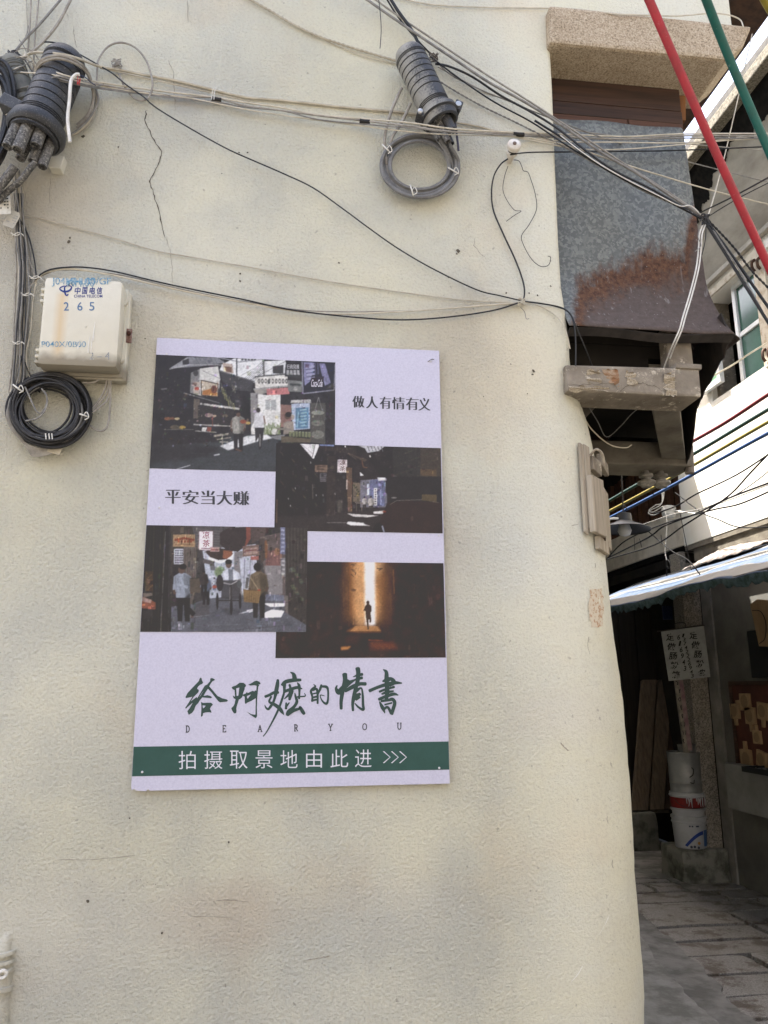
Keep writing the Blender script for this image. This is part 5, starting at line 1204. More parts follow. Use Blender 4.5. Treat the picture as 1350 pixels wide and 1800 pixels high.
wire('thin_wire', 'short thin kinked wire under the porcelain spool', [(893, 292), (887, 310), (884, 332), (890, 350), (904, 369), (916, 371), (905, 378), (890, 389)], .0010, BLK, -.012, cat='wire')
wire('cable', 'black wire running level from the porcelain spool to the right edge of the picture', [(897, 272, -.055), (930, 268, -.04), (1000, 267, 0), (1100, 266, .05), (1200, 264, .05), (1390, 256, .0)], .0024, BLK, 0)
ex = [(918, 530, -.012), (945, 533, -.01), (970, 537, -.006), (990, 543, -.005), (1002, 552, -.02), (1009, 570, -.03), (1012, 600, -.03), (1012, 643, -.03)]
wire('cable', 'black wire rounding the wall edge and dropping straight behind the front beam', ex, .0022, BLK, 0)
wire('cable', 'black wire rounding the wall edge and slanting down behind the front beam', [(918, 529, -.012), (950, 533, -.01), (985, 540, -.006), (1002, 551, -.022), (1012, 572, -.03), (1030, 615, -.01), (1043, 648, .03)], .0020, BLK, 0)
wire('cable', 'tan wire end curling round the wall edge under the cladding', [(918, 531, -.012), (945, 537, -.01), (970, 550, -.006), (988, 568, -.02), (997, 590, -.03), (1002, 613, -.03)], .0018, PAINTED, 0)
wire('cable', 'wire hanging in an arc under the front beam to a loose end below', [(1012, 645, .05), (1020, 705, .1), (1030, 740, .12), (1050, 765, .16), (1075, 783, .2), (1100, 787, .2), (1110, 782, .2)], .0020, PAINTED, 0)
wire('cable', 'thin wire crossing the underside of the bay in a wide curve', [(1025, 700, .15), (1050, 740, .3), (1066, 768, .4), (1090, 750, .4), (1110, 728, .3), (1130, 712, .2)], .0016, GREYD, 0)

# ------------------------------------------------------------------ cables over the upper wall
wire('twisted_cable', 'thick twisted cable slanting down the upper wall to the middle closure', [(425, -10), (480, 22), (520, 45), (560, 64), (620, 84), (700, 108)], .0040, PAINTED, -.008, strand=True)
wire('thin_cable', 'thin wire following just below the twisted cable on the upper wall', [(500, 36), (545, 57), (580, 75), (620, 92), (655, 104), (700, 113)], .0013, PAINTED, -.004)
wire('twisted_cable', 'twisted cable running right and down from behind the middle closure', [(765, 138, -.01), (800, 160, -.01), (850, 188, -.01), (900, 212, -.01), (940, 232, -.01), (985, 255, -.02), (1050, 290, -.03), (1130, 335, -.04), (1200, 366, -.05), (1240, 387, -.05)], .0026, GREYD, 0, strand=True)
wire('cable', 'thick black cable from the top edge passing behind the middle closure top', [(683, -8), (700, 20), (725, 55), (738, 85), (742, 110)], .0055, BLK, -.045, -.03)
wire('cable', 'thin black cable left of the thick one at the top of the middle closure', [(676, -8), (700, 30), (735, 72), (757, 95)], .0030, BLK, -.035, -.02)
ga = [(635, -8), (680, 24), (740, 65), (800, 105), (860, 145), (920, 178), (975, 212), (1010, 236), (1060, 270), (1120, 305), (1180, 345), (1240, 384)]
wire('cable', 'dark grey cable crossing from the top edge to the knot by the metal cladding', ga, .0043, GREYD, -.04, -.05)
wire('cable', 'black cable from the hook beside the middle closure to the knot by the cladding', [(765, 112, -.02), (790, 117, -.025), (830, 135, -.03), (880, 168, -.03), (930, 195, -.035), (980, 226, -.04), (1030, 265, -.05), (1080, 300, -.05), (1150, 335, -.05), (1240, 388, -.05)], .0036, BLACK, 0)
wire('cable', 'black cable crossing low over the metal cladding into the knot', [(940, 212, -.03), (1000, 250, -.04), (1050, 288, -.05), (1110, 322, -.05), (1180, 355, -.05), (1240, 389, -.05)], .0036, BLK, 0)
wire('cable', 'white flat cable lying along the black cables over the metal cladding', [(985, 238, -.04), (1020, 265, -.055), (1060, 292, -.06), (1110, 320, -.06), (1160, 345, -.06), (1195, 362, -.06), (1215, 362, -.06), (1238, 384, -.05)], .0018, WHITEC, 0)
wire('cable', 'thin grey wire crossing the upper wall to the right between closure and slab', [(757, 95, -.02), (790, 130, -.02), (850, 160, -.02), (900, 180, -.025), (960, 205, -.03), (1040, 235, 0), (1100, 255, .1), (1200, 282, .2), (1290, 305, .3), (1380, 328, .4)], .0020, GREYD, 0)
wire('cable', 'pale wire slanting over the cladding to the right edge below the level black wire', [(930, 243, -.01), (985, 253, -.02), (1030, 266, -.03), (1080, 283, -.03), (1150, 305, .0), (1260, 337, .1), (1380, 366, .2)], .0024, CREAM, 0)
wire('thin_wire', 'short loose black wire end hanging from the top edge above the wall', [(665, -8), (669, 30), (670, 55), (668, 85)], .0013, BLK, -.05, cat='wire')
wire('cable', 'pale wire running along the top of the stone lintel slab', [(690, -6, -.006), (760, 8, -.006), (860, 13, -.006), (955, 14, -.006), (1020, 17, -.012), (1080, 25, -.04), (1120, 26, -.04), (1190, 28, -.04), (1240, 24, -.03), (1275, 25, -.03), (1300, 34, -.03), (1307, 48, -.04)], .0022, CREAM, 0)
knot(1239, 386, 'knot of tie wire where the black cables meet at the edge of the metal cladding', 9, BLACK, 9, 8, -.05, .0022)
wire('cable', 'thick black cable from the knot to the right edge, the lower of two', [(1238, 388, -.05), (1290, 470, -.06), (1380, 615, -.1)], .0048, BLK, 0)
wire('cable', 'thick black cable from the knot to the right edge, just above its thick twin', [(1241, 387, -.05), (1300, 468, -.06), (1385, 590, -.1)], .0048, BLK, 0)
wire('twisted_cable', 'twisted black cable running from the knot down to the right, above the two thick ones', [(1243, 385, -.05), (1290, 435, -.05), (1325, 480, -.05), (1385, 540, -.05)], .0034, BLK, 0, strand=True)
wire('cable', 'black cable rising from the knot to the right edge across the red cable', [(1228, 375, -.05), (1290, 345, -.22), (1380, 296, -.6)], .0024, BLK, 0)
wire('cable', 'thin white wire coming down from the top right to the knot', [(1322, 60, .5), (1300, 160, .35), (1277, 260, .2), (1258, 335, .05), (1243, 385, -.05)], .0022, CREAM, 0)
dropw = [(1240, 390, -.05), (1232, 410, -.05), (1230, 435, -.05), (1226, 470, -.05), (1215, 515, -.05), (1203, 555, -.06), (1196, 580, -.06), (1186, 603, -.04), (1177, 625, .02), (1168, 650, .06)]
wire('cable', 'white twin cable hanging from the knot over the rusted cladding, left strand', shift(dropw, -2, 0), .0024, WHITEC, 0)
wire('cable', 'white twin cable hanging from the knot over the rusted cladding, right strand', shift(dropw, 2.5, 0), .0024, WHITEC, 0)
wire('wire', 'short thin dark wire beside the white twin cable below the knot', [(1241, 392), (1240, 420), (1234, 448)], .0016, BLK, -.05, cat='wire')
wire('thin_wire', 'thin grey wire curling beside the white twin cable below the knot', [(1231, 395), (1227, 415), (1232, 432), (1222, 442)], .0012, GREYD, -.055, cat='wire')

# ------------------------------------------------------------------ cables down the left edge
rn = random.Random(14)
trunk = [(28, 300), (32, 340), (34, 380), (38, 430), (42, 470), (40, 520), (37, 570), (35, 620), (32, 660), (28, 690)]
for k in range(7):
    p = [(x + (k - 3) * (2.2 if 360 < y < 420 else 4.2) * (.5 if y < 360 else 1) + rn.uniform(-1.5, 1.5), y) for x, y in trunk]
    wire('cable', 'grey cable of the loose trunk running down the left edge beside the telecom box', p, rn.choice((.0019, .0023, .0028)), (GREY, CREAM, GREYD, GREY, PAINTED, GREY, GREYD)[k], -.008 - .006 * (k % 3), group='cables of the left trunk')
for pts, lb, mm in (([(31, 378), (50, 415), (60, 455), (64, 488)], 'dark wire splitting from the trunk toward the tie above the telecom box', BLK), ([(36, 395), (45, 440), (56, 470), (63, 490)], 'grey wire splitting from the trunk toward the tie above the telecom box', GREY),
                    ([(64, 490), (50, 510), (40, 545), (34, 590), (32, 625)], 'grey wire curving from the tie above the telecom box back down into the trunk', GREY), ([(64, 492), (58, 530), (54, 580), (46, 625), (52, 660), (62, 690)], 'tan wire running down close beside the telecom box hinges', PAINTED),
                    ([(35, 625), (45, 640), (55, 665), (70, 690)], 'short black wire crossing from the trunk to the coil under the telecom box', BLK)):
    wire('cable', lb, pts, .0020, mm, -.022)
for (px, py, lb) in ((64, 488, 'pale wire tie above the left corner of the telecom box'), (34, 603, 'pale wire tie round the trunk beside the lower hinge of the telecom box'), (32, 412, 'pale wire tie round the trunk below the grey tag'), (50, 518, 'pale wire tie beside the upper hinge of the telecom box')):
    m = MB(); m.tube(W3([(px - 13, py - 3), (px - 4, py + 2), (px + 5, py - 1), (px + 10, py + 3)], -.034), .0014, 5, 4); m.tube(W3([(px - 10, py + 2), (px, py - 3), (px + 9, py + 1)], -.033), .0014, 5, 4); tag(m.build('wire_tie', TIE, smooth=True), lb, 'wire tie')

# ------------------------------------------------------------------ painted conduit at the lower left
cd = thing('conduit', 'plastered-over pipe with clamps rising at the lower left edge of the wall', 'pipe', at(5, 1800, 0))
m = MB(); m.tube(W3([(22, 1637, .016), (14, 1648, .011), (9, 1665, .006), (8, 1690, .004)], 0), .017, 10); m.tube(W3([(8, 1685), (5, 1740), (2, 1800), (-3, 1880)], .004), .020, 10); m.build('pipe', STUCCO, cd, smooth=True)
for y_ in (1672, 1687, 1702):
    m = MB(); m.tube(W3([(9 - (y_ - 1672) * .05, y_, -.002), (9 - (y_ - 1672) * .05, y_ + 6, -.002)], 0), .0225, 12, 1); m.build('clamp', STUCCO, cd, smooth=True)
m = MB(); m.tube(W3([(-4, 1712, -.026), (6, 1706, -.030), (12, 1712, -.026), (4, 1719, -.026), (-5, 1716, -.026)], 0), .004, 6, 5); m.build('knot', WHITEC, cd, smooth=True)
m = MB(); m.tube(W3([(6, 1732, -.002), (5, 1740, -.002)], 0), .0222, 12, 1); m.build('collar', STUCCO, cd, smooth=True)

# ------------------------------------------------------------------ coloured sleeved ropes over the lane
def plastic(n, c): return mat(n, c, .42, tuple(v * .62 + .012 for v in c), 22, (.45, .72), .15, 120, .4, dust=(tuple(v * .5 + .16 for v in c), 70, .60, .72))
RED, GRN, YEL, BLU = plastic('red_plastic', (.36, .022, .035)), plastic('green_plastic', (.004, .10, .080)), plastic('yellow_plastic', (.30, .25, .04)), plastic('blue_plastic', (.03, .09, .26))
for pts, ys, mm, lb in (([(1128, -30), (1250, 250), (1375, 520)], (-.55, -.25), RED, 'thick red plastic tube slanting down across the upper right corner'), ([(1230, -30), (1285, 110), (1375, 320)], (-.55, -.35), GRN, 'thick green plastic tube slanting down across the upper right corner'),
                        ([(1330, -30), (1352, 12), (1385, 60)], (-.6, -.5), YEL, 'thick yellow plastic tube just showing in the upper right corner')):
    m = MB(); A_, B_, e_ = at(*pts[0], ys[0]), at(*pts[1], (ys[0] + ys[1]) / 2), at(*pts[2], ys[1]); m.tube([A_ + (A_ - B_) * .8, A_], .0112, 14, 1); m.tube([A_, B_, e_], .0112, 14, 6); m.tube([e_, e_ + (e_ - B_) * 1.6], .0112, 14, 1); tag(m.build('coloured_tube', mm, smooth=True), lb, 'tube', 'thick coloured tubes overhead')
for a, b, mm, lb, r in (((1205, 783), (1362, 686), mat('dark_red_tube', (.13, .012, .018), .5), 'distant dark red tube in front of the sunlit white wall, topmost of four', .013), ((1120, 852), (1362, 713), mat('dark_green_tube', (.010, .035, .032), .5), 'distant dark green tube in front of the sunlit white wall, second of four', .013),
                     ((1050, 910), (1362, 735), mat('olive_yellow_tube', (.17, .135, .022), .5), 'distant yellow tube in front of the sunlit white wall, third of four', .012), ((1050, 921), (1362, 755), mat('deep_blue_tube', (.014, .05, .15), .5), 'distant blue tube in front of the sunlit white wall, lowest of four', .012)):
    X_ = 3.30; m = MB(); A_, B_ = atx(*a, X_), atx(*b, X_); mid = (A_ + B_) / 2 + Vector((0, 0, -.012)); m.tube([A_ + (A_ - B_) * .3, A_, mid, B_, B_ + (B_ - A_) * .6], r, 10, 6); tag(m.build('coloured_tube', mm, smooth=True), lb, 'tube', 'coloured tubes along the lane')

# ------------------------------------------------------------------ wires in the lane
LANEB = mat('matte_black_wire', (.010, .010, .011), .8, spec=.08)
def lw(pts, X0, r, mm, lb, X1=None):
    X1 = X0 if X1 is None else X1; n_ = len(pts); m = MB()
    m.tube([atx(p[0], p[1], X0 + (X1 - X0) * i / (n_ - 1)) for i, p in enumerate(pts)], r, 5); tag(m.build('lane_wire', mm, smooth=True), lb, 'wire', 'wires along the lane')
lw([(1370, 786), (1294, 835), (1223, 869), (1190, 889), (1150, 903)], 3.5, .006, LANEB, 'black wire across the white wall just below the blue tube')
lw([(1370, 842), (1280, 876), (1223, 903), (1167, 925), (1139, 945), (1068, 981)], 3.5, .007, LANEB, 'thick black wire curving from the right edge to the house corner, upper one')
lw([(1370, 856), (1300, 886), (1250, 897), (1167, 921), (1100, 950), (1066, 983)], 3.45, .006, LANEB, 'thick black wire curving to the house corner, just below the upper one')
lw([(1370, 778), (1320, 830), (1287, 866), (1250, 893), (1200, 925), (1150, 958), (1068, 983)], 3.3, .006, LANEB, 'black wire dropping steeply from the right edge and then levelling toward the house corner')
lw([(1370, 812), (1330, 845), (1285, 874), (1230, 895), (1180, 905)], 3.6, .004, LANEB, 'thin black wire fanning up to the right from the wire crossing')
lw([(1187, 866), (1232, 900), (1262, 913), (1302, 927), (1385, 925)], 3.7, .005, LANEB, 'black wire dipping across the white wall to the right edge')
lw([(1060, 938), (1120, 925), (1180, 905), (1250, 890), (1370, 845)], 3.55, .004, GREYD, 'grey wire sagging in front of the lamp shade')
lw([(1135, 930), (1180, 968), (1210, 985), (1236, 1017)], 3.4, .005, LANEB, 'black wire slanting down from the lamp to the striped awning')
lw([(1195, 900), (1205, 950), (1215, 1000), (1225, 1030)], 3.75, .003, LANEB, 'thin black wire hanging down past the end of the white wall')
lw([(1172, 995), (1176, 1000), (1178, 990), (1172, 985), (1172, 1012)], 3.6, .005, LANEB, 'black wire end looped in the dark under the ledge')
lw([(1167, 825), (1164, 860), (1163, 885), (1145, 896), (1140, 902), (1150, 905), (1166, 896)], 3.7, .005, WHITEC, 'white cable coiling down beside the slatted gallery, left loop')
lw([(1168, 835), (1165, 880), (1152, 888), (1141, 897), (1148, 900), (1165, 890)], 3.72, .005, WHITEC, 'white cable coiling down beside the slatted gallery, inner loop')
lw([(1166, 890), (1172, 912), (1171, 945), (1169, 968), (1172, 985)], 3.75, .005, WHITEC, 'white cable hanging down over the pale ledge')
lw([(1163, 895), (1180, 896), (1200, 900), (1225, 903)], 3.78, .006, WHITEC, 'short white cable lying along the end of the white wall')
lw([(1255, 660), (1290, 640), (1320, 620), (1370, 590)], 3.8, .007, CREAM, 'pale cord stretched across the green glazed window')
lw([(1148, 720), (1120, 742), (1090, 760)], 1.9, .002, GREYD, 'thin grey wire under the bay slanting to the rear beam')
m = MB()
for a, b in (((1115, 945), (1116, 967)), ((1124, 947), (1128, 962)), ((1162, 940), (1163, 955)), ((1073, 960), (1074, 975))): m.tube([atx(*a, 3.985), atx(*b, 3.975)], .004, 5, 1)
m.build('iron_hook', STEEL_D, bh)

# ------------------------------------------------------------------ more of the tangle
rn = random.Random(77)
for k in range(12):
    x0, y0 = rn.uniform(-6, 30), rn.uniform(95, 130); x1, y1 = rn.uniform(40, 70), rn.uniform(88, 175)
    mx_, my_ = (x0 + x1) / 2 + rn.uniform(-12, 12), (y0 + y1) / 2 + rn.uniform(-22, 14)
    wire('wire', 'thin wire of the tangle between the left cable bundle and the left closure', [(x0, y0), (mx_, my_), (x1, y1), (x1 + rn.uniform(-4, 16), y1 + rn.uniform(5, 30))], rn.choice((.0014, .002, .0026)), rn.choice((GREY, GREYD, BLACK, CREAM)), rn.uniform(-.10, -.05), rn.uniform(-.06, -.02), group='wires of the left tangle', cat='wire')
for k in range(6):
    p = [(x + (k - 2.5) * 3.6 + rn.uniform(-3, 3), y) for x, y in trunk[1:]]
    wire('cable', 'dark cable of the loose trunk running down the left edge beside the telecom box', p, rn.choice((.0017, .0022)), (GREYD, BLACK, GREYD, BLK, BLACK, GREYD)[k], -.026 - .004 * (k % 3), group='dark cables of the left trunk')
for pts, ys, r, mm, lb in (([(650, -8), (700, 28), (770, 75), (850, 128), (930, 178), (985, 214), (1040, 250), (1110, 296), (1175, 338), (1240, 383)], (-.035, -.05), .0030, GREY, 'pale grey cable beside the dark grey one crossing from the top edge to the knot'),
                           ([(757, 100), (810, 140), (870, 180), (935, 215), (1000, 258), (1075, 303), (1150, 342), (1240, 388)], (-.025, -.05), .0026, BLK, 'thin black cable just under the black cables over the metal cladding'),
                           ([(770, 118), (830, 150), (900, 185), (960, 210), (1010, 228), (1090, 240), (1200, 252), (1380, 268)], (-.02, .1), .0018, GREY, 'thin grey wire leaving the hook and running level to the right edge under the bundle'),
                           ([(900, 240), (960, 252), (1020, 262), (1100, 262), (1200, 254), (1290, 246), (1390, 243)], (-.02, .0), .0020, CREAM, 'cream wire dipping under the taped bundle in front of the metal cladding'),
                           ([(1246, 380), (1275, 362), (1310, 342), (1390, 302)], (-.05, -.3), .0016, BLK, 'thin black wire rising from the knot just below the black cable'),
                           ([(1243, 388), (1270, 430), (1310, 492), (1390, 640)], (-.05, -.1), .0022, GREYD, 'thin dark wire running down right from the knot beside the thick cables')):
    wire('cable', lb, pts, r, mm, ys[0], ys[1])
for k, pts in enumerate(([(176, 120), (215, 128), (300, 147), (380, 165), (440, 178)], [(96, 140, -.145), (140, 150, -.13), (175, 156, -.05), (250, 166, -.02), (340, 176, -.014), (400, 186, -.016)])):
    wire('cable', ('thin tan cable close under the painted-over cable near the wall anchor', 'thin dark wire under the start of the taped bundle')[k], pts, .0017, (PAINTED, GREYD)[k], -.012)
for k in range(3):
    wire('cable', 'grey cable strand of the old bundle looping behind the left closure', [(160 + k * 4, 152), (168 + k * 2, 180), (160 - k * 3, 212), (140 - k * 4, 232), (118, 240)], .0032, (GREY, PAINTED, GREYD)[k], -.02 - .006 * k, group='strands behind the left closure')

# ================================================================== STREET SIGN (flat printed board)
PZ0, PZ1, PW = 1.3588 - .0, 2.5588, .7988
sgn = thing('street_sign', 'tall lavender printed board with four photographs and green brush lettering screwed to the cream wall', 'sign', (PW / 2, -.011, PZ0 + .0))
PAPER = mat('lavender_print', (.545, .535, .645), .5, (.475, .465, .575), 210, (.40, .66), .10, 260, .3, dust=((.40, .39, .52), 330, .60, .72), bdist=.001)
bl_ = [(0, PZ1), (PW, PZ1), (PW, PZ0), (.045, PZ0), (.041, PZ0 + .004), (.036, PZ0 - .001), (.012, PZ0 + .001), (.008, PZ0 + .005), (.002, PZ0 + .002), (0, PZ0 + .010)]
m = MB(); m.prism([Vector((x, -.013, z)) for x, z in bl_], (0, .004, 0)); m.build('board', PAPER, sgn)
YP = -.0134
PRINT = attr_mat('photo_print', .42, .35)

def project(x, y, z):
    X_ = x - CAM.x; Y_ = y - CAM.y; Z_ = z - CAM.z
    d = X_ * FW.x + Y_ * FW.y + Z_ * FW.z
    return 675 + FPX * (X_ * RT.x + Y_ * RT.y + Z_ * RT.z) / d, 900 - FPX * (X_ * UP.x + Y_ * UP.y + Z_ * UP.z) / d

class Print:
    """a printed photograph: colours laid on a fine grid lying on the board"""
    def __init__(s, quad, bgc, y, step=.0016):
        W_ = [at(*q, y) for q in quad]
        s.x0 = (W_[0].x + W_[3].x) / 2; s.x1 = (W_[1].x + W_[2].x) / 2; s.z1 = (W_[0].z + W_[1].z) / 2; s.z0 = (W_[2].z + W_[3].z) / 2
        s.y = y; s.nx = int((s.x1 - s.x0) / step); s.nz = int((s.z1 - s.z0) / step)
        k = 2; s.k = k
        xs = np.linspace(s.x0, s.x1, s.nx * k); zs_ = np.linspace(s.z1, s.z0, s.nz * k)
        X_, Z_ = np.meshgrid(xs, zs_); s.U, s.V = project(X_, y, Z_)
        s.img = np.zeros((*X_.shape, 3)) + np.array(bgc, float)
        s.rng = np.random.default_rng(5)
        s.tr = (0, 0, 1)
    def blur(s, a, r):
        if r <= 0: return a
        n = int(r * 2.5) + 1; g = np.exp(-np.arange(-n, n + 1) ** 2 / (2 * r * r)); g /= g.sum()
        for ax in (0, 1):
            pad = [(0, 0)] * a.ndim; pad[ax] = (n, n); p = np.pad(a, pad, mode='edge'); o = np.zeros_like(a)
            for i, w_ in enumerate(g):
                sl = [slice(None)] * a.ndim; sl[ax] = slice(i, i + a.shape[ax]); o += w_ * p[tuple(sl)]
            a = o
        return a
    def mask(s, pts):
        ox, oy, sc = s.tr; P = [(ox + a * sc, oy + b * sc) for a, b in pts]; M_ = np.zeros(s.U.shape, bool)
        for i in range(len(P)):
            (x1, y1), (x2, y2) = P[i - 1], P[i]
            if y1 == y2: continue
            c = ((y1 > s.V) != (y2 > s.V)) & (s.U < (x2 - x1) * (s.V - y1) / (y2 - y1) + x1); M_ ^= c
        return M_.astype(float)
    def poly(s, pts, c, a=1.0, soft=0): s.lay(s.mask(pts), c, a, soft)
    def lay(s, M_, c, a=1.0, soft=0):
        M_ = s.blur(M_, soft)[..., None] * a; s.img = s.img * (1 - M_) + np.array(c, float) * M_
    def ell(s, x, y, rx, ry, c, a=1.0, soft=0):
        s.poly([(x + rx * math.cos(t), y + ry * math.sin(t)) for t in [2 * math.pi * i / 24 for i in range(24)]], c, a, soft)
    def line(s, pts, w, c, a=1.0, soft=0):
        for (x1, y1), (x2, y2) in zip(pts, pts[1:]):
            d = math.hypot(x2 - x1, y2 - y1) or 1; nx, ny = -(y2 - y1) / d * w / 2, (x2 - x1) / d * w / 2
            s.poly([(x1 + nx, y1 + ny), (x2 + nx, y2 + ny), (x2 - nx, y2 - ny), (x1 - nx, y1 - ny)], c, a, soft)
    def grain(s, amp, patch=0):
        h, w_ = s.img.shape[:2]
        n = s.blur(s.rng.normal(0, 1, (h, w_)), 1.2); n /= n.std(); f = 1 + amp * n[..., None]
        if patch:
            q = s.blur(s.rng.normal(0, 1, (h, w_)), 9); q /= q.std(); f = f * (1 + patch * q[..., None])
        s.img = np.clip(s.img * f, 0, 255)
    def clutter(s, n, box, smin, smax, f=(.6, 1.5), seed=1, tall=1.0, jit=10):
        ox, oy, sc = s.tr; h, w_ = s.img.shape[:2]; rg = np.random.default_rng(seed)
        mu, mv = s.U.mean(0), s.V.mean(1)
        for _ in range(n):
            px, py = ox + rg.uniform(box[0], box[2]) * sc, oy + rg.uniform(box[1], box[3]) * sc
            j, i = int(np.searchsorted(mu, px)), int(np.searchsorted(mv, py))
            a, b = rg.uniform(smin, smax), rg.uniform(smin, smax) * tall
            if rg.random() < .5: a *= .3
            elif rg.random() < .4: b *= .3
            a, b = max(1, int(a)), max(1, int(b)); q = s.img[max(i, 0):i + b, max(j, 0):j + a]
            if q.size: q *= rg.uniform(*f); q += rg.normal(0, jit, 3)
        s.img = np.clip(s.img, 0, 255)
    def build(s, name, soft=1.0, label=None, sat=.8, gam=1.2):
        im = s.blur(s.img, soft) / 255
        lum = im.mean(2, keepdims=True); im = lum + (im - lum) * sat; im = np.clip(im, 0, 1)
        t = np.clip((im - .16) / .70, 0, 1); im = 255 * (.15 + (t ** gam) * (.84 - .15)); k = s.k; h, w_ = s.nz * k, s.nx * k
        im = im.reshape(s.nz, k, s.nx, k, 3).mean((1, 3)) / 255
        im = np.where(im <= .04045, im / 12.92, ((im + .055) / 1.055) ** 2.4)
        nx, nz_ = s.nx, s.nz
        xs = np.linspace(s.x0, s.x1, nx); zs_ = np.linspace(s.z1, s.z0, nz_)
        X_, Z_ = np.meshgrid(xs, zs_); base = sgn.location
        co = np.stack([X_ - base.x, np.full_like(X_, s.y - base.y), Z_ - base.z], -1).reshape(-1, 3)
        idx = np.arange(nx * nz_).reshape(nz_, nx)
        f = np.stack([idx[1:, :-1], idx[1:, 1:], idx[:-1, 1:], idx[:-1, :-1]], -1).reshape(-1, 4)
        me = bpy.data.meshes.new(name); me.from_pydata(co.tolist(), [], f.tolist())
        ca = me.color_attributes.new('Col', 'FLOAT_COLOR', 'POINT')
        ca.data.foreach_set('color', np.concatenate([im.reshape(-1, 3), np.ones((nx * nz_, 1))], 1).astype(np.float32).ravel())
        me.materials.append(PRINT); o = bpy.data.objects.new(name, me); COL.objects.link(o); o.parent = sgn
        if label: o['label'] = label
        return o

def figure(p, x, y, h, shirt, pants, skin=(92, 72, 62), hair=(40, 37, 40), lean=0):
    """small printed person standing at (x, y), h tall"""
    p.poly([(x - .12 * h, y - .50 * h), (x - .10 * h, y), (x - .02 * h, y), (x, y - .42 * h), (x + .03 * h, y), (x + .11 * h, y), (x + .12 * h, y - .50 * h)], pants)
    p.poly([(x - .05 * h + lean, y - .86 * h), (x - .15 * h + lean, y - .80 * h), (x - .19 * h, y - .55 * h), (x - .13 * h, y - .52 * h), (x - .13 * h, y - .42 * h), (x + .13 * h, y - .42 * h), (x + .13 * h, y - .54 * h), (x + .19 * h, y - .56 * h), (x + .15 * h + lean, y - .80 * h), (x + .05 * h + lean, y - .86 * h)], shirt)
    p.ell(x + lean, y - .92 * h, .05 * h, .065 * h, skin); p.ell(x + lean, y - .955 * h, .055 * h, .045 * h, hair)
    dk = tuple(v * .55 for v in shirt)
    p.poly([(x + .02 * h + lean, y - .85 * h), (x + .15 * h + lean, y - .80 * h), (x + .19 * h, y - .56 * h), (x + .13 * h, y - .42 * h), (x + .05 * h, y - .42 * h)], dk, .55, 2)
    for k in range(7):
        a = -.12 + .04 * k; p.line([(x + a * h + lean, y - (.80 - .03 * (k % 3)) * h), (x + (a + .03 * (k % 2)) * h, y - (.50 + .04 * (k % 4)) * h)], .012 * h, dk, .5, 1)
    p.poly([(x + .02 * h, y - .42 * h), (x + .12 * h, y - .50 * h), (x + .11 * h, y), (x + .05 * h, y)], tuple(v * .6 for v in pants), .6, 2)
    p.line([(x - .17 * h, y - .56 * h), (x - .15 * h, y - .48 * h)], .045 * h, skin); p.line([(x + .17 * h, y - .57 * h), (x + .14 * h, y - .49 * h)], .045 * h, skin)

# ---------------- photograph: sunny street corner
A_ = Print([(275, 624), (590, 636.5), (588, 832), (262, 823)], (50, 47, 51), YP)
A_.tr = (260, 590, .25185); A_.grain(.05, .10)
A_.poly([(60, 130), (150, 130), (350, 150), (330, 300), (300, 420), (330, 470), (310, 640), (250, 760), (40, 760)], (45, 42, 46), .8, 3)
A_.poly([(150, 230), (275, 150), (480, 150), (540, 190), (370, 215)], (126, 128, 134)); A_.poly([(150, 230), (275, 150), (290, 200), (180, 225)], (150, 152, 156)); A_.poly([(240, 175), (285, 160), (290, 200), (245, 205)], (60, 58, 62))
for k in range(8): A_.line([(330 + k * 26, 150), (360 + k * 26, 205)], 5, (100, 102, 108), .7)
A_.line([(150, 235), (290, 205), (520, 205)], 4, (185, 185, 186))
A_.poly([(365, 230), (490, 215), (505, 300), (490, 430), (370, 420), (300, 400), (310, 330)], (196, 196, 192)); A_.poly([(300, 260), (360, 235), (365, 410), (295, 400)], (128, 128, 128)); A_.ell(335, 262, 18, 22, (70, 68, 70))
A_.poly([(320, 320), (365, 325), (360, 410), (318, 400)], (172, 160, 150)); A_.ell(342, 370, 16, 12, (165, 70, 60)); A_.poly([(375, 315), (488, 340), (488, 425), (378, 415)], (188, 176, 158)); A_.poly([(385, 385), (440, 370), (485, 400), (485, 420), (380, 412)], (178, 118, 62)); A_.ell(462, 375, 22, 28, (120, 74, 58)); A_.line([(372, 312), (490, 337), (490, 428), (374, 416), (372, 312)], 6, (60, 50, 44))
A_.poly([(500, 240), (520, 200), (600, 160), (800, 160), (800, 280), (740, 330), (520, 250)], (214, 216, 219)); A_.poly([(520, 190), (590, 200), (600, 265), (530, 255)], (175, 160, 150)); A_.poly([(535, 215), (585, 220), (585, 260), (545, 250)], (120, 88, 74)); A_.line([(480, 150), (640, 185), (800, 165)], 8, (150, 152, 158)); A_.line([(620, 155), (620, 290)], 8, (70, 70, 74))
for k in range(5): A_.ell(660 + k * 22, 168, 9, 7, (90, 92, 98))
A_.poly([(800, 180), (960, 170), (975, 290), (760, 290)], (202, 204, 206)); A_.poly([(870, 215), (945, 205), (945, 265), (872, 265)], (68, 66, 68)); A_.line([(805, 160), (810, 280)], 14, (110, 108, 108))
A_.poly([(500, 240), (740, 320), (720, 390), (600, 380), (520, 320)], (70, 68, 71)); A_.line([(500, 245), (745, 322)], 8, (112, 112, 114))
A_.poly([(745, 290), (975, 270), (975, 350), (750, 370)], (205, 203, 198))
for k in range(9): A_.ell(775 + k * 24, 318, 9, 18, (96, 94, 92)); A_.ell(775 + k * 24, 318, 4, 9, (200, 198, 194))
A_.line([(745, 288), (975, 268)], 9, (90, 90, 92)); A_.line([(735, 375), (985, 352)], 12, (150, 150, 148)); A_.poly([(740, 380), (830, 370), (830, 400), (760, 420)], (150, 146, 140))
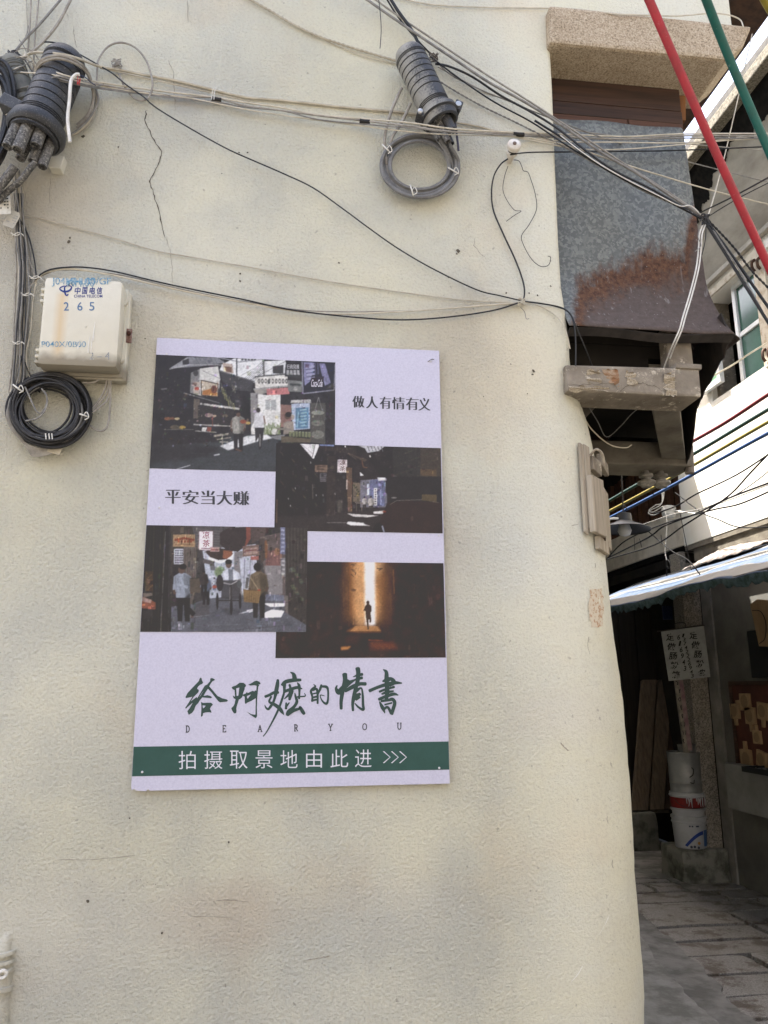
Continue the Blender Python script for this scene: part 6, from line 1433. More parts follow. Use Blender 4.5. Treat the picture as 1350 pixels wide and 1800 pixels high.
A_.poly([(828, 372), (985, 362), (988, 408), (830, 418)], (186, 118, 118))
A_.poly([(720, 400), (830, 415), (925, 412), (925, 690), (720, 690)], (206, 206, 203)); A_.poly([(820, 450), (895, 450), (895, 520), (820, 515)], (165, 168, 168)); A_.line([(855, 450), (855, 518)], 5, (210, 212, 210)); A_.poly([(925, 480), (1000, 485), (1000, 640), (925, 640)], (142, 108, 100)); A_.poly([(715, 400), (770, 400), (765, 560), (720, 640)], (140, 138, 138))
A_.poly([(960, 200), (1065, 205), (1065, 300), (955, 285)], (62, 62, 66)); A_.poly([(975, 310), (1075, 318), (1075, 395), (978, 390)], (122, 124, 122)); A_.ell(1030, 372, 14, 14, (160, 160, 156)); A_.line([(990, 340), (1065, 345)], 14, (70, 74, 74)); 
for k in range(4): A_.poly([(968 + k * 24, 240), (986 + k * 24, 242), (986 + k * 24, 275), (966 + k * 24, 272)], (165, 165, 168))
A_.poly([(1075, 180), (1305, 192), (1300, 380), (1082, 405)], (46, 46, 60)); A_.line([(1075, 182), (1082, 405), (1300, 380), (1307, 195)], 8, (142, 142, 158))
A_.poly([(1085, 185), (1160, 190), (1150, 260), (1130, 320), (1095, 350), (1088, 300)], (134, 134, 170)); A_.poly([(1195, 195), (1235, 195), (1275, 330), (1235, 350), (1210, 260)], (130, 128, 165))
for k in range(4): A_.line([(1100 + k * 4, 225 + k * 26), (1165, 215 + k * 26)], 14, (160, 160, 190)); A_.line([(1100 + k * 4, 239 + k * 26), (1165, 229 + k * 26)], 3, (80, 78, 110))
A_.line([(1165, 190), (1168, 270)], 10, (84, 82, 110)); A_.line([(1185, 190), (1188, 270)], 10, (90, 88, 116)); A_.poly([(1138, 295), (1228, 285), (1220, 355), (1132, 362)], (58, 48, 62)); A_.poly([(1290, 330), (1300, 360), (1240, 372)], (70, 64, 60))
A_.poly([(1000, 450), (1135, 445), (1140, 470), (995, 470)], (182, 182, 180)); A_.poly([(1000, 475), (1130, 470), (1130, 650), (1010, 660)], (172, 184, 206)); A_.poly([(1030, 505), (1122, 500), (1118, 645), (1030, 650)], (92, 130, 160))
for k in range(6): A_.line([(1060 + (k % 2) * 6, 520 + k * 22), (1108, 514 + k * 22)], 9, (160, 190, 196), .8)
A_.line([(1050, 530), (1042, 640)], 7, (160, 190, 196), .7)
A_.poly([(1135, 470), (1240, 470), (1235, 760), (1130, 740)], (84, 82, 78)); A_.ell(1185, 538, 46, 16, (136, 138, 128)); A_.ell(1185, 610, 46, 20, (112, 112, 104)); A_.ell(1185, 690, 44, 30, (120, 120, 112)); A_.line([(1190, 430), (1165, 520)], 4, (140, 140, 138)); A_.line([(1190, 430), (1215, 520)], 4, (140, 140, 138))
# road
A_.poly([(0, 780), (500, 740), (560, 700), (700, 690), (930, 700), (900, 760), (895, 960), (0, 940)], (66, 70, 75), 1, 2); A_.poly([(500, 770), (690, 700), (830, 690), (870, 715), (760, 740), (560, 800)], (206, 208, 210), 1, 1); A_.poly([(460, 830), (505, 822), (500, 832), (462, 838)], (198, 200, 204)); A_.line([(190, 935), (296, 903)], 5, (190, 192, 196)); A_.poly([(0, 760), (300, 760), (520, 780), (420, 840), (0, 900)], (50, 48, 52), .9, 6); A_.poly([(860, 700), (960, 690), (930, 730), (865, 715)], (130, 132, 134))
for k in range(26): A_.line([(300 + 20 * k, 820 + (k * 37) % 110), (340 + 20 * k, 822 + (k * 37) % 110)], 2, (92, 98, 104), .5)
# stalls at left
A_.line([(365, 475), (640, 512)], 14, (186, 184, 180)); A_.line([(250, 400), (500, 470)], 7, (112, 112, 112)); A_.poly([(320, 440), (362, 445), (358, 580), (318, 575)], (104, 94, 84)); A_.poly([(350, 485), (600, 520), (600, 620), (350, 610)], (58, 54, 55))
for x_, y_, r_, c in ((140, 580, 24, (130, 84, 58)), (170, 578, 18, (118, 78, 56)), (205, 580, 18, (186, 170, 130)), (240, 640, 24, (168, 140, 70)), (190, 640, 34, (92, 84, 70)), (425, 555, 28, (150, 130, 122)), (465, 560, 14, (200, 176, 150)), (540, 560, 20, (118, 104, 84))): A_.ell(x_, y_, r_, r_ * .5, c)
A_.line([(110, 655), (320, 655)], 4, (120, 116, 110)); A_.line([(320, 620), (590, 632)], 9, (170, 166, 160)); A_.line([(330, 665), (480, 675)], 6, (150, 148, 144)); A_.poly([(415, 635), (445, 640), (440, 670), (412, 665)], (150, 84, 70)); A_.poly([(380, 640), (410, 640), (405, 668), (375, 665)], (200, 200, 196)); A_.line([(450, 570), (452, 630)], 4, (150, 70, 60)); A_.line([(90, 375), (135, 370)], 10, (110, 108, 110))
for k in range(40): A_.ell(60 + (k * 97) % 260, 300 + (k * 61) % 480, 3 + k % 4, 2, (86 + (k * 13) % 50, 82, 80), .6)
A_.line([(460, 700), (570, 685)], 14, (166, 158, 142)); A_.line([(480, 725), (580, 710)], 7, (150, 142, 128)); A_.line([(500, 740), (560, 742)], 6, (190, 186, 176)); A_.line([(520, 690), (520, 765)], 6, (150, 144, 130))
for k in range(14): A_.line([(510 + (k * 29) % 100, 330 + (k * 47) % 150), (520 + (k * 29) % 100, 380 + (k * 47) % 150)], 6, (108 + (k * 17) % 70, 108 + (k * 17) % 70, 106), .8)
for k in range(7): A_.line([(600 + k * 14, 370), (800, 180 + k * 14)], 2.4, (88, 88, 92))
A_.line([(500, 360), (740, 230)], 2, (90, 90, 92)); A_.line([(380, 245), (720, 395)], 2, (80, 80, 84)); A_.line([(640, 350), (960, 180)], 2.4, (80, 80, 84))
for k in range(16): A_.line([(815 + k * 7, 690), (822 + k * 7 + (k % 3) * 6 - 6, 605 + (k * 23) % 40)], 6, (112, 128, 84)); 
A_.ell(885, 670, 22, 22, (196, 196, 190))
A_.clutter(260, (60, 150, 1300, 760), 3, 16, (.55, 1.35), 1); A_.clutter(420, (60, 300, 640, 780), 2, 8, (.5, 2.2), 2); A_.clutter(160, (500, 160, 1300, 700), 2, 8, (.6, 1.25), 3); A_.clutter(200, (20, 780, 900, 950), 3, 14, (.85, 1.15), 4, .4, 3); A_.clutter(160, (1000, 430, 1300, 740), 2, 9, (.5, 1.6), 5)
# people
figure(A_, 630, 805, 285, (160, 158, 150), (48, 46, 50)); A_.line([(700, 580), (670, 640)], 14, (120, 100, 90)); A_.line([(585, 590), (580, 640)], 12, (120, 100, 90)); A_.line([(612, 790), (655, 806)], 10, (110, 80, 66)); A_.line([(618, 690), (612, 770)], 18, (46, 44, 48)); A_.line([(648, 690), (646, 770)], 18, (46, 44, 48)); A_.ell(632, 552, 14, 16, (104, 80, 70))
A_.poly([(745, 545), (770, 535), (805, 545), (815, 640), (740, 642)], (190, 190, 194)); A_.ell(770, 520, 15, 17, (56, 48, 48)); A_.poly([(745, 642), (812, 642), (800, 740), (775, 700), (752, 745)], (56, 54, 58)); A_.ell(782, 730, 12, 62, (44, 42, 46)); A_.ell(782, 730, 6, 48, (130, 128, 126)); A_.line([(808, 560), (818, 615)], 10, (130, 108, 96))
A_.poly([(945, 610), (975, 595), (1015, 600), (1020, 680), (945, 690)], (142, 132, 122)); A_.ell(975, 560, 22, 24, (100, 78, 66)); A_.ell(980, 550, 22, 18, (48, 42, 42)); A_.line([(900, 650), (1000, 655)], 14, (130, 124, 116)); A_.line([(905, 655), (895, 690)], 5, (120, 116, 110)); A_.poly([(1000, 545), (1025, 560), (1015, 590), (1000, 590)], (170, 160, 150))
A_.poly([(930, 700), (1140, 720), (1130, 745), (930, 745)], (104, 94, 76))
for k in range(7): A_.poly([(985 + k * 22, 668 + k), (1003 + k * 22, 668 + k), (1003 + k * 22, 705 + k), (985 + k * 22, 703 + k)], (120, 126, 92)); A_.line([(985 + k * 22, 668 + k), (1003 + k * 22, 668 + k)], 4, (168, 172, 150))
A_.poly([(560, 690), (600, 700), (600, 680), (570, 668)], (70, 66, 66)); A_.ell(665, 600, 22, 14, (150, 80, 60)); A_.ell(700, 610, 16, 10, (190, 160, 90))
A_.grain(.05, .03); A_.img = A_.img * .97 + 6; A_.build('photograph', 1.1, 'printed photograph of a sunny street corner with people and market stalls')

# ---------------- photograph: dim lane
B_ = Print([(484, 779), (775, 787.5), (778, 943), (484, 927)], (50, 43, 45), YP - .0003)
B_.tr = (470, 760, .24444); B_.grain(.05, .12)
B_.poly([(60, 70), (330, 80), (430, 160), (420, 600), (60, 680)], (42, 37, 40), .8, 6); B_.poly([(900, 110), (1100, 110), (1100, 320), (905, 320)], (58, 55, 54)); B_.poly([(1100, 115), (1245, 112), (1250, 320), (1100, 320)], (76, 66, 58)); B_.poly([(1100, 265), (1215, 268), (1215, 315), (1100, 310)], (98, 78, 56))
for k in range(60): B_.ell(910 + (k * 71) % 330, 120 + (k * 37) % 195, 7, 4, (66 + (k * 11) % 34, 62 + (k * 7) % 26, 58), .5)
B_.poly([(228, 75), (370, 82), (370, 100), (330, 192)], (206, 204, 206)); B_.poly([(345, 85), (372, 100), (335, 192), (325, 180)], (236, 234, 236)); B_.line([(240, 85), (335, 160)], 3, (150, 148, 150)); B_.line([(345, 84), (325, 178)], 5, (96, 90, 92))
B_.line([(375, 90), (480, 96)], 13, (120, 134, 176)); B_.poly([(650, 98), (850, 98), (800, 135), (720, 148), (700, 115)], (184, 184, 190)); 
for k in range(5): B_.line([(720 + k * 24, 100), (735 + k * 24, 138)], 6, (112, 112, 118))
B_.line([(560, 95), (562, 125)], 8, (235, 232, 230)); B_.line([(735, 165), (742, 180)], 9, (210, 206, 202)); B_.poly([(430, 110), (640, 110), (640, 200), (560, 150), (430, 130)], (62, 53, 52)); B_.poly([(560, 140), (680, 185), (720, 195), (700, 215)], (84, 70, 62)); B_.line([(580, 150), (640, 195)], 3, (110, 94, 82))
B_.poly([(430, 170), (490, 170), (490, 600), (425, 605)], (62, 52, 50)); B_.poly([(342, 235), (432, 235), (430, 288), (342, 285)], (128, 106, 90)); B_.line([(355, 265), (412, 268)], 10, (92, 74, 66)); B_.line([(355, 250), (420, 242)], 8, (92, 74, 66)); B_.poly([(378, 295), (425, 295), (423, 355), (378, 355)], (106, 102, 106))
for i in range(4):
    for j in range(4): B_.ell(387 + i * 10, 305 + j * 13, 3.4, 4, (56, 52, 56))
B_.poly([(505, 195), (575, 198), (573, 290), (502, 288)], (206, 196, 198)); 
B_.poly([(565, 250), (610, 255), (610, 575), (580, 575)], (112, 88, 72)); B_.poly([(500, 490), (540, 480), (540, 580), (505, 580)], (86, 80, 74), 1, 2); B_.line([(572, 340), (572, 410)], 9, (200, 186, 176)); B_.line([(325, 370), (328, 480)], 8, (92, 82, 78))
B_.poly([(615, 360), (668, 365), (668, 500), (615, 500)], (120, 106, 90)); 
for k in range(10): B_.ell(625 + (k * 17) % 40, 385 + (k * 31) % 80, 6, 5, (70, 74, 58))
B_.poly([(668, 345), (860, 330), (860, 540), (668, 540)], (120, 118, 130)); B_.poly([(735, 345), (845, 335), (845, 530), (735, 530)], (104, 108, 140)); B_.line([(725, 370), (725, 450)], 14, (196, 206, 228)); B_.line([(815, 410), (815, 520)], 8, (150, 156, 192)); B_.poly([(765, 400), (790, 400), (788, 525), (765, 525)], (206, 204, 204))
for k in range(7): B_.ell(777, 412 + k * 17, 5, 5, (70, 66, 72))
B_.poly([(790, 325), (850, 325), (850, 345), (800, 350)], (206, 206, 208)); B_.poly([(665, 285), (695, 310), (668, 314)], (216, 214, 216)); B_.line([(680, 200), (690, 250), (720, 255)], 8, (110, 76, 56))
B_.clutter(300, (60, 90, 600, 660), 2, 12, (.6, 1.7), 6, 1.6, 4); B_.clutter(260, (600, 330, 870, 600), 2, 9, (.55, 1.5), 7, 1.5); B_.clutter(220, (860, 110, 1250, 740), 3, 14, (.7, 1.4), 8, 1, 4); B_.clutter(120, (430, 90, 900, 330), 2, 12, (.6, 1.6), 9, .6, 5)
figure(B_, 745, 580, 125, (190, 184, 178), (60, 54, 56)); figure(B_, 698, 560, 100, (196, 190, 186), (66, 60, 60)); B_.line([(630, 505), (690, 510)], 6, (150, 138, 126)); B_.line([(640, 510), (640, 590)], 4, (110, 100, 92)); B_.line([(678, 510), (680, 590)], 5, (130, 118, 108)); B_.line([(690, 540), (760, 540)], 5, (84, 74, 70))
B_.poly([(60, 600), (430, 600), (580, 575), (860, 540), (830, 640), (760, 690), (770, 745), (60, 690)], (64, 56, 56), .8, 4); B_.poly([(760, 570), (858, 560), (840, 585), (765, 585)], (216, 212, 210)); B_.poly([(572, 582), (640, 588), (800, 598), (720, 610), (620, 605)], (212, 208, 206)); B_.poly([(570, 655), (580, 640), (690, 650), (700, 660), (740, 672), (600, 668)], (226, 224, 224)); B_.line([(428, 648), (570, 648)], 4, (140, 134, 132))
B_.poly([(850, 350), (900, 320), (1245, 318), (1250, 500), (1110, 490), (900, 500), (850, 430)], (48, 44, 46)); B_.poly([(860, 510), (1000, 490), (1250, 505), (1260, 750), (770, 740), (800, 660)], (60, 42, 40)); B_.line([(880, 520), (930, 490), (1110, 484), (1230, 505)], 4, (128, 116, 110)); B_.poly([(1110, 445), (1218, 448), (1215, 500), (1110, 490)], (92, 78, 56))
for k in range(12): B_.line([(1115 + k * 9, 450), (1113 + k * 9, 490)], 3, (120, 104, 70), .7)
B_.ell(800, 720, 44, 70, (44, 38, 40)); B_.line([(825, 670), (848, 745)], 11, (150, 154, 172)); B_.line([(905, 715), (908, 745)], 10, (110, 92, 84)); B_.ell(1040, 620, 10, 20, (88, 66, 62), .7); B_.ell(910, 470, 20, 6, (150, 146, 144), .8); B_.ell(842, 570, 14, 6, (150, 66, 40))
for k in range(46): B_.line([(90 + (k * 83) % 330, 130 + (k * 53) % 420), (96 + (k * 83) % 330, 150 + (k * 53) % 420)], 2.5, (78 + (k * 19) % 60, 70 + (k * 13) % 50, 72), .55)
for x_, y_ in ((200, 395), (350, 445), (398, 445), (485, 435), (310, 210), (165, 520), (150, 470)): B_.line([(x_, y_), (x_ + 4, y_ + 14)], 4, (200, 196, 196))
B_.line([(70, 480), (66, 650)], 10, (120, 92, 70), .7)
B_.grain(.05, .03); B_.build('photograph', .9, 'printed photograph of a dim old lane with two people sitting in the light')

# ---------------- photograph: lane with a tricycle
C_ = Print([(258, 924), (540.5, 927), (538.5, 1111), (246, 1110.5)], (72, 68, 70), YP - .0007)
C_.tr = (230, 910, .24444); C_.grain(.04, .08)
C_.poly([(60, 50), (290, 55), (290, 820), (60, 820)], (38, 36, 39)); 
for k in range(8): C_.line([(120 + k * 24, 60), (100 + k * 24, 820)], 5, (52 + (k % 3) * 14, 49 + (k % 3) * 12, 50), .8)
C_.line([(250, 100), (215, 820)], 7, (96, 92, 92)); C_.line([(280, 60), (272, 820)], 14, (60, 56, 58))
C_.poly([(285, 60), (480, 60), (480, 300), (440, 620), (285, 640)], (74, 66, 62)); C_.poly([(380, 215), (470, 100), (470, 480), (440, 640), (390, 640)], (108, 98, 92)); 
for k in range(5): C_.line([(395 + k * 16, 220), (388 + k * 16, 620)], 4, (84, 76, 72), .8)
C_.poly([(300, 335), (385, 335), (380, 640), (290, 640)], (52, 48, 52), .9, 2)
C_.poly([(440, 65), (660, 65), (660, 250), (480, 230)], (92, 88, 90)); 
for k in range(7): C_.line([(470, 80 + k * 20), (640, 100 + k * 18)], 4, (124, 122, 124), .7)
C_.poly([(515, 230), (820, 200), (900, 190), (900, 560), (560, 580)], (176, 182, 196)); C_.poly([(560, 220), (740, 245), (735, 300), (640, 330), (560, 300)], (226, 228, 232)); C_.poly([(745, 250), (800, 240), (800, 560), (735, 540)], (134, 130, 132)); C_.poly([(780, 290), (905, 300), (890, 500), (800, 560)], (186, 190, 204)); C_.line([(820, 290), (812, 540)], 5, (120, 120, 132)); C_.line([(860, 300), (850, 500)], 5, (130, 130, 140))
C_.ell(640, 390, 40, 40, (120, 140, 100), .9, 2); C_.poly([(560, 300), (600, 330), (610, 380), (575, 380)], (110, 110, 116)); C_.line([(520, 310), (600, 330)], 30, (96, 90, 92))
C_.poly([(750, 60), (840, 62), (800, 200), (760, 130)], (200, 202, 206))
C_.poly([(535, 245), (600, 215), (720, 230), (735, 260), (690, 300), (630, 305), (570, 285)], (70, 56, 54)); C_.poly([(665, 235), (730, 240), (728, 270), (690, 298), (660, 290)], (150, 96, 72)); C_.poly([(640, 110), (700, 75), (835, 65), (830, 200), (770, 245), (690, 235), (640, 190)], (66, 56, 58)); C_.poly([(828, 65), (860, 70), (862, 150), (815, 225), (830, 150)], (140, 80, 68)); C_.poly([(860, 70), (1000, 70), (960, 130), (870, 190)], (92, 78, 76))
C_.poly([(305, 122), (462, 122), (460, 210), (303, 208)], (166, 138, 104)); C_.poly([(490, 97), (592, 97), (590, 236), (490, 233)], (222, 214, 222)); C_.line([(490, 97), (592, 97), (590, 236), (490, 233), (490, 97)], 4, (110, 84, 84)); C_.poly([(312, 225), (378, 225), (378, 335), (310, 335)], (190, 192, 202))
for i in range(5):
    for j in range(6): C_.ell(322 + i * 12, 238 + j * 17, 4.5, 6, (78, 76, 88))
for i in range(9): C_.ell(322 + i * 16, 148 + 3 * abs(i - 4), 8, 10, (142, 66, 46)); 
for i in range(5): C_.ell(345 + i * 22, 172, 8, 9, (150, 72, 50))
C_.line([(320, 195), (450, 197)], 7, (130, 90, 66), .8); C_.line([(505, 221), (580, 223)], 8, (110, 80, 90), .8)
C_.poly([(570, 212), (638, 214), (636, 246), (570, 244)], (176, 150, 146)); C_.line([(578, 230), (630, 232)], 12, (150, 70, 66), .6)
C_.poly([(805, 205), (920, 195), (925, 270), (802, 282)], (126, 104, 96)); C_.poly([(815, 220), (910, 212), (912, 258), (812, 268)], (164, 140, 130)); C_.line([(820, 240), (905, 232)], 10, (130, 84, 78)); C_.poly([(860, 280), (918, 275), (918, 305), (862, 305)], (168, 104, 96))
C_.poly([(925, 140), (1110, 100), (1110, 560), (990, 560), (960, 400)], (104, 92, 90)); C_.poly([(965, 240), (1085, 230), (1085, 345), (970, 345)], (128, 92, 88)); C_.poly([(960, 345), (1090, 345), (1090, 550), (990, 555)], (134, 130, 132)); C_.ell(970, 230, 14, 70, (132, 92, 66)); C_.ell(1050, 245, 20, 26, (158, 116, 90)); C_.poly([(920, 150), (960, 150), (965, 300), (935, 330)], (84, 72, 68))
C_.poly([(1075, 70), (1108, 70), (1110, 265), (1072, 260)], (120, 124, 152)); C_.poly([(1075, 290), (1110, 290), (1110, 425), (1078, 420)], (130, 128, 132))
for k in range(6): C_.line([(1080, 90 + k * 30), (1104, 92 + k * 30)], 12, (170, 174, 196), .8)
for k in range(4): C_.line([(1082, 310 + k * 30), (1106, 312 + k * 30)], 12, (190, 188, 190), .8)
C_.poly([(1110, 70), (1270, 70), (1262, 810), (1180, 760), (1120, 690)], (66, 60, 58)); 
for k in range(6): C_.line([(1130 + k * 24, 75), (1135 + k * 22, 400)], 7, (86, 78, 74), .7)
for k in range(22): C_.ell(1160 + (k * 29) % 85, 360 + (k * 43) % 250, 15, 7, (76 + (k * 9) % 36, 78 + (k * 9) % 34, 78), .8)
C_.poly([(1100, 560), (1130, 560), (1130, 700), (1105, 690)], (120, 112, 108)); C_.poly([(290, 640), (440, 620), (560, 580), (900, 550), (1100, 560), (1110, 680), (1260, 770), (1260, 830), (290, 830)], (96, 98, 108)); C_.poly([(960, 550), (1100, 556), (1100, 600), (965, 595)], (112, 116, 134))
C_.poly([(430, 720), (470, 620), (560, 590), (565, 690), (480, 720)], (88, 86, 92)); C_.line([(440, 715), (560, 700)], 6, (120, 120, 126)); C_.poly([(950, 615), (1105, 615), (1105, 640), (1000, 640)], (224, 224, 228)); C_.poly([(945, 690), (1010, 660), (1105, 668), (1080, 715), (965, 720)], (228, 228, 232)); C_.poly([(830, 665), (910, 650), (915, 665), (850, 682)], (216, 216, 222)); C_.line([(775, 690), (900, 660)], 8, (190, 190, 198)); C_.line([(300, 780), (1000, 760)], 3, (120, 122, 130), .6); C_.line([(620, 820), (1150, 770)], 3, (70, 70, 76), .8); C_.poly([(640, 650), (780, 660), (800, 690), (700, 705)], (70, 70, 78), .7, 3)
C_.poly([(80, 560), (180, 610), (178, 660), (80, 650)], (136, 80, 58)); C_.poly([(80, 570), (150, 590), (145, 615), (80, 600)], (168, 140, 128)); C_.poly([(105, 385), (162, 385), (160, 530), (105, 530)], (84, 64, 46)); C_.poly([(85, 540), (155, 540), (155, 560), (90, 575)], (120, 108, 100))
for k in range(18): C_.ell(115 + (k * 13) % 42, 400 + (k * 29) % 125, 5, 4, (132, 100, 62), .8)
C_.line([(85, 700), (160, 690)], 60, (60, 56, 58), .8)
C_.clutter(420, (60, 60, 480, 820), 2, 12, (.6, 1.5), 10, 2.0, 5); C_.clutter(340, (480, 200, 960, 580), 2, 10, (.55, 1.3), 11); C_.clutter(320, (900, 70, 1265, 800), 2, 12, (.6, 1.4), 12, 1.6, 5); C_.clutter(220, (290, 600, 1260, 820), 3, 16, (.8, 1.2), 13, .4, 4); C_.clutter(80, (640, 70, 1000, 250), 2, 10, (.75, 1.3), 14, .6, 4)
figure(C_, 378, 745, 405, (150, 158, 172), (42, 40, 45), lean=-8); C_.line([(345, 480), (410, 500)], 22, (150, 158, 172)); C_.line([(400, 640), (455, 700)], 34, (42, 40, 45)); C_.ell(365, 375, 24, 28, (104, 82, 74)); C_.ell(375, 352, 27, 20, (38, 35, 38))
C_.poly([(425, 435), (515, 430), (500, 540), (425, 535)], (92, 82, 72)); C_.line([(425, 437), (515, 432)], 5, (60, 54, 50))
figure(C_, 540, 625, 220, (128, 140, 168), (50, 46, 52)); figure(C_, 600, 520, 90, (190, 196, 210), (80, 90, 130)); figure(C_, 525, 560, 180, (70, 62, 64), (44, 42, 46))
C_.poly([(660, 385), (700, 370), (745, 375), (780, 400), (785, 440), (740, 450), (665, 445)], (196, 200, 212)); C_.poly([(700, 370), (735, 372), (735, 455), (705, 460)], (120, 124, 134)); C_.ell(703, 335, 22, 28, (110, 88, 80)); C_.ell(703, 318, 25, 18, (44, 40, 42)); C_.line([(660, 400), (655, 460)], 18, (180, 184, 196)); C_.line([(770, 400), (785, 440)], 18, (180, 184, 196)); C_.poly([(655, 450), (790, 450), (785, 580), (740, 590), (650, 580)], (70, 68, 74), .9)
C_.line([(665, 468), (720, 480), (765, 455)], 7, (170, 168, 170)); C_.line([(720, 480), (722, 690)], 14, (66, 62, 64)); C_.ell(722, 640, 10, 60, (48, 44, 48)); C_.line([(712, 500), (712, 610)], 4, (140, 138, 140)); C_.ell(622, 600, 9, 62, (46, 42, 46)); C_.ell(786, 600, 9, 58, (46, 42, 46)); C_.line([(620, 595), (790, 595)], 8, (60, 56, 58)); C_.ell(640, 470, 26, 60, (56, 52, 58)); C_.ell(780, 480, 18, 26, (86, 90, 92)); C_.ell(602, 497, 16, 12, (170, 90, 74))
figure(C_, 918, 720, 385, (122, 106, 84), (56, 52, 54)); C_.ell(910, 355, 28, 30, (44, 40, 42)); C_.poly([(808, 515), (935, 520), (920, 615), (812, 605)], (144, 116, 76)); C_.line([(808, 518), (935, 523)], 6, (104, 82, 56)); C_.line([(860, 430), (915, 515)], 6, (170, 150, 120)); C_.line([(840, 430), (830, 510)], 20, (100, 98, 98)); C_.ell(922, 520, 12, 6, (170, 80, 60))
for k in range(7): C_.line([(818 + k * 17, 525), (820 + k * 15, 605)], 3, (110, 86, 56), .7)
C_.grain(.04, .03); C_.build('photograph', .9, 'printed photograph of a lane with a man riding a cargo tricycle')

# ---------------- photograph: figure running toward the light
D_ = Print([(487, 986.5), (779.5, 990), (783.5, 1156.5), (485, 1156)], (44, 34, 33), YP - .0004)
_w = [at(485, 1100, D_.y), at(541, 1000, D_.y)]
D_.tr = (470, 920, .24444); D_.grain(.04, .10)
U_ = (D_.U - 470) / .24444; V_ = (D_.V - 920) / .24444
g = np.exp(-((U_ - 700) / 125) ** 2) * np.clip((760 - V_) / 120, 0, 1); g2 = np.exp(-((U_ - 730) / 78) ** 2) * np.clip((745 - V_) / 60, 0, 1)
D_.clutter(260, (60, 280, 1280, 960), 3, 18, (.75, 1.35), 15, 2.0, 2)
D_.lay(np.clip(g * 1.1, 0, 1) * (U_ < 930) * (U_ > 530), (172, 106, 50), .9, 5); D_.lay(np.clip(g2, 0, 1), (226, 180, 128), .95, 6)
D_.poly([(618, 275), (700, 275), (700, 745), (640, 745), (620, 560)], (196, 150, 104), .75, 7); D_.poly([(770, 280), (830, 280), (800, 380), (775, 420)], (196, 160, 120), .7, 8); D_.ell(800, 470, 40, 130, (206, 150, 88), .55, 12)
D_.poly([(770, 400), (840, 340), (900, 330), (900, 745), (800, 745), (830, 620)], (92, 56, 32), .5, 9)
D_.poly([(698, 275), (772, 275), (776, 735), (705, 735)], (244, 240, 240), .98, 4)
for k in range(9): D_.line([(600 + (k % 4) * 12, 300 + 8 * k), (640 - (k % 3) * 9, 290 + 12 * k)], 6, (62, 48, 42), .8)
D_.line([(787, 325), (828, 325), (800, 338)], 6, (70, 52, 42)); D_.line([(905, 335), (912, 510)], 6, (120, 80, 50), .8); D_.line([(545, 400), (548, 600)], 5, (96, 66, 46), .7); D_.line([(615, 380), (618, 730)], 6, (150, 108, 72), .8); D_.line([(582, 420), (586, 740)], 5, (80, 56, 44), .7); D_.line([(885, 480), (888, 620)], 4, (96, 66, 46), .6); D_.ell(620, 480, 20, 10, (90, 64, 48), .8)
D_.poly([(560, 775), (640, 740), (800, 740), (822, 780), (700, 790)], (150, 96, 56), .8, 3)
for k in range(4): D_.line([(600 + k * 9, 770 - k * 9), (815 - k * 8, 770 - k * 9)], 3.5, (206, 160, 104), .8)
D_.poly([(660, 785), (780, 785), (790, 900), (640, 910)], (40, 31, 28), .9, 6); D_.poly([(735, 850), (900, 850), (950, 905), (740, 910)], (110, 58, 34), .8, 6); D_.line([(725, 838), (830, 842)], 7, (120, 62, 36), .8); D_.poly([(530, 888), (605, 882), (580, 905), (530, 910)], (196, 134, 76), .95, 2); D_.poly([(560, 810), (680, 800), (640, 870), (560, 870)], (66, 46, 34), .8, 6)
for k in range(12): D_.line([(740 + k * 14, 860 + (k * 13) % 40), (760 + k * 14, 862 + (k * 13) % 40)], 3, (140, 80, 48), .5)
SIL = (62, 46, 36)
D_.ell(723, 570, 11.5, 14, SIL); D_.poly([(715, 580), (732, 580), (748, 595), (750, 630), (742, 640), (742, 650), (746, 675), (748, 700), (744, 714), (733, 712), (735, 690), (728, 690), (727, 730), (730, 760), (720, 760), (715, 720), (708, 670), (706, 632), (698, 628), (690, 628), (702, 598)], SIL)
D_.grain(.05, .03)
# the sheet steps in under the tricycle picture: cut away what lies beyond its left upper part
D_.build('photograph', .8, 'printed photograph of a child running toward warm light at the end of an alley', 1.0, 1.0)

# lettering printed on the small photographs
m = MB(); letter(m, '凉', (356, 934, 368, 947), YP - .0009, .006); letter(m, '茶', (356, 949, 369, 961), YP - .0009, .006); m.build('printed_characters', mat('maroon_print', (.24, .045, .09), .5), sgn)
m = MB(); letter(m, '凉', (597, 808.5, 607, 818), YP - .0007, .004); letter(m, '茶', (597, 819.5, 607, 828), YP - .0007, .004); m.build('printed_characters', mat('brown_print', (.09, .035, .035), .5), sgn)
m = MB(); letter(m, 'Coca-Cola', (547, 667, 567, 680), YP - .0004, .012, .35, .85); m.build('printed_script', mat('pale_print', (.50, .48, .55), .5), sgn)
m = MB(); letter(m, '行商発展', (504, 640.5, 526, 649), YP - .0004, .01); m.build('printed_characters', mat('grey_white_print', (.38, .38, .40), .5), sgn)

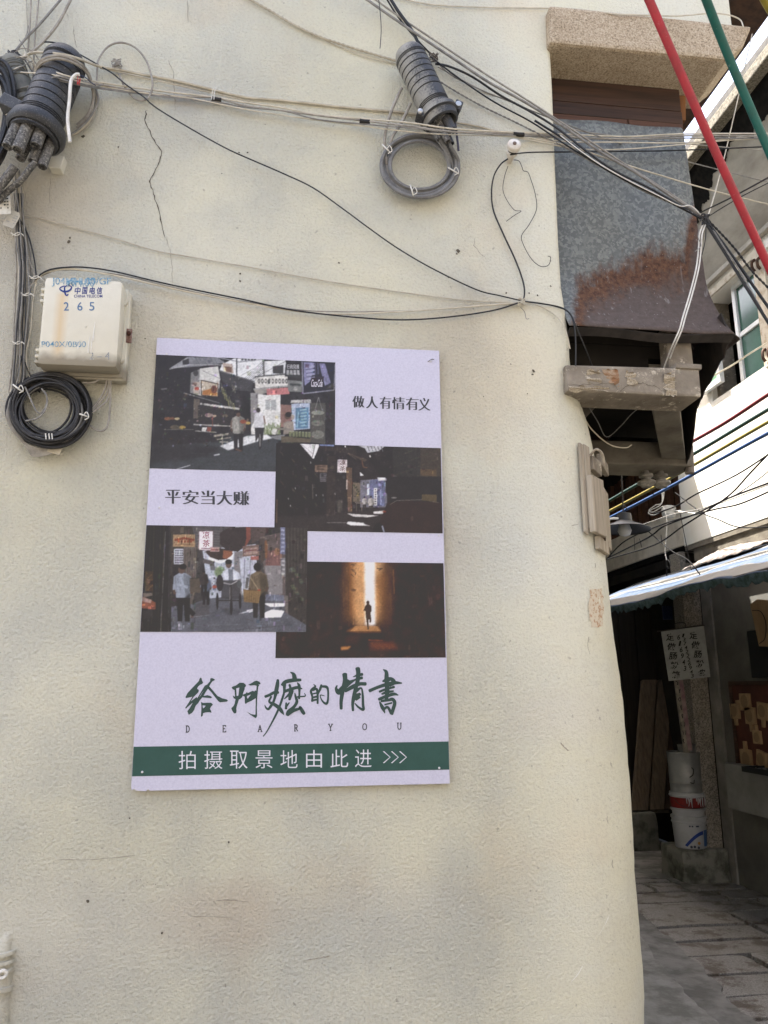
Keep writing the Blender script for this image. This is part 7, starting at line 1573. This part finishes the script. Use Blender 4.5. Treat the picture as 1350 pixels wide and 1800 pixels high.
# ---------------- plain type and brush lettering
DARKG = mat('dark_grey_type', (.050, .052, .060), .5); GREENB = mat('dark_green_ink', (.030, .060, .052), .5); BANDM = mat('green_band', (.022, .070, .058), .48, (.026, .078, .066), 30)
m = MB()
for ch, a, b in zip('做人有情有义', (619, 643, 667, 689, 713, 735), (641, 665, 688, 712, 736, 757)): letter(m, ch, (a + 1, 696 + (a - 619) * .03, b - 1, 716.5 + (a - 619) * .045), YP, -.012, 0, 1, .95)
m.build('slogan', DARKG, sgn); m = MB()
for ch, a, b in zip('平安当大赚', (291, 321, 354, 381, 410), (317, 349, 377, 408, 438)): letter(m, ch, (a + .5, 861 + (a - 291) * .02, b - .5, 885.5 + (a - 291) * .02), YP, -.012, 0, 1, 1.25)
m.build('slogan', DARKG, sgn)
m = MB(); P4 = [at(234.5, 1312.5, YP), at(787, 1303.5, YP), at(788.5, 1354.5, YP), at(232, 1363, YP)]
P4[0].x = P4[3].x = .0005; P4[1].x = P4[2].x = PW - .0005; P4[0].z = P4[1].z = (P4[0].z + P4[1].z) / 2; P4[2].z = P4[3].z = (P4[2].z + P4[3].z) / 2
m.flat([P4]); m.build('green_band', BANDM, sgn)
m = MB(); xs = [(314, 344), (359, 391), (404, 435), (449, 479), (493, 523), (538, 566), (581, 612), (624, 653)]
for ch, (a, b) in zip('拍摄取景地由此进', xs): letter(m, ch, (a, 1320 - (a - 314) * .008, b, 1352 - (a - 314) * .011), YP - .0002, -.004)
m.build('direction_text', bpy.data.materials.get('white_type') or mat('white_type', (.62, .62, .68), .5), sgn)
for k in range(3):
    m = MB(); x_ = 673 + k * 14.3; c_ = 1331
    for q in ([(x_, c_ - 10), (x_ + 12, c_), (x_ + 12 + 1.6, c_), (x_ + 2.2, c_ - 10.6)], [(x_, c_ + 10), (x_ + 12, c_), (x_ + 13.6, c_), (x_ + 2.2, c_ + 10.6)]): m.add([at(*p, YP - .0002 - .00004 * k) for p in q], [(0, 1, 2, 3)])
    m.build('chevron', bpy.data.materials['white_type'], sgn)
# small serif capitals D E A R Y O U drawn as strokes
m = MB()
def cap(ch, cx, cy):
    w_, h_ = 4.2, 6.5; T, t = 2.0, .9
    S_ = {'D': [[(-3.2, -6.5, t), (3.5 - 2, -6.5, t), ], [(-2, -6.5, T), (-2, 6.5, T)], [(-3.2, 6.5, t), (0, 6.5, t)], [(-2, -6.5, t), (2.2, -5.2, 1.4), (3.8, 0, T), (2.2, 5.2, 1.4), (-2, 6.5, t)]],
          'E': [[(-2, -6.5, T), (-2, 6.5, T)], [(-3, -6.5, t), (3, -6.5, t)], [(-2, 0, t), (1.8, 0, t)], [(-3, 6.5, t), (3.4, 6.5, t)], [(3, -6.5, t), (3, -4.6, t)], [(3.4, 6.5, t), (3.4, 4.4, t)]],
          'A': [[(-3.4, 6.5, t), (0, -6.5, t)], [(0, -6.5, T), (3.2, 6.5, T)], [(-1.8, 2, t), (1.9, 2, t)], [(-4.4, 6.5, t), (-2.2, 6.5, t)], [(1.8, 6.5, t), (4.6, 6.5, t)]],
          'R': [[(-2, -6.5, T), (-2, 6.5, T)], [(-3.2, -6.5, t), (1, -6.5, t)], [(-2, -6.5, t), (2, -5.6, 1.5), (2.8, -3, T), (1.6, -.4, 1.4), (-2, 0, t)], [(0, 0, 1.6), (3.8, 6.5, T)], [(-3.2, 6.5, t), (-.6, 6.5, t)]],
          'Y': [[(-3.4, -6.5, T), (0, .6, T)], [(3.4, -6.5, t), (0, .6, t)], [(0, .6, T), (0, 6.5, T)], [(-4.6, -6.5, t), (-2, -6.5, t)], [(2, -6.5, t), (4.6, -6.5, t)], [(-1.4, 6.5, t), (1.4, 6.5, t)]],
          'O': [[(0, -6.5, t), (-3, -4.4, 1.6), (-3.8, 0, T), (-3, 4.4, 1.6), (0, 6.5, t)], [(0, -6.5, t), (3, -4.4, 1.6), (3.8, 0, T), (3, 4.4, 1.6), (0, 6.5, t)]],
          'U': [[(-3, -6.5, T), (-3, 2, T), (-2, 5.4, 1.6), (0, 6.5, t), (2, 5.4, t), (3, 2, t), (3, -6.5, t)], [(-4.3, -6.5, t), (-1.6, -6.5, t)], [(1.8, -6.5, t), (4.2, -6.5, t)]]}[ch]
    brush(m, S_, cx, cy, .86, YP)
for ch, cx, cy in (('D', 329.5, 1281.5), ('E', 394, 1281), ('A', 457, 1280.5), ('R', 520, 1279.5), ('Y', 581, 1278.5), ('O', 641, 1277.5), ('U', 702, 1276.5)): cap(ch, cx, cy)
m.build('small_capitals', DARKG, sgn)

def loops(mb, polys, ox, oy, s, y):
    for k, L_ in enumerate(polys): mb.flat([[at(ox + a * s, oy + b * s, y - .00004 * k) for a, b in l] for l in L_])
m = MB()
loops(m, [[[(440, 285), (460, 292), (475, 350), (500, 400), (485, 430), (430, 455), (385, 495), (355, 545), (400, 580), (390, 630), (330, 690), (280, 740), (205, 850), (345, 745), (362, 772), (540, 475), (575, 460), (600, 445), (665, 370), (670, 310), (690, 295), (735, 302), (782, 330), (765, 352), (720, 375), (685, 420), (645, 490), (740, 600), (835, 715), (950, 775), (1060, 800), (1090, 830), (1070, 855), (900, 872), (860, 845), (760, 720), (700, 640), (615, 550), (560, 630), (510, 718), (600, 702), (660, 715), (715, 745), (690, 775), (600, 765), (480, 755), (420, 830), (385, 890), (330, 945), (305, 1000), (290, 1050), (240, 1120), (160, 1168), (140, 1130), (125, 1080), (180, 1010), (255, 880), (130, 985), (90, 1027), (75, 1000), (130, 920), (245, 740), (150, 760), (90, 770), (80, 745), (130, 650), (250, 520), (400, 365), (415, 310)], [(405, 752), (440, 715), (517, 595), (480, 640)]],
           [[(455, 862), (500, 885), (580, 880), (690, 880), (735, 925), (690, 970), (660, 1030), (690, 1070), (700, 1120), (640, 1105), (560, 1110), (500, 1130), (490, 1190), (460, 1215), (447, 1205), (455, 1100), (460, 960), (450, 880)], [(485, 945), (560, 950), (530, 995), (497, 1015)]]], 320, 1170, .07407, YP)
m.build('brush_lettering', GREENB, sgn)
m = MB()
loops(m, [[[(95, 520), (115, 500), (200, 470), (285, 405), (380, 408), (435, 455), (435, 490), (408, 515), (405, 560), (370, 650), (362, 690), (430, 660), (460, 625), (480, 650), (590, 600), (640, 610), (660, 585), (680, 600), (690, 480), (640, 465), (540, 475), (490, 455), (560, 420), (640, 370), (690, 355), (760, 385), (785, 430), (770, 450), (735, 440), (750, 475), (730, 500), (720, 600), (705, 760), (695, 1000), (700, 1200), (670, 1250), (620, 1220), (530, 1160), (450, 1090), (560, 1150), (640, 1165), (662, 1160), (665, 1000), (668, 775), (560, 840), (470, 880), (430, 910), (410, 890), (405, 740), (360, 710), (350, 745), (310, 785), (270, 805), (245, 880), (220, 960), (208, 1015), (213, 1075), (205, 1120), (175, 1140), (140, 1120), (100, 1050), (88, 1010), (140, 960), (165, 910), (190, 795), (150, 780), (130, 740), (128, 705), (160, 735), (178, 725), (165, 580), (120, 560)],
            [(205, 540), (280, 520), (255, 715), (215, 720)], [(460, 720), (555, 685), (480, 785), (462, 760)]]], 400, 1170, .07407, YP)
m.build('brush_lettering', GREENB, sgn)
m = MB(); brush(m, [[(320, 170, 50), (310, 260, 75), (285, 400, 80), (265, 500, 55), (230, 610, 50), (180, 690, 55), (130, 750, 45), (85, 720, 35), (60, 665, 12)], [(70, 500, 55), (150, 470, 55), (250, 420, 60), (330, 420, 50)], [(190, 500, 40), (150, 600, 45), (240, 650, 65), (340, 720, 75), (400, 800, 65), (440, 860, 10)],
                    [(450, 240, 75), (445, 400, 45), (420, 500, 45), (360, 680, 45), (300, 820, 42), (230, 960, 36), (160, 1090, 28), (90, 1210, 24), (30, 1285, 20)], [(400, 270, 50), (470, 210, 75), (600, 180, 75), (770, 170, 55)], [(565, 15, 15), (630, 60, 70), (650, 140, 90), (640, 190, 60)],
                    [(550, 265, 45), (570, 340, 55), (575, 420, 90), (550, 560, 50)], [(450, 400, 60), (560, 360, 60), (700, 320, 60), (800, 345, 20)], [(705, 225, 20), (740, 290, 60), (745, 420, 40), (740, 540, 40)], [(560, 440, 60), (450, 545, 20)], [(620, 380, 30), (600, 430, 50)], [(655, 430, 20), (670, 500, 45), (695, 600, 60), (640, 700, 60), (540, 800, 90), (500, 860, 60)],
                    [(700, 510, 30), (740, 500, 30), (860, 490, 25), (845, 430, 12)], [(485, 625, 35), (480, 740, 50)], [(490, 690, 45), (545, 620, 25)], [(510, 850, 80), (620, 780, 70), (740, 740, 50), (760, 710, 50), (800, 780, 75), (840, 840, 60)]], 460, 1180, .0889, YP); m.build('brush_lettering', GREENB, sgn)
m = MB(); brush(m, [[(1025, 255, 10), (1060, 300, 40), (1000, 350, 45), (975, 400, 50), (1000, 500, 40), (1000, 590, 50)], [(1010, 380, 30), (1085, 350, 50), (1105, 450, 45), (1105, 635, 40)], [(1000, 450, 30), (1080, 430, 30)], [(1000, 520, 40), (1090, 500, 40)], [(1000, 580, 40), (1080, 560, 40)], [(1180, 270, 40), (1160, 340, 50), (1125, 430, 30), (1105, 490, 10)],
                    [(1190, 300, 45), (1280, 310, 55), (1312, 380, 40), (1310, 560, 40), (1280, 640, 50), (1210, 600, 35), (1165, 520, 22), (1165, 470, 22), (1240, 485, 15)]], 460, 1180, .0889, YP); m.build('brush_lettering', GREENB, sgn)
m = MB(); brush(m, [[(250, 195, 85), (255, 300, 75), (215, 480, 70), (190, 650, 60), (190, 780, 50)], [(120, 385, 20), (105, 440, 50), (150, 500, 90), (220, 430, 90), (330, 340, 70), (420, 290, 30)], [(260, 290, 50), (310, 310, 50), (370, 340, 20)], [(470, 95, 80), (480, 170, 75), (470, 300, 70), (440, 420, 65), (400, 600, 65), (385, 700, 50), (390, 810, 40)], [(390, 240, 10), (460, 215, 40), (550, 195, 50)],
                    [(420, 290, 30), (480, 270, 50), (545, 255, 50)], [(260, 480, 50), (380, 410, 70), (500, 360, 60), (605, 358, 60)], [(440, 480, 60), (530, 430, 30), (555, 550, 38), (560, 700, 45), (565, 795, 45), (480, 750, 35), (425, 690, 20)], [(440, 560, 70), (510, 530, 50)], [(440, 610, 70), (505, 582, 40)]], 580, 1165, .1037, YP); m.build('brush_lettering', GREENB, sgn)
m = MB(); brush(m, [[(905, 115, 20), (955, 160, 60), (960, 280, 75), (970, 450, 80), (960, 600, 60), (940, 640, 40)], [(895, 315, 30), (970, 290, 80), (1040, 275, 60), (1080, 330, 80), (1010, 380, 60)], [(670, 475, 55), (800, 420, 55), (950, 370, 60), (1100, 340, 60), (1215, 345, 25)], [(840, 490, 40), (930, 455, 40), (1090, 410, 40)], [(880, 530, 30), (960, 500, 50), (1075, 480, 30)], [(830, 620, 50), (950, 570, 55), (1080, 530, 55), (1155, 548, 20)],
                    [(840, 660, 20), (880, 740, 60), (910, 800, 50), (930, 855, 15)], [(870, 650, 40), (1000, 630, 50), (1060, 620, 60), (1098, 680, 60), (1070, 790, 60), (1050, 870, 50)], [(930, 710, 30), (1050, 680, 30)], [(920, 780, 45), (980, 755, 45), (1040, 860, 50)]], 580, 1165, .1037, YP); m.build('brush_lettering', GREENB, sgn)
# fixings
NAIL = mat('pale_screw', (.60, .59, .62), .4)
for px, py in ((250, 1357), (772, 1350), (771, 941), (293, 622), (280, 892), (757, 635)): 
    m = MB(); m.lathe(at(px, py, YP - .0005), (0, -1, 0), [(0, .0028), (.0012, .0028), (.002, .0012)], 10); m.build('screw_head', NAIL, sgn)
m = MB(); m.tube([at(752, 636, -.0145), at(759, 631.5, -.015), at(763, 632, -.0145)], .0009, 4, 3); m.build('torn_corner_mark', CRACK, sgn)
